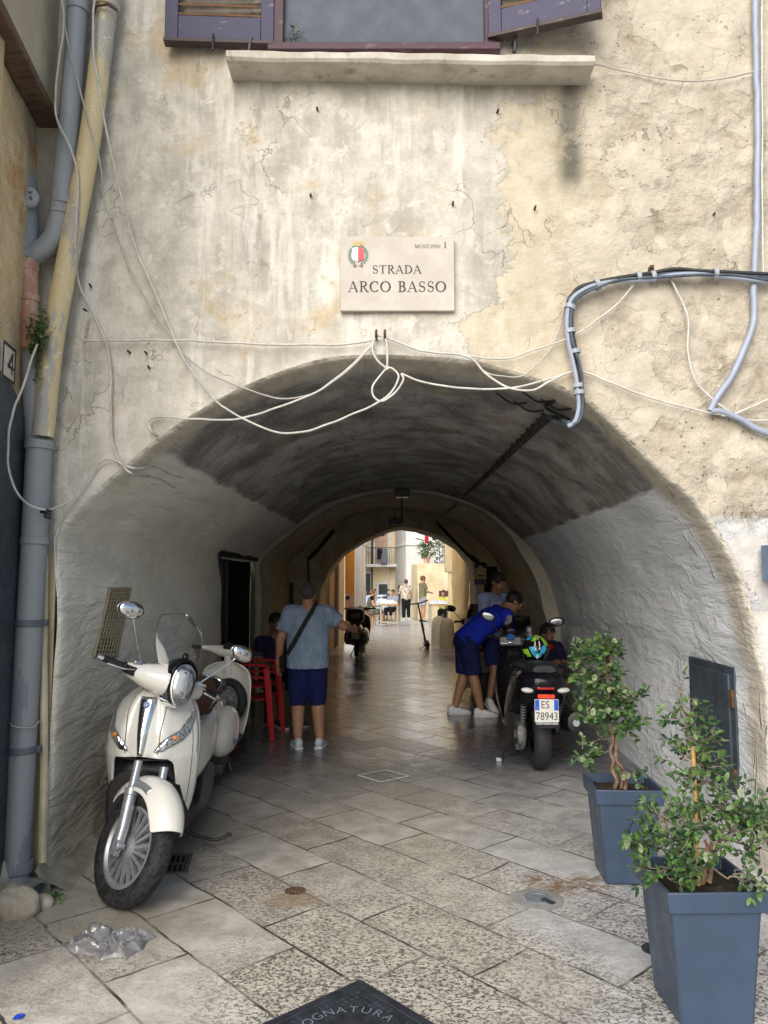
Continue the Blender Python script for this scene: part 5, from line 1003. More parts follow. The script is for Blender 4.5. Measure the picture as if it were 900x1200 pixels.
# --- classic pressed steel scooter, seen from behind (front toward +y)
def classic(name, label, loc, rz, paint, lean=0, topbox=False, spare=True, steer=0, group=None):
    t = thing(name, label, 'scooter', loc, (0, R(lean), R(rz)), group)
    wheel(t, (0, 0, .21), .21, .09)
    SMc = T(0, 1.12, .5) @ MX.Rotation(R(steer), 4, V((0, -.35, .94)).normalized()) @ T(0, -1.12, -.5)
    wheel(t, (0, 1.22, .21), .21, .09, SMc)
    mb = MB(); mb.loft([sect(-.36, .50, .58, .05, .05), sect(-.30, .34, .68, .15, .10), sect(-.15, .36, .74, .17, .12), sect(.1, .34, .74, .17, .13), sect(.35, .28, .70, .14, .12), sect(.46, .24, .6, .12, .11)]); mb.build('body', paint, t, angle=60)
    for sx in (-1, 1):
        mb = MB(); mb.ball((sx*.17, .03, .44), (.115, .37, .21), 26, 16); mb.v = [V((p.x, p.y+.12*(p.z-.44), p.z if p.z > .30 else .30+(p.z-.30)*.35)) for p in mb.v]; cw = mb.build('side_cowl', paint, t, angle=70)
        if sx > 0:
            mb = MB()
            for k in range(2): mb.box((.2835, -.08+.0*k, .40-.022*k), (.006, .13-.02*k, .012 if k else .02), MX.Rotation(R(-14), 3, 'X'))
            mb.build('badge', M_blue, cw)
    mb = MB(); mb.loft([sect(-.30, .75, .82, .10, .08), sect(-.22, .74, .87, .14, .12), sect(.0, .75, .88, .155, .13), sect(.2, .75, .86, .145, .12), sect(.42, .74, .83, .10, .08)]); mb.build('seat', M_seat, t, angle=60)
    mb = MB(); mb.loft([sect(.40, .22, .27, .17, .18), sect(.7, .20, .25, .19, .20), sect(1.0, .22, .27, .2, .21)]); mb.box((0, .7, .262), (.2, .5, .012)); mb.build('floorboard', M_blackp, t, angle=50)
    rows = []
    for i in range(20):
        z = lerp(.22, .93, i/19); w = interp(z, [(.22, .19), (.35, .225), (.55, .25), (.75, .25), (.85, .225), (.91, .16), (.93, .09)]); rows.append([V((w*s, 1.03-.10*(z-.3)-.10*abs(s)**2.4+.05*max(0, .4-z)*-3, z)) for s in [-1+2*j/16 for j in range(17)]])
    mb = MB(); mb.grid(rows); mb.build('leg_shield', paint, t, solid=.02, sub=1, angle=70)
    mb = MB(); mb.cone((0, 1.02, .4), (0, .90, .98), .045, .035); mb.build('steering_column', paint, t)
    if spare: wheel(t, (.04, .88, .57), .205, .088, T(.04, .88, .57) @ RZ(60) @ T(-.04, -.88, -.57), 0)
    mb = MB(); mb.grid([[V((.075*s, 1.22+cos(R(a))*(.245-.03*abs(s)**3), .21+sin(R(a))*(.245-.03*abs(s)**3)-.03*abs(s)**2)) for s in [-1+2*j/8 for j in range(9)]] for a in range(5, 186, 12)]); mb.xf(SMc); mb.build('mudguard', paint, t, solid=.006, angle=80)
    HBc = V((0, .90, 1.02)); mb = MB(); mb.loft([[V((x, HBc.y+y0+ry*cos(2*PI*k/14), HBc.z+z0+rz*sin(2*PI*k/14))) for k in range(14)] for x, y0, z0, ry, rz in ((-.24, -.05, .02, .022, .024), (-.16, -.02, .015, .03, .032), (-.07, .02, 0, .07, .055), (0, .04, 0, .09, .065), (.07, .02, 0, .07, .055), (.16, -.02, .015, .03, .032), (.24, -.05, .02, .022, .024))]); mb.xf(SMc); hs = mb.build('handlebar_cover', paint, t, angle=60)
    mb = MB(); mb.box((0, HBc.y-.02, HBc.z+.052), (.075, .075, .03), MX.Rotation(R(20), 3, 'X')); mb.xf(SMc); mb.build('speedometer', M_blackp, hs, bevel=.008)
    for sg in (-1, 1):
        mb = MB(); mb.tube([(sg*.23, HBc.y-.05, HBc.z+.02), (sg*.37, HBc.y-.10, HBc.z+.022)], .017, 12); mb.tube([(sg*.24, HBc.y+.0, HBc.z+.02), (sg*.36, HBc.y-.03, HBc.z+.01)], .007, 6); mb.xf(SMc); mb.build('grip', M_blackp, t)
    if topbox:
        for sg in (-1, 1): mirror(t, (sg*.2, HBc.y-.02, HBc.z+.04), (sg*.29, HBc.y-.04, HBc.z+.27), SMc, False, (0, -1, 0), (.055, .014, .05))
        mb = MB(); mb.loft([sect(-.58, .84, 1.0, .16, .15, e=4), sect(-.55, .80, 1.08, .19, .18, e=4), sect(-.35, .79, 1.12, .21, .2, e=4), sect(-.2, .80, 1.1, .2, .19, e=4), sect(-.17, .84, 1.02, .17, .16, e=4)]); mb.tube([(0, -.2, .80), (0, -.25, .72)], .03, 8); mb.build('top_box', M_blackp, t, angle=50)
        for sg in (-1, 1):
            mb = MB(); mb.ball((sg*.155, -.33, .56), (.035, .03, .03), 12, 8); mb.build('indicator', M_redl, t)
    mb = MB(); mb.box((0, -.345, .64), (.11, .05, .05)); mb.build('tail_light', M_redl, t, bevel=.012)
    mb = MB(); mb.box((0, -.355, .50), (.17, .012, .16)); mb.build('licence_plate', mat('grubby plate', (.30, .29, .25), .5), t, bevel=.004)
    mb = MB(); mb.loft([sect(-.05, .12, .32, .05, .06), sect(.15, .10, .34, .08, .08), sect(.38, .12, .3, .05, .05)]); mb.xf(T(.11, 0, 0)); mb.tube(smooth_pts([(.10, .3, .15), (.14, .0, .14), (.13, -.25, .2)], 4), [.025, .05, .045], 12); mb.build('engine', M_engine, t, angle=50)
    mb = MB()
    for sg in (-1, 1): mb.tube([(sg*.09, .5, .2), (sg*.13, .52, .1), (sg*.17, .5, .012), (sg*.19, .47, .006)], .011, 7)
    mb.tube([(-.09, .5, .19), (.09, .5, .19)], .011, 7); mb.build('stand', M_engine, t)
    return t
classic('parked_scooter', 'classic cream scooter with spare wheel behind its leg shield, parked beyond the nearest scooter', (-1.53, 6.55, 0), 1, M_white, lean=3, steer=-8)
M_dgrey = mat('dark grey scooter paint', (.05, .055, .055), .25, var=.05, coat=.5)
classic('parked_scooter', 'dark grey scooter with black top box standing just past the far arch', (G(418, 770).x, G(418, 770).y, 0), -3, M_dgrey, topbox=True, spare=False)

# --- big black scooter seen from behind
def plate_text(par, lines, m, y):
    for s, x, z, size, mm in lines:
        for k, ch in enumerate(s):
            mb = text_mesh(ch, size); mb.v = [V((x+(k-(len(s)-1)/2)*size*.415+p.x*.82, y, z+p.y)) for p in mb.v]; mb.build('lettering', mm, par, angle=0)
def maxi(name, label, loc, rz, steer=0, plate=True):
    t = thing(name, label, 'scooter', loc, (0, 0, R(rz))); K = 1
    wheel(t, (0, 0, .30), .30, .155, tread=M_rubber, rim=M_blackg)
    SMm = T(0, 1.30, .6) @ MX.Rotation(R(steer), 4, V((0, -.42, .9)).normalized()) @ T(0, -1.30, -.6)
    wheel(t, (0, 1.52, .30), .30, .12, SMm, rim=M_blackg)
    mb = MB(); mb.loft([sect(-.42, .78, .86, .10, .09), sect(-.34, .66, .92, .205, .17), sect(-.1, .52, .93, .24, .20), sect(.3, .36, .90, .27, .22), sect(.6, .28, .74, .26, .2), sect(.75, .24, .52, .24, .2)]); mb.build('tail_body', M_blackg, t, angle=55)
    mb = MB(); mb.loft([sect(-.36, .90, .96, .11, .08), sect(-.25, .86, .98, .175, .14), sect(.05, .86, .97, .18, .15), sect(.12, .84, .92, .175, .15), sect(.5, .83, .93, .17, .14), sect(.72, .80, .92, .12, .09)]); mb.build('seat', M_seat, t, angle=60)
    mb = MB(); mb.loft([sect(.62, .18, .4, .2, .22), sect(.9, .18, .38, .22, .23), sect(1.15, .22, .8, .24, .24), sect(1.25, .26, 1.02, .27, .22), sect(1.45, .36, 1.05, .27, .17), sect(1.66, .55, .95, .19, .1), sect(1.78, .66, .84, .09, .05)]); mb.build('front_fairing', M_blackg, t, angle=55)
    for sg in (-1, 1):
        mb = MB(); mb.tube(smooth_pts([(sg*.16, .0, .92), (sg*.245, -.12, .93), (sg*.25, -.33, .97), (sg*.17, -.42, .96)], 5), .017, 9); mb.build('grab_handle', M_blackp, t)
        mb = MB(); mb.ball((sg*.155, -.40, .755), (.055, .03, .024), 16, 8, MX.Rotation(R(sg*-6), 3, 'Y')); mb.build('indicator', mat('clear indicator lens', (.55, .55, .56), .2, coat=.5), t)
        mb = MB(); x = sg*.155
        mb.tube([(x, -.22, .74), (x, -.05, .34)], .011, 8)
        for k in range(11): mb.lathe([(.024, -.007), (.029, 0), (.024, .007)], V((x, -.22, .74)).lerp(V((x, -.11, .48)), k/10), (0, .17, -.4), 14)
        mb.lathe([(.015, -.05), (.024, -.05), (.026, .05), (.015, .05)], (x, -.085, .42), (0, .17, -.4), 14); mb.build('shock_absorber', M_engine, t)
        mb = MB(); mb.tube([(sg*.2, 1.22, 1.06), (sg*.36, 1.13, 1.08)], .017, 12); mb.tube(smooth_pts([(sg*.22, 1.25, 1.06), (sg*.3, 1.22, 1.06), (sg*.38, 1.18, 1.055)], 3), .007, 6); mb.xf(SMm); mb.build('grip', M_blackp, t)
        mirror(t, (sg*.22, 1.28, 1.08), (sg*.37, 1.33, 1.28), SMm, False, (0, -1, 0), (.085, .016, .052), sg*-14)
    mb = MB(); mb.loft([[V((x, 1.27+.04*cos(2*PI*k/12), 1.06+.045*sin(2*PI*k/12))) for k in range(12)] for x in (-.22, -.1, 0, .1, .22)]); mb.xf(SMm); mb.build('handlebar', M_blackp, t)
    mb = MB(); mb.grid([[V((.19*(1-.35*t2)*s, 1.52-.22*t2+.0-.07*abs(s)**2*-1*-1, .98+.34*t2)) for s in [-1+2*j/10 for j in range(11)]] for t2 in [i/8 for i in range(9)]]); mb.build('windscreen', glass('smoked screen', (.18, .18, .2), .2), t, angle=80)
    mb = MB(); mb.box((0, -.405, .775), (.15, .03, .032)); tl = mb.build('tail_light', M_redl, t, bevel=.01)
    mb = MB(); mb.box((0, -.43, .708), (.145, .02, .034)); mb.build('rear_reflector', mat('red reflector', (.75, .06, .02), .25), t, bevel=.003)
    mb = MB(); mb.loft([sect(-.43, .44, .70, .09, .08, e=5), sect(-.41, .44, .72, .10, .08, e=5), sect(-.2, .52, .75, .08, .08, e=5)]); mb.build('plate_bracket', M_blackp, t, angle=40)
    if plate:
        mb = MB(); w, h = .205, .192; zc_ = .59; mb.box((0, -.445, zc_), (w, .006, h)); pl_ = mb.build('licence_plate', mat('white plate', (.68, .68, .66), .35, var=.04), t, bevel=.003)
        for sg in (-1, 1):
            mb = MB(); mb.box((sg*.081, -.4485, zc_+.048), (.036, .002, .09)); mb.build('blue_band', mat('plate blue', (.015, .10, .55), .35), pl_)
        plate_text(pl_, [('ES', -.012, zc_+.020, .092, M_ink), ('78943', 0, zc_-.076, .092, M_ink), ('I', -.081, zc_+.012, .03, M_whitee)], M_ink, -.4500)
        mb = MB(); mb.box((0, -.447, zc_-.107), (.19, .012, .02)); mb.build('plate_trim', M_silver, pl_, bevel=.002)
    mb = MB(); mb.loft([[V((.27+.078*cos(2*PI*k/18)*q, y, z+.098*sin(2*PI*k/18)*q)) for k in range(18)] for y, z, q in ((-.34, .47, .5), (-.33, .47, .9), (-.30, .47, 1.0), (.05, .42, .98), (.16, .39, .7), (.22, .36, .3))]); mb.tube(smooth_pts([(.25, .2, .36), (.15, .45, .2), (.0, .6, .18)], 4), .022, 8); ex = mb.build('exhaust', M_blackp, t, angle=50)
    mb = MB(); mb.lathe([(.0, 0), (.03, 0), (.034, -.02), (.028, -.025)], (.27, -.345, .47), (0, -1, 0), 16); mb.box((.352, -.12, .46), (.012, .2, .03)); mb.build('exhaust_trim', M_silver, ex)
    mb = MB(); mb.loft([sect(-.12, .2, .40, .03, .05), sect(-.05, .18, .46, .06, .07), sect(.35, .2, .5, .06, .08), sect(.6, .24, .44, .05, .06)]); mb.xf(T(-.17, 0, 0)); mb.box((-.22, -.08, .33), (.03, .05, .07)); mb.box((-.20, -.1, .22), (.05, .04, .05)); mb.build('engine', mat('bare engine alloy', (.055, .057, .06), .45, .5, dirt=.5, scale=18), t, angle=50)
    mb = MB(); mb.tube(smooth_pts([(-.12, .5, .2), (-.22, .4, .12), (-.31, .3, .04), (-.33, .28, .012)], 4), .012, 8); sd = mb.build('side_stand', M_blackm, t); mb = MB(); mb.box((-.335, .265, .02), (.05, .03, .035)); mb.build('stand_foot', M_silver, sd, bevel=.003)
    mb = MB(); mb.lathe([(.0, 0), (.055, 0), (.06, -.02), (.05, -.03)], (-.10, 1.12, 1.08), (0, -.6, .8), 20); mb.box((-.10, 1.14, 1.05), (.22, .05, .08), MX.Rotation(R(-30), 3, 'X')); ds = mb.build('dashboard', M_silver, t, bevel=.008); mb = MB(); mb.lathe([(0, 0), (.043, 0), (.043, -.004)], (-.10, 1.098, 1.106), (0, -.6, .8), 20); mb.build('dial', M_blue, ds)
    return t
q = G(632, 901); BK = maxi('parked_scooter', 'big black scooter seen from behind, white licence plate, bright helmet on its seat', (q.x, q.y+.3-.30, 0), -2, steer=-10)
BK2 = maxi('parked_scooter', 'dark scooter beyond the bending man, only its handlebar and mirror clear of him', (1.40, 11.1, 0), -4, steer=10, plate=False)
# helmet on the seat
hp = BK.matrix_basis @ V((0.0, .12, .945)); hm = thing('motorcycle_helmet', 'black helmet with lime green and cyan stripes resting on the black scooter seat', 'helmet', hp, (R(-8), 0, R(-2)))
mb = MB(); mb.ball((0, 0, .115), (.128, .15, .13), 30, 20, None, -.85, 1); mb.build('shell', M_blackg, hm, angle=80)
def hstripe(name, m, spans, k=1.012):
    for pts in spans:
        mb = MB(); rows = []
        for (az0, az1, el) in pts:
            rows.append([V((.128*k*cos(R(el))*sin(R(lerp(az0, az1, j/6))), -.15*k*cos(R(el))*cos(R(lerp(az0, az1, j/6))), .115+.13*k*sin(R(el)))) for j in range(7)])
        mb.grid(rows); mb.build(name, m, hm, angle=80)
M_lime = mat('lime green', (.28, .50, .03), .3); M_cyan = mat('cyan blue', (.03, .36, .58), .3)
hstripe('lime_stripe', M_lime, [[(-12, 70, 78), (-14, 62, 65), (-20, 50, 50), (-24, 2, 40), (-28, -8, 30)], [(28, 60, 48), (30, 62, 30), (36, 62, 12)], [(-70, -40, -2), (-66, -34, -18), (-50, -28, -34)]])
hstripe('cyan_stripe', M_cyan, [[(-62, -22, 62), (-60, -26, 48), (-58, -36, 36)], [(-34, -10, 6), (-30, 0, -8), (-22, 22, -24), (-12, 14, -38)], [(24, 44, 12), (16, 42, -4), (8, 30, -20)]], 1.016)
hstripe('white_stripe', M_whitee, [[(-10, -6, 46), (-12, -7, 20), (-10, -5, -6)], [(6, 10, 46), (8, 13, 20), (6, 11, -6)], [(-4, 4, -26), (-7, 7, -34), (-3, 3, -44)]], 1.02)
# kick scooter
q = G(502, 762); ks = thing('kick_scooter', 'black electric kick scooter leaning on its stand outside the far arch', 'kick scooter', (q.x, q.y, 0), (0, R(-11), R(0)))
wheel(ks, (0, 0, .11), .11, .06, rim=M_blackm); wheel(ks, (0, .88, .11), .11, .06, rim=M_blackm)
mb = MB(); mb.box((0, .42, .12), (.15, .62, .05)); mb.build('deck', M_blackp, ks, bevel=.01); mb = MB(); mb.tube([(0, .86, .12), (0, .80, .3), (0, .72, 1.12)], [.03, .026, .022], 10); mb.box((0, .775, .52), (.06, .06, .2)); mb.build('stem', M_blackp, ks)
mb = MB(); mb.tube(smooth_pts([(-.26, .68, 1.17), (-.1, .72, 1.14), (.1, .72, 1.14), (.26, .68, 1.17)], 4), .018, 8); mb.build('handlebar', M_blackm, ks); mb = MB(); mb.grid([[V((s*.045, .0-cos(R(a))*.135, .11+sin(R(a))*.135)) for s in (-1, 0, 1)] for a in range(-10, 121, 13)]); mb.build('mudguard', M_blackp, ks, solid=.006); mb = MB(); mb.box((0, -.115, .20), (.05, .02, .03)); mb.build('tail_light', M_redl, ks); mb = MB(); mb.tube([(-.03, .3, .1), (-.2, .32, .04)], .01, 6); mb.build('stand', M_engine, ks)
# stacked red plastic armchairs
M_redp = mat('red moulded plastic', (.42, .012, .018), .35, var=.08, scale=5)
def chair_parts(t):
    mb = MB(); mb.grid([[V((.21*s, y, .43-.015*cos(s*1.5)+.02*(y > .15))) for s in [-1+.25*j for j in range(9)]] for y in (-.2, -.1, 0, .1, .2)]); mb.build('seat', M_redp, t, solid=.015, angle=60)
    mb = MB()
    rows = [[V((.24*s*(1-.12*k), .22+.10*k-.04*s*s, .45+.42*k-.05*abs(s)**3*k)) for s in [-1+.2*j for j in range(11)]] for k in [i/6 for i in range(7)]]
    for j in range(0, 10, 2): mb.grid([[r[j], r[j+1]] for r in rows])
    mb.grid([r for r in rows[:2]]); mb.grid([r for r in rows[-2:]]); mb.build('backrest', M_redp, t, solid=.014, angle=60)
    for sx in (-1, 1):
        mb = MB(); mb.loft([[V((sx*(.27+.03*u*sx*sx), y, z+.012*v)) for u, v in ((-1, -1), (1, -1), (1, 1), (-1, 1))] for y, z in ((-.24, .62), (-.2, .655), (-.05, .665), (.12, .66), (.27, .70))]); mb.build('armrest', M_redp, t, bevel=.006)
        for y0, y1, zt in ((-.21, -.27, .63), (.22, .30, .46)):
            mb = MB(); q4 = ((-1, -1), (1, -1), (1, 1), (-1, 1)); mb.loft([[V((sx*.27+.028*u, y0+.03*v, zt)) for u, v in q4], [V((sx*.285+.022*u, y1+.024*v, 0)) for u, v in q4]]); mb.build('leg', M_redp, t, bevel=.006)
q = G(322, 868)
c1 = thing('plastic_armchair', 'red plastic armchair at the bottom of the small stack beside the man', 'chair', (q.x-.27, q.y+.29, 0), (0, 0, R(86)), 'stacked red plastic armchairs'); chair_parts(c1)
c2 = dup(c1); c2.location = (c1.location.x-.02, c1.location.y, .13); c2['label'] = 'topmost red plastic armchair of the small stack'
# ---------------------------------------------------------------- people
def skin_mat(name, c):
    a = Mat(name, .5); v = a.obj(); a.colour(a.mix(a.step(a.noise(v, 12, 4), .3, .7), [x*.86 for x in c], [x*1.12 for x in c])); a.set('Subsurface Weight', .08); a.set('Subsurface Radius', V((.02, .008, .005))); return a.m
def cloth(name, c, rough=.85, wr=.7, pattern=None):
    if name in _MC: return _MC[name]
    a = Mat(name, rough, spec=.2); v = a.obj(); n = a.noise(v, 7, 4, .6, .6); col = a.mix(a.step(n, .3, .7), [x*.82 for x in c], [x*1.12 for x in c])
    if pattern is not None: col = a.mix(a.step(a.voro(v, 13), .34, .30), col, pattern)
    a.colour(col); a.normal(a.bump(a.math('ADD', a.noise(a.map(v, sc=(1, 1, .6)), 11, 3, .5, 1.2), a.math('MULTIPLY', a.noise(v, 240, 2), .08)), wr*1.3, .04)); _MC[name] = a.m; return a.m
SK1 = skin_mat('tanned skin', (.32, .165, .10)); SK2 = skin_mat('light skin', (.46, .27, .18)); SK3 = skin_mat('brown skin', (.20, .10, .06))
M_eye = mat('eye white', (.6, .58, .55), .2); M_iris = mat('dark iris', (.02, .012, .008), .2); M_lip = mat('lip', (.30, .11, .08), .5)
M_hairg = mat('short greying hair', (.045, .042, .04), .85, var=.6, scale=90, bump=1, bscale=150); M_hairb = mat('black hair', (.010, .008, .007), .6, var=.5, scale=60, bump=1, bscale=120); M_hairbr = mat('brown hair', (.07, .035, .018), .65, var=.5, scale=60, bump=1, bscale=120); M_hairr = mat('auburn hair', (.16, .06, .025), .65, var=.4, scale=60, bump=1)
M_shoe = mat('white sneaker', (.62, .64, .68), .6, var=.12, scale=25, bump=.3); M_shoeg = mat('grey sneaker', (.38, .44, .50), .6, var=.25, scale=30, bump=.3); M_sole = mat('shoe sole', (.55, .56, .58), .7); M_shoeb = mat('dark shoe', (.03, .03, .035), .6)
STAND = dict(pel=(0, 0, .93), che=(0, .005, 1.27), nec=(0, -.015, 1.43), hed=(0, .02, 1.575), shR=(.185, -.01, 1.385), elR=(.25, -.03, 1.12), wrR=(.26, .05, .87), shL=(-.185, -.01, 1.385), elL=(-.25, -.03, 1.12), wrL=(-.26, .05, .87),
             hiR=(.085, 0, .91), knR=(.10, .015, .50), anR=(.105, -.02, .085), toR=(.125, .13, .03), hiL=(-.085, 0, .91), knL=(-.10, .015, .50), anL=(-.105, -.02, .085), toL=(-.125, .13, .03))
def person(label, loc, rz, pose={}, face=(0, 1, 0), up=(0, 0, 1), skin=SK1, shirt=None, bottom=None, hem=None, shoes=M_shoe, hair=M_hairb, hairlen=0, bulk=1.0, sc=1.0, sleeve=.62, shirt_low=-.05, detail=True, skirt=False, group=None, curly=0, glasses=False):
    J = {k: V(v)*sc for k, v in {**STAND, **pose}.items()}; t = thing('person', label, 'person', loc, (0, 0, R(rz)), group); b = bulk*sc; vx = .010 if detail else .018
    sd = (J['shR']-J['shL']).normalized(); hd = (J['hiR']-J['hiL']).normalized()
    F = V(face).normalized(); U = V(up); U = (U-F*U.dot(F)).normalized(); RT = F.cross(U); HM = MX((RT, F, U)).transposed()          # head frame: x right, y forward, z up
    def hp_(x, y, z): return J['hed']+HM @ (V((x, y, z))*sc)
    mb = MB()
    mb.cone(J['pel'], J['che'], .150*b, .168*b, .68, sd); mb.cone(J['che'], J['nec']-(J['nec']-J['che'])*.15, .165*b, .10*b, .62, sd); mb.cone(J['nec']-(J['nec']-J['che'])*.2, J['hed'], .058*b, .054*sc)
    mb.ball(J['pel']-V((0, 0, .02))*sc, V((.158, .125, .12))*b, 16, 10)
    mb.ball(hp_(0, -.012, .035), V((.074, .094, .088))*sc, 18, 12, HM); mb.ball(hp_(0, .022, -.035), V((.058, .068, .075))*sc, 16, 10, HM); mb.ball(hp_(0, .072, -.088), V((.026, .022, .02))*sc, 12, 8, HM)
    mb.cone(hp_(0, .082, .02), hp_(0, .108, -.022), .009*sc, .016*sc); mb.ball(hp_(0, .085, .032), V((.052, .014, .012))*sc, 12, 8, HM)
    for s in (-1, 1): mb.ball(hp_(s*.078, -.008, .0), V((.012, .022, .034))*sc, 10, 8, HM)
    for s in 'RL':
        mb.ball(J['sh'+s], V((.066, .062, .062))*b, 12, 8); mb.cone(J['sh'+s], J['el'+s], .052*b, .040*b); mb.cone(J['el'+s], J['wr'+s], .041*b, .027*b)
        d = (J['wr'+s]-J['el'+s]).normalized(); mb.cone(J['wr'+s], J['wr'+s]+d*.075*sc, .030*sc, .040*sc, .5, F if abs(d.dot(F)) < .9 else U)
        mb.cone(J['hi'+s], J['kn'+s], .092*b, .056*b); mb.cone(J['kn'+s], J['kn'+s].lerp(J['an'+s], .35), .055*b, .058*b); mb.cone(J['kn'+s].lerp(J['an'+s], .35), J['an'+s], .057*b, .036*b)
        mb.cone(J['an'+s]-V((0, 0, .03))*sc, J['to'+s], .038*sc, .03*sc)
    bd = remesh(mb, vx, 4)
    for s in 'RL':                          # five separate fingers on each hand
        d = (J['wr'+s]-J['el'+s]).normalized(); w = F if abs(d.dot(F)) < .85 else U; w = (w-d*w.dot(d)).normalized(); nrm = d.cross(w); o = J['wr'+s]+d*.07*sc; inn = nrm*(-1 if nrm.dot(J['pel']-J['wr'+s]) < 0 else 1)
        for k, (off, ln) in enumerate(((.030, .062), (.011, .073), (-.009, .068), (-.028, .053))):
            p0 = o+w*off*sc; bd.tube([p0-d*.012*sc, p0+d*ln*.45*sc+inn*.005*sc, p0+d*ln*.8*sc+inn*.02*sc, p0+d*ln*.9*sc+inn*.038*sc], [.0105*sc, .0095*sc, .0085*sc, .0065*sc], 7)
        p0 = J['wr'+s]+d*.02*sc+w*.028*sc; bd.tube([p0, p0+d*.03*sc+w*.022*sc+inn*.006*sc, p0+d*.058*sc+w*.026*sc+inn*.018*sc], [.014*sc, .011*sc, .0085*sc], 7)
    if detail:
        for s in (-1, 1):
            bd.mi = 1; bd.ball(hp_(s*.031, .083, .016), V((.0125, .0105, .008))*sc, 10, 8, HM); bd.mi = 2; bd.ball(hp_(s*.031, .0915, .016), V((.0055, .004, .0055))*sc, 8, 6, HM)
        bd.mi = 3; bd.ball(hp_(0, .0875, -.053), V((.022, .008, .0065))*sc, 10, 6, HM)
    bd.build('body', [skin, M_eye, M_iris, M_lip], t, angle=180)
    # hair
    mb = MB(); mb.ball((0, 0, 0), (1, 1, 1), 36, 24); k = 1.07+.10*hairlen
    pts = [];
    for p in mb.v:
        n = 1+.05*nz(p, 6)+(curly*.16*nz(p, 4.2, 3)+curly*.1*nz(p, 9, 1) if curly else 0); q = V((p.x*.079*k*n, p.y*.099*k*n-.014, p.z*.094*k*n+.038))
        lim = .052-(.016 if abs(q.x) > .05 else 0) if q.y > .02 else lerp(.035, -.058-.10*hairlen, min(1, (.02-q.y)/.085))
        if q.z < lim: q = V((q.x*.90, q.y*.90 if q.y > 0 else q.y*.93, max(q.z, lim-.02)))
        pts.append(hp_(*q))
    mb.v = pts; mb.build('hair', hair, t, angle=180)
    if glasses:
        mb = MB()
        for s in (-1, 1): mb.ball(hp_(s*.033, .098, .016), V((.024, .006, .016))*sc, 12, 8, HM); mb.tube([hp_(s*.055, .094, .02), hp_(s*.08, .0, .02)], .003, 5)
        mb.tube([hp_(-.012, .102, .02), hp_(.012, .102, .02)], .003, 5); mb.build('glasses', mat('tinted glasses', (.25, .16, .08), .15), t)
    if shirt is not None:
        mb = MB(); low = J['pel']+(J['che']-J['pel']).normalized()*shirt_low*sc
        mb.cone(low, J['che'], .185*b, .190*b, .70, sd, False, True, 24); mb.cone(J['che'], J['nec']-(J['nec']-J['che'])*.05, .188*b, .088*b, .68, sd, True, False, 24)
        for s in 'RL':
            e = J['sh'+s].lerp(J['el'+s], sleeve); mb.cone(J['nec']-(J['nec']-J['che'])*.35, J['sh'+s], .07*b, .080*b); mb.cone(J['sh'+s], e, .078*b, .072*b, 1, None, True, False)
        sh = remesh(mb, vx*1.05, 5)
        for i, p in enumerate(sh.v):
            f = nz(p, 7/sc, 2)*.007+nz(V((p.x, p.y, p.z*.5)), 16/sc, 5)*.004; sh.v[i] = p+(p-J['che'].lerp(J['pel'], .5)).normalized()*f*sc
        sh.build('shirt', shirt, t, angle=180)
    if bottom is not None:
        mb = MB(); mb.cone(J['pel']-(J['che']-J['pel']).normalized()*.03*sc, J['pel']+(J['che']-J['pel']).normalized()*.08*sc, .172*b, .168*b, .72, hd)
        if skirt: mb.cone(J['pel'], J['pel']+V((0, 0, -.42))*sc, .17*b, .22*b, .8, hd, True, False)
        else:
            h = .85 if hem is None else hem
            for s in 'RL':
                if h <= 1: mb.cone(J['hi'+s]+V((0, 0, .0)), J['hi'+s].lerp(J['kn'+s], h), .108*b, .095*b, 1, None, True, False)
                else:
                    mb.cone(J['hi'+s], J['kn'+s], .108*b, .080*b); mb.cone(J['kn'+s], J['kn'+s].lerp(J['an'+s], h-1), .080*b, .070*b, 1, None, True, False)
        sh = remesh(mb, vx*1.05, 5)
        for i, p in enumerate(sh.v): sh.v[i] = p+V((nz(p, 9/sc, 4), nz(p, 9/sc, 7), 0))*.009*sc
        sh.build('trousers' if h > 1.2 and not skirt else ('skirt' if skirt else 'shorts'), bottom, t, angle=180) if not skirt else sh.build('skirt', bottom, t, angle=180)
    for s in 'RL':                          # shoe: upper and sole along the foot
        a, e = J['an'+s], J['to'+s]; f = (e-a); up2 = V((0, 0, 1)); f2 = V((f.x, f.y, 0)); f2 = f2.normalized() if f2.length > 1e-4 else V((0, 1, 0)); pit = math.atan2(f.z+.055*sc, max(.02, math.hypot(f.x, f.y)))
        Mx = MX((f2.cross(up2), f2, up2)).transposed().to_4x4(); base = V((a.x, a.y, a.z-.085*sc)); TM = MX.Translation(base) @ Mx @ MX.Rotation(pit, 4, 'X') @ MX.Scale(sc, 4)
        mb = MB(); mb.loft([[V((w*math.copysign(abs(cos(q))**.8, cos(q)), y, max(.012, z0+hz*sin(q)))) for q in [2*PI*i/14 for i in range(14)]] for y, w, z0, hz in ((-.085, .018, .05, .02), (-.075, .036, .055, .045), (-.03, .043, .06, .055), (.02, .044, .05, .05), (.08, .048, .035, .042), (.13, .05, .03, .034), (.17, .042, .025, .026), (.19, .02, .022, .014))]); mb.xf(TM); so = mb.build('shoe', shoes, t, angle=70)
        mb = MB(); mb.loft([[V((w*sx, y, z)) for sx, z in ((-1, .0), (1, 0), (1, .024), (-1, .024))] for y, w in ((-.092, .022), (-.075, .042), (0, .045), (.08, .052), (.14, .052), (.18, .04), (.197, .018))]); mb.xf(TM); mb.build('sole', M_sole, so, bevel=.004)
    return t, J
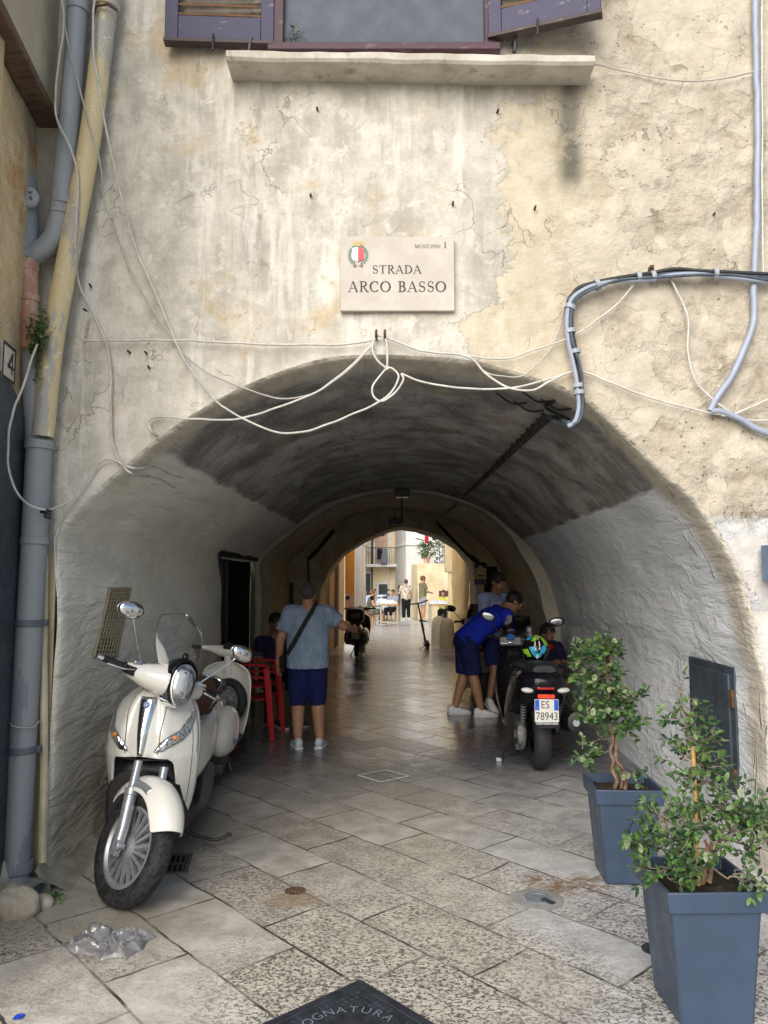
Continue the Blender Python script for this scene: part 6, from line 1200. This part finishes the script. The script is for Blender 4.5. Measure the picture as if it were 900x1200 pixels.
C_blue = cloth('slate blue tee', (.20, .27, .37)); C_navy = cloth('navy cotton', (.009, .014, .075)); C_royal = cloth('royal blue tee', (.012, .03, .46)); C_lilac = cloth('periwinkle tee', (.26, .31, .52)); C_dark = cloth('dark blue tee', (.018, .016, .05)); C_black = cloth('black cotton', (.012, .012, .014))
C_print = cloth('cream print top', (.58, .52, .42), pattern=(.12, .09, .07)); C_olive = cloth('olive top', (.19, .18, .10)); C_grey = cloth('grey shorts', (.36, .36, .42)); C_yellow = cloth('yellow top', (.62, .60, .14)); C_gdress = cloth('grey patterned dress', (.10, .10, .09), pattern=(.25, .23, .18)); C_lgrey = cloth('blue grey shirt', (.24, .27, .34)); C_pale = cloth('pale blue shirt', (.40, .46, .60)); C_red = cloth('red shirt', (.40, .03, .02))
q = G(360, 876)
m1, J = person('man seen from behind in slate blue tee and navy shorts, one arm stretched out', (q.x, q.y, 0), 2, dict(elR=(.37, .05, 1.24), wrR=(.47, .26, 1.20), elL=(-.29, -.03, 1.10), wrL=(-.31, .05, .85), anR=(.13, -.02, .085), toR=(.155, .12, .03), anL=(-.095, -.03, .085), toL=(-.14, .11, .03), hed=(-.01, .03, 1.57)), (.05, 1, -.06), shirt=C_blue, bottom=C_navy, hem=1.17, shoes=M_shoeg, hair=M_hairg, bulk=1.2, sc=.985, sleeve=.68, shirt_low=-.12)
mb = MB(); c = V((0, 0, 0))
loop = []
for i in range(33):                         # shoulder bag strap, right shoulder to left hip
    a = i/32*2*PI; u = cos(a); v = sin(a); x = lerp(.09, -.215, (1-u)/2); z = lerp(1.47, .93, (1-u)/2); y = -.158*v*(1 if v > 0 else .98)*(1.0+.06*sin(a)); loop.append(V((x, y, z)))
for i in range(32):
    a, b = loop[i], loop[i+1]; d = (b-a).normalized(); n = V((a.x*.5, a.y, 0)).normalized(); w = d.cross(n).normalized()*.022; mb.add([a-w, b-w, b+w, a+w], [(0, 1, 2, 3)])
mb.build('bag_strap', mat('black webbing', (.012, .011, .011), .8), m1, solid=.008)
mb = MB(); mb.loft([sect(-.03, -.13, .0, .045, .04), sect(.03, -.14, .01, .05, .045)]); mb.xf(T(-.26, .02, .94) @ RZ(80)); mb.build('shoulder_bag', C_black, m1, bevel=.01)
mb = MB(); d = (J['wrL']-J['elL']).normalized(); mb.lathe([(.034, -.012), (.037, 0), (.034, .012)], J['wrL']-d*.02, d, 16); mb.build('wristband', mat('orange wristband', (.65, .14, .02), .5), m1)
SIT = dict(pel=(0, 0, .50), che=(0, .02, .84), nec=(0, .02, 1.0), hed=(0, .06, 1.15), shR=(.18, .01, .96), elR=(.23, .10, .72), wrR=(.14, .30, .68), shL=(-.18, .01, .96), elL=(-.23, .10, .72), wrL=(-.14, .30, .68), hiR=(.09, .02, .48), knR=(.12, .43, .48), anR=(.12, .42, .085), toR=(.13, .57, .03), hiL=(-.09, .02, .48), knL=(-.12, .43, .48), anL=(-.12, .42, .085), toL=(-.13, .57, .03))
person('person in dark blue sitting in the shadow behind the standing man', ((322-450)/900*9.5, 9.5, 0), 215, {**SIT, 'hed': (0, .06, 1.17)}, (0, 1, -.1), skin=SK3, shirt=C_dark, bottom=C_navy, shoes=M_shoeb, hair=M_hairb)
def stool(name, label, loc, rz=0, wood=None, group=None):
    t = thing(name, label, 'chair', loc, (0, 0, R(rz)), group); w = wood or mat('chair wood', (.34, .17, .06), .5); mb = MB(); mb.box((0, 0, .44), (.40, .40, .035)); mb.build('seat', w, t, bevel=.008)
    mb = MB(); mb.box((0, -.19, .80), (.36, .02, .09)); mb.box((0, -.19, .64), (.36, .018, .05)); mb.build('backrest', w, t, bevel=.006)
    for x in (-.18, .18):
        mb = MB(); mb.box((x, .17, .21), (.035, .035, .42)); mb.build('leg', w, t, bevel=.004); mb = MB(); mb.tube([(x, -.18, 0), (x, -.18, .44), (x, -.21, .86)], .019, 8); mb.build('leg', w, t)
    return t
stool('chair', 'dark chair under the person sitting in the shadow', ((322-450)/900*9.5, 9.5, .02), 215, M_brown)
q = P(552, 836, 9.9)
person('man in royal blue tee bending far forward over the scooter', (1.10, 9.86, 0), -82, dict(pel=(0, -.05, .88), che=(0, .25, 1.12), nec=(0, .40, 1.24), hed=(0, .53, 1.31), shR=(.17, .38, 1.17), elR=(.20, .46, .92), wrR=(.14, .62, .76), shL=(-.17, .36, 1.2), elL=(-.20, .48, .94), wrL=(-.12, .66, .80), hiR=(.09, -.05, .87), knR=(.10, .0, .48), anR=(.11, .09, .085), toR=(.12, .25, .03), hiL=(-.09, -.05, .87), knL=(-.10, -.06, .47), anL=(-.11, -.17, .085), toL=(-.12, -.02, .03)), (0, .80, -.55), (0, .55, .8), shirt=C_royal, bottom=C_navy, hem=.98, bulk=1.08, sc=1.08, sleeve=.75, shirt_low=-.06, hair=M_hairb, glasses=True)
person('man in a periwinkle tee standing behind the bending man and looking down', (1.47, 10.25, 0), 218, dict(hed=(0, .05, 1.57), elR=(.24, .05, 1.14), wrR=(.12, .24, 1.0), elL=(-.24, .05, 1.14), wrL=(-.12, .26, 1.02), knR=(.12, .10, .5), anR=(.22, .10, .16), toR=(.26, .22, .05), anL=(-.12, .16, .085), toL=(-.15, .30, .03)), (0, 1, -.35), skin=SK3, shirt=C_lilac, bottom=C_navy, hair=M_hairb, sc=1.06, sleeve=.75, hairlen=.15)
crouch_t, crouch_J = person('person with dark curly hair and a red collar crouching beyond the black scooter', (1.98, 9.7, 0), 200, dict(pel=(0, -.1, .42), che=(0, .04, .74), nec=(0, .08, .90), hed=(0, .13, 1.03), shR=(.18, .05, .86), elR=(.22, .18, .62), wrR=(.12, .34, .7), shL=(-.18, .05, .86), elL=(-.22, .18, .62), wrL=(-.12, .34, .7), hiR=(.09, -.1, .40), knR=(.15, .30, .46), anR=(.13, .05, .085), toR=(.14, .2, .03), hiL=(-.09, -.1, .40), knL=(-.15, .30, .46), anL=(-.13, .05, .085), toL=(-.14, .2, .03)), (0, 1, -.1), skin=SK3, shirt=C_dark, bottom=C_black, hair=M_hairb, hairlen=.3, curly=1, shoes=M_shoeb)
mb = MB(); mb.lathe([(.085, -.03), (.095, 0), (.075, .035)], crouch_J['nec']+V((0, .02, .0)), (0, .3, 1), 18); mb.build('collar', C_red, crouch_t)

# ---------------------------------------------------------------- the sunny street beyond
M_cream = plaster('cream house plaster', (.80, .66, .42), (.90, .79, .58), sc=1.2, amt=.25, dark=(.40, .33, .23)); M_gwall = plaster('grey white plaster', (.66, .66, .65), (.80, .79, .77), sc=1.0, amt=.25, dark=(.40, .38, .35)); M_tan = plaster('tan stone', (.60, .49, .30), (.74, .63, .44), sc=2, amt=.4); M_ochre = plaster('ochre plaster', (.56, .37, .12), (.72, .55, .27), sc=2.2, amt=.4, dark=(.33, .24, .12)); M_ochred = plaster('dark ochre plaster', (.40, .26, .06), (.55, .38, .12), sc=2, amt=.3)
M_orange = wood_paint('orange varnished door', (.55, .22, .025), (.42, .15, .02), .55); M_dred = wood_paint('dark red timber', (.085, .022, .012), (.05, .015, .01), .5); M_iron2 = mat('thin dark iron', (.05, .05, .05), .6); M_wood = mat('table wood', (.46, .30, .12), .5, scale=12); M_woodg = mat('weathered table legs', (.40, .38, .30), .7); M_linen = mat('white linen', (.74, .75, .78), .8, bump=.4); M_glassd = mat('dark window', (.05, .06, .07), .2); M_laundry = cloth('dark laundry', (.03, .02, .05)); M_laundryg = cloth('grey laundry', (.22, .25, .27)); M_redc = cloth('red laundry', (.55, .03, .05))
def house_t(name, label, loc): return thing(name, label, 'house', loc)
def blk(t, name, m, c, d, rz=0, par=None, **k):
    mb = MB(); mb.box(V(c)-V(t.location), d, MX.Rotation(R(rz), 3, 'Z')); return mb.build(name, m, par or t, **k)
# ochre house, right of the far arch
oh = house_t('ochre_house', 'ochre plastered house wall just past the far arch on the right', (3.0, 17.3, 0))
mb = MB(); rows = []
for i in range(30):
    y = 17.26+i*.24; rows.append([V((1.90+.035*(y-17.26)+nz((1, y, z_*.13), 1.3)*.05+nz((2, y, z_*.13), 4)*.02+(.06 if z_*.13 < .9 else 0)*-1, y, z_*.13))-V((3.0, 17.3, 0)) for z_ in range(60)])
mb.grid(rows); e = rows[-1]; mb.grid([e, [V((p.x+3.5, p.y, p.z)) for p in e]]); oh_w = mb.build('wall', M_ochre, oh)
mb = MB(); mb.box(V((2.13, 24.30, 2.9))-oh.location, (.42, .32, 1.9)); mb.build('corner_pier', M_tan, oh, bevel=.02)
mb = MB(); mb.box(V((2.10, 24.32, 1.0))-oh.location, (.14, .22, 2.0)); mb.build('downpipe', M_cream, oh, bevel=.02)
for px, y0, y1, lab in ((514, 756, 722, 'pale stone bollard at the corner of the ochre house, the farther of two'), (524, 760, 724, 'pale rounded stone bollard nearest to the ochre wall')):
    g_ = G(px, y0); hgt = 1.7-(1.7)*(P(px, y1, g_.y).z*0+0)-0; zt = P(px, y1, g_.y).z; bo = thing('stone_bollard', lab, 'bollard', g_, (0, 0, 0), None); mb = MB(); mb.lathe([(.20, 0), (.19, zt*.4), (.17, zt*.75), (.13, zt*.93), (.05, zt), (.001, zt*1.005)], (0, 0, 0), (0, 0, 1), 22); mb.v = [V((p.x*(1+.1*nz(p, 4)), p.y*1.2, p.z)) for p in mb.v]; mb.build('post', plaster('bollard stone', (.44, .38, .26), (.60, .54, .42), sc=4, amt=.35), bo)
# notice on the end wall beside the far arch
a = P(563, 672, 15.96); nt_ = thing('notice', 'small purple and yellow notice on the end wall beside the far arch', 'notice', (a.x, 15.955, a.z)); w = .25; h = .46
mb = MB(); mb.box((0, 0, 0), (w, .012, h)); mb.build('board', mat('purple print', (.13, .07, .12), .5), nt_); mb = MB(); mb.box((0, -.008, .0), (w*.96, .004, h*.5)); mb.build('yellow_field', mat('yellow print', (.60, .50, .05), .5), nt_)
mb = MB(); mb.box((0, -.011, .01), (w*.62, .003, h*.40)); mb.prism([(-.05, .0), (.05, 0), (.03, .14), (-.03, .14)], (0, -.0125, .06), (1, 0, 0), (0, 0, 1), (0, -.002, 0)); pw = mb.build('pale_shape', mat('pale print', (.62, .60, .52), .5), nt_); mb = MB(); mb.box((0, -.0145, -.045), (w*.5, .003, .035)); mb.build('dark_band', mat('brown print', (.12, .07, .03), .5), nt_)
def lamp(px, py, Y, label, sz, drop=None, mount=0):
    p = P(px, py, Y); t = thing('ceiling_lamp', label, 'lamp', p); mb = MB(); mb.box((0, 0, 0), sz); mb.build('housing', M_blackm, t, bevel=.01); mb = MB(); mb.box((0, 0, -sz[2]/2-.006), (sz[0]*.8, sz[1]*.8, .012)); mb.build('diffuser', mat('dusty lamp glass', (.10, .10, .09), .3), t)
    if mount: mb = MB(); mb.tube([(0, 0, 0), (0, 0, mount)], .015, 6); mb.build('mount', M_blackm, t)
    if drop: mb = MB(); mb.tube([(0, 0, -sz[2]/2), (.0, 0, -drop), (.02, 0, -drop-.06), (-.02, 0, -drop-.08)], .012, 6); mb.build('hanging_wire', M_blackm, t)
lamp(471, 578, 10.95, 'black box lamp under the crown of the first vault', (.21, .16, .10), .36, .08); lamp(463, 611, 15.9, 'dark lamp over the far arch crown', (.26, .2, .12), None, .12)
wl = thing('wall_lamp', 'slanted tube lamp on the end wall above the notice', 'lamp', P(556, 655, 15.9)); mb = MB(); mb.box((0, 0, 0), (.20, .08, .09), MX.Rotation(R(32), 3, 'Y')); mb.build('housing', mat('brown lamp body', (.10, .06, .04), .5), wl, bevel=.02); mb = MB(); mb.box((-.025, -.02, -.05), (.20, .05, .02), MX.Rotation(R(32), 3, 'Y')); mb.build('diffuser', M_linen, wl, bevel=.006)
hk2 = thing('hanging_hook', 'small iron hook hanging in the far arch', 'hook', P(449, 626, 17.0)); mb = MB(); mb.tube(smooth_pts([(0, 0, .22), (0, 0, .05), (.02, 0, -.02), (-.03, 0, -.04)], 4), .014, 6); mb.build('hook', M_blackm, hk2)
# left side of the far street: timber doors and white column
lh = house_t('shop_front', 'shop front with orange varnished timber doors on the left past the far arch', (-1.5, 17.4, 0))
W0, W1 = V((-1.36, 17.3, 0)), V((-.93, 21.2, 0)); wd = (W1-W0).normalized(); wn = V((wd.y, -wd.x, 0)); ang = math.degrees(math.atan2(wd.y, wd.x))
def wallbox(name, m, t0, t1, z0, z1, dep, off=0, **k):
    c = W0+wd*(t0+t1)/2+wn*off; return blk(lh, name, m, (c.x, c.y, (z0+z1)/2), ((t1-t0), dep, z1-z0), ang, **k)
wallbox('wall', M_cream, -.05, 3.9, 0, 6.5, .3, -.30)
for i, (t0, t1, m) in enumerate(((.05, .28, M_dred), (.28, .62, M_orange), (.62, 1.15, M_dred), (1.15, 1.75, M_orange), (1.75, 2.05, M_dred), (2.2, 2.55, M_dred))): wallbox('door_panel', m, t0, t1, .03, 2.62, .06 if m is M_orange else .04, -.10, bevel=.006)
wallbox('door_lintel', M_tan, -.05, 3.6, 2.62, 3.0, .2, -.06, bevel=.01)
dl = blk(lh, 'door_leaf', M_orange, (-.91, 20.55, 1.5), (.26, .05, 2.35), -8, bevel=.006); mb = MB(); mb.box(V((-.91, 20.51, .85))-lh.location, (.23, .02, 1.0), MX.Rotation(R(-8), 3, 'Z')); mb.build('lower_panel', mat('faded pink panel', (.56, .32, .20), .6), dl, bevel=.01)
colm = thing('stone_column', 'tall pale stone column at the shop corner left of the seated woman', 'column', (-.66, 21.6, 0)); mb = MB(); mb.box((0, 0, 2.6), (.30, .34, 5.2)); mb.box((.0, -.19, 2.5), (.14, .05, 5.0)); mb.build('shaft', M_gwall, colm, bevel=.02); mb = MB(); mb.box((0, 0, 2.72), (.38, .42, .12)); mb.build('cornice', M_gwall, colm, bevel=.02)
# balcony house, grey house, terrace with plant, right house
bh = house_t('balcony_house', 'cream house with iron balconies and laundry at the end of the street', (-1.6, 40, 0))
blk(bh, 'wall', M_cream, (-2.6, 42, 6), (7.0, 4, 12)); blk(bh, 'side_wing', M_gwall, (-2.6, 37, 6), (3.0, 6.0, 12))
def windowt(t, par, x, z, w, h, y, m=M_glassd):
    mb = MB(); mb.box(V((x, y, z))-t.location, (w+.2, .1, h+.2)); f = mb.build('window', M_linen, t, bevel=.01); mb = MB(); mb.box(V((x, y-.06, z))-t.location, (w, .03, h)); mb.build('pane', m, f)
for z in (1.3, 4.0, 6.6): windowt(bh, None, -.95, z+.0, .5, 1.5, 39.95, M_glassd if z < 3 else M_cream)
windowt(bh, None, -.05, .9, .45, 1.2, 39.95); windowt(bh, None, -.1, 3.5, .7, 1.7, 39.95, mat('curtain', (.55, .38, .28), .8)); windowt(bh, None, .25, 6.0, .6, 1.2, 39.95)
for z in (2.45, 5.2):
    b_ = blk(bh, 'balcony', M_gwall, (-.30, 39.55, z), (2.0, .9, .14), bevel=.01); mb = MB()
    for i in range(17): mb.tube([V((-1.25+i*.118, 39.15, z))-bh.location, V((-1.25+i*.118, 39.15, z+.9))-bh.location], .012, 5)
    mb.tube([V((-1.3, 39.15, z+.9))-bh.location, V((.7, 39.15, z+.9))-bh.location], .02, 5); mb.build('railing', M_iron2, b_)
for i, x in enumerate((.22, -.62, -1.42)): mb = MB(); mb.tube([V((x, 39.9, 0))-bh.location, V((x, 39.9, 7))-bh.location], .05, 6); mb.build('downpipe', [M_gwall, M_iron2, M_gwall][i], bh)
aw = blk(bh, 'awning', M_gwall, (-1.0, 39.2, 4.55), (1.4, 1.0, .05))
def hang(label, px, py, Y, w, h, m):
    p = P(px, py, Y); t = thing('laundry', label, 'laundry', p); mb = MB(); mb.grid([[V((w*(i/6-.5), .04*sin(i*1.7+j), -h*j/6)) for i in range(7)] for j in range(7)]); mb.build('cloth', m, t, solid=.01)
    mb = MB(); mb.tube([(-w*.4, .02, 0), (w*.4, .02, 0)], .012, 5); mb.build('line', M_iron2, t)
hang('dark garment hanging from the far balcony, left of the grey one', 445, 643, 39.0, .28, .55, M_laundry); hang('grey cloth hanging from the far balcony', 450, 644, 39.0, .32, .75, M_laundryg); hang('red cloth hanging from a line near the top of the far arch', 500, 628, 33.0, .16, .32, M_redc); hang('small navy cloth hanging beside the red one', 508.5, 626.5, 33.0, .14, .24, C_navy)
gh = house_t('grey_house', 'tall plain pale grey house with a sharp corner at the end of the street', (1.7, 38, 0))
mb = MB(); o = gh.location; pts = [(.58, 39.5), (1.05, 36.6), (3.6, 37.4), (3.6, 46), (.58, 46)]; mb.prism([(a-o.x, b-o.y) for a, b in pts], (0, 0, 0), (1, 0, 0), (0, 1, 0), (0, 0, 13)); mb.build('wall', M_gwall, gh, angle=20)
mb = MB(); mb.tube([V((.60, 39.3, 3.4))-o, V((1.04, 36.55, 3.4))-o, V((3.5, 37.3, 3.4))-o], .05, 6); mb.build('string_course', M_gwall, gh); mb = MB(); mb.box(V((.75, 38.4, 1.0))-o, (.1, .6, .9)); mb.build('window', M_glassd, gh)
rh = house_t('far_house', 'pale house with a dark doorway behind the right hand table', (4.5, 37, 0))
blk(rh, 'wall', M_cream, (5.2, 39.5, 6), (4.2, 5, 12)); blk(rh, 'door', M_blackm, (2.75+.65, 36.95, 1.15), (.75, .1, 2.3)); blk(rh, 'white_screen', M_linen, (2.9, 36.8, 2.75), (.9, .1, 1.0)); blk(rh, 'side_wall', M_tan, (3.2, 36.7, 5.3), (.7, .2, 3.0))
tr_ = thing('stair_block', 'tan stone stair block with a dark low door and a potted plant on top', 'stair block', (2.0, 33.5, 0))
mb = MB(); o = tr_.location; mb.prism([(-.55, -.2), (.95, -.2), (1.2, 1.8), (-.75, 1.8)], (0, 0, 0), (1, 0, 0), (0, 1, 0), (0, 0, 2.42)); mb.build('block', M_tan, tr_, angle=20, bevel=.03); mb = MB(); mb.box((.62, -.215, .62), (.5, .04, 1.25)); mb.build('door', M_dred, tr_); mb = MB()
for i in range(5): mb.tube([(.55+i*.08, .2, 2.42), (.55+i*.08, .2, 3.6)], .015, 5)
mb.tube([(.5, .2, 3.6), (.95, .2, 3.6)], .02, 5); mb.tube([(-.6, .5, 3.55), (.5, .2, 3.25)], .025, 5); mb.tube([(-.5, .6, 3.8), (.4, .3, 3.5)], .02, 5); mb.build('railing', M_iron2, tr_)
pp = thing('potted_plant', 'round leafy bush in a terracotta pot on the stair block', 'potted plant', (1.87, 33.7, 2.42)); mb = MB(); mb.lathe([(.11, 0), (.16, .24), (.18, .24), (.18, .28), (.14, .28), (.13, .22), (.001, .22)], (0, 0, 0), (0, 0, 1), 18); mb.build('pot', M_pink, pp); mb = MB()
for i in range(420):
    u = V((random.gauss(0, 1), random.gauss(0, 1), random.gauss(0, 1))).normalized()*random.random()**.4; mb.mi = random.randrange(3); mb.leaf(V((u.x*.42, u.y*.42, .62+u.z*.34)), u+V((random.uniform(-.5, .5), random.uniform(-.5, .5), random.uniform(-.2, .6))), (0, 0, 1), .13, .07)
mb.build('foliage', [M_leafA, M_leafB, M_leafC], pp, angle=0); mb = MB(); mb.tube([(0, 0, .2), (.02, 0, .5)], .02, 6); mb.build('stem', M_bark, pp)
vn = thing('climbing_plant', 'leafy climber on the wall above the dark doorway at right', 'plant', (2.55, 35.8, 1.6)); mb = MB()
for i in range(260):
    mb.mi = random.randrange(3); mb.leaf((random.gauss(0, .16), random.gauss(0, .1), random.uniform(0, 2.8)), (random.uniform(-1, 1), -.5, random.uniform(-.5, .6)), (0, -1, .3), .12, .07)
mb.build('foliage', [M_leafA, M_leafB, M_leafC], vn, angle=0); mb = MB(); mb.tube([(0, .05, -1.6), (.05, .05, 1), (0, .05, 2.8)], .02, 5); mb.build('stem', M_bark, vn)
# tables, trays and the people at them
def table(label, loc, w, d, h, rz=0, group=None):
    t = thing('trestle_table', label, 'table', loc, (0, 0, R(rz)), group); mb = MB(); mb.box((0, 0, h-.03), (w, d, .06)); mb.build('table_top', M_wood, t, bevel=.006)
    for x in (-w/2+.04, w/2-.04):
        for y in (-d/2+.05, d/2-.05): mb = MB(); mb.box((x, y, (h-.06)/2), (.05, .05, h-.06)); mb.build('leg', M_woodg, t, bevel=.004)
    mb = MB(); mb.box((0, -d/2+.05, .18), (w-.13, .04, .06)); mb.box((0, d/2-.05, .18), (w-.13, .04, .06)); mb.build('stretcher', M_woodg, t)
    return t
tp = G(456, 735); table('wooden table heaped with white linen where the woman sits', (tp.x, tp.y+.5, 0), .68, 1.3, .84); t2p = (2.02, 28.2, 0); table('wooden table by the ochre house corner with the woman in yellow', t2p, .75, 1.1, .84)
def heap(label, loc, w, d, h, seed):
    mb = MB(); mb.grid([[V((w*(i/16-.5), d*(j/16-.5), .004+h*max(0, 1-(2*abs(i/16-.5))**4)*max(0, 1-(2*abs(j/16-.5))**4)*(.5+.9*abs(nz((i*.3, j*.3, seed), 1))))) for j in range(17)] for i in range(17)]); o_ = mb.build('linen_heap', M_linen, loc=loc, angle=50); tag(o_, label, 'linen')
heap('crumpled white linen on the table of the seated woman', (tp.x, tp.y+.55, .845), .66, 1.15, .17, 3); heap('pale linen on the table by the ochre house', (2.02, 28.25, .845), .7, .9, .14, 8)
q = G(476, 727); person('woman with black trousers and a cream print top standing in the far street', (q.x, q.y, 0), 15, dict(elL=(-.27, .05, 1.12), wrL=(-.30, .2, 1.15)), (.2, 1, -.2), skin=SK2, shirt=C_print, bottom=C_black, hem=1.9, hair=M_hairbr, hairlen=.35, detail=False, sc=1.02, bulk=1.12, shoes=M_shoe)
person('young person in an olive top and grey shorts standing in the far street', (1.56, 31.2, 0), -70, dict(elR=(.22, .10, 1.12), wrR=(.1, .28, 1.1), elL=(-.22, .10, 1.12), wrL=(-.1, .28, 1.1)), (0, 1, -.15), skin=SK2, shirt=C_olive, bottom=C_grey, hem=.7, hair=M_hairr, hairlen=.3, detail=False, sc=1.10, shoes=M_shoeb)
person('woman in a grey patterned dress sitting sideways at the linen table', (-.50, 28.9, .05), -80, SIT, (0, 1, -.25), skin=SK2, shirt=C_gdress, bottom=C_gdress, hem=1.0, hair=M_hairr, hairlen=.3, detail=False, sleeve=.1, shoes=M_shoeb, bulk=1.1)
stool('chair', 'wooden chair under the woman in the grey dress', (-.52, 28.9, .04), -80)
person('person in a blue grey shirt sitting behind the linen table', (.38, 31.5, .05), 150, SIT, (0, 1, -.1), skin=SK2, shirt=C_lgrey, bottom=C_black, hem=1.6, hair=M_hairbr, detail=False, shoes=M_shoeb); stool('chair', 'chair under the person in blue grey', (.38, 31.5, .04), 150)
person('woman in a yellow top sitting behind the right table', (2.28, 29.6, .05), 170, SIT, (0, 1, -.1), skin=SK2, shirt=C_yellow, bottom=C_black, hem=1.6, hair=M_hairbr, detail=False, shoes=M_shoeb); stool('chair', 'chair under the woman in yellow', (2.28, 29.6, .04), 170)
person('person in a pale blue shirt sitting against the wall by the column', (-.78, 32.5, .05), 180, SIT, (0, 1, 0), skin=SK2, shirt=C_pale, bottom=C_black, hem=1.6, hair=M_hairg, detail=False, shoes=M_shoeb); stool('chair', 'chair under the person in pale blue', (-.78, 32.5, .04), 180)
stool('chair', 'empty wooden chair left of the woman in the grey dress', (-.70, 27.4, 0), -60)
classic('parked_scooter', 'pale scooter parked under the far balcony', (.02, 34.2, 0), 172, mat('pale blue scooter paint', (.45, .52, .58), .25, coat=.4), spare=False, topbox=True)

# ---------------------------------------------------------------- sky, sun, camera
SUN_EL, SUN_AZ = R(33), R(200)              # azimuth from +y toward +x: high, behind the camera
w = bpy.data.worlds.new('World'); S.world = w; w.use_nodes = True; nt = w.node_tree
sk = nt.nodes.new('ShaderNodeTexSky'); sk.sky_type = 'NISHITA'; sk.sun_disc = False; sk.sun_elevation = SUN_EL; sk.sun_rotation = SUN_AZ; sk.dust_density = 1.5; sk.ozone_density = 1.0
nt.links.new(sk.outputs[0], nt.nodes['Background'].inputs[0]); nt.nodes['Background'].inputs[1].default_value = .15
l = bpy.data.lights.new('sun', 'SUN'); l.energy = 4.5; l.angle = R(60); l.color = (1, .94, .85); lo = bpy.data.objects.new('sun', l); COL.objects.link(lo)
sd_ = V((sin(SUN_AZ)*cos(SUN_EL), cos(SUN_AZ)*cos(SUN_EL), sin(SUN_EL))); lo.rotation_euler = sd_.to_track_quat('Z', 'Y').to_euler(); lo.location = (0, -5, 12)
c = bpy.data.cameras.new('camera'); cam = bpy.data.objects.new('camera', c); COL.objects.link(cam); cam.location = (0, 0, EYE); cam.rotation_euler = (PI/2+PITCH, 0, 0); c.sensor_fit = 'VERTICAL'; c.sensor_height = 36; c.lens = 27; c.clip_start = .05; c.clip_end = 2000; S.camera = cam
S.view_settings.view_transform = 'Standard'; S.view_settings.look = 'None'; S.view_settings.exposure = 0; S.view_settings.gamma = 1
S.cycles.use_denoising = True; S.cycles.max_bounces = 10; S.cycles.diffuse_bounces = 6; S.cycles.transparent_max_bounces = 12; S.cycles.caustics_reflective = False; S.cycles.caustics_refractive = False
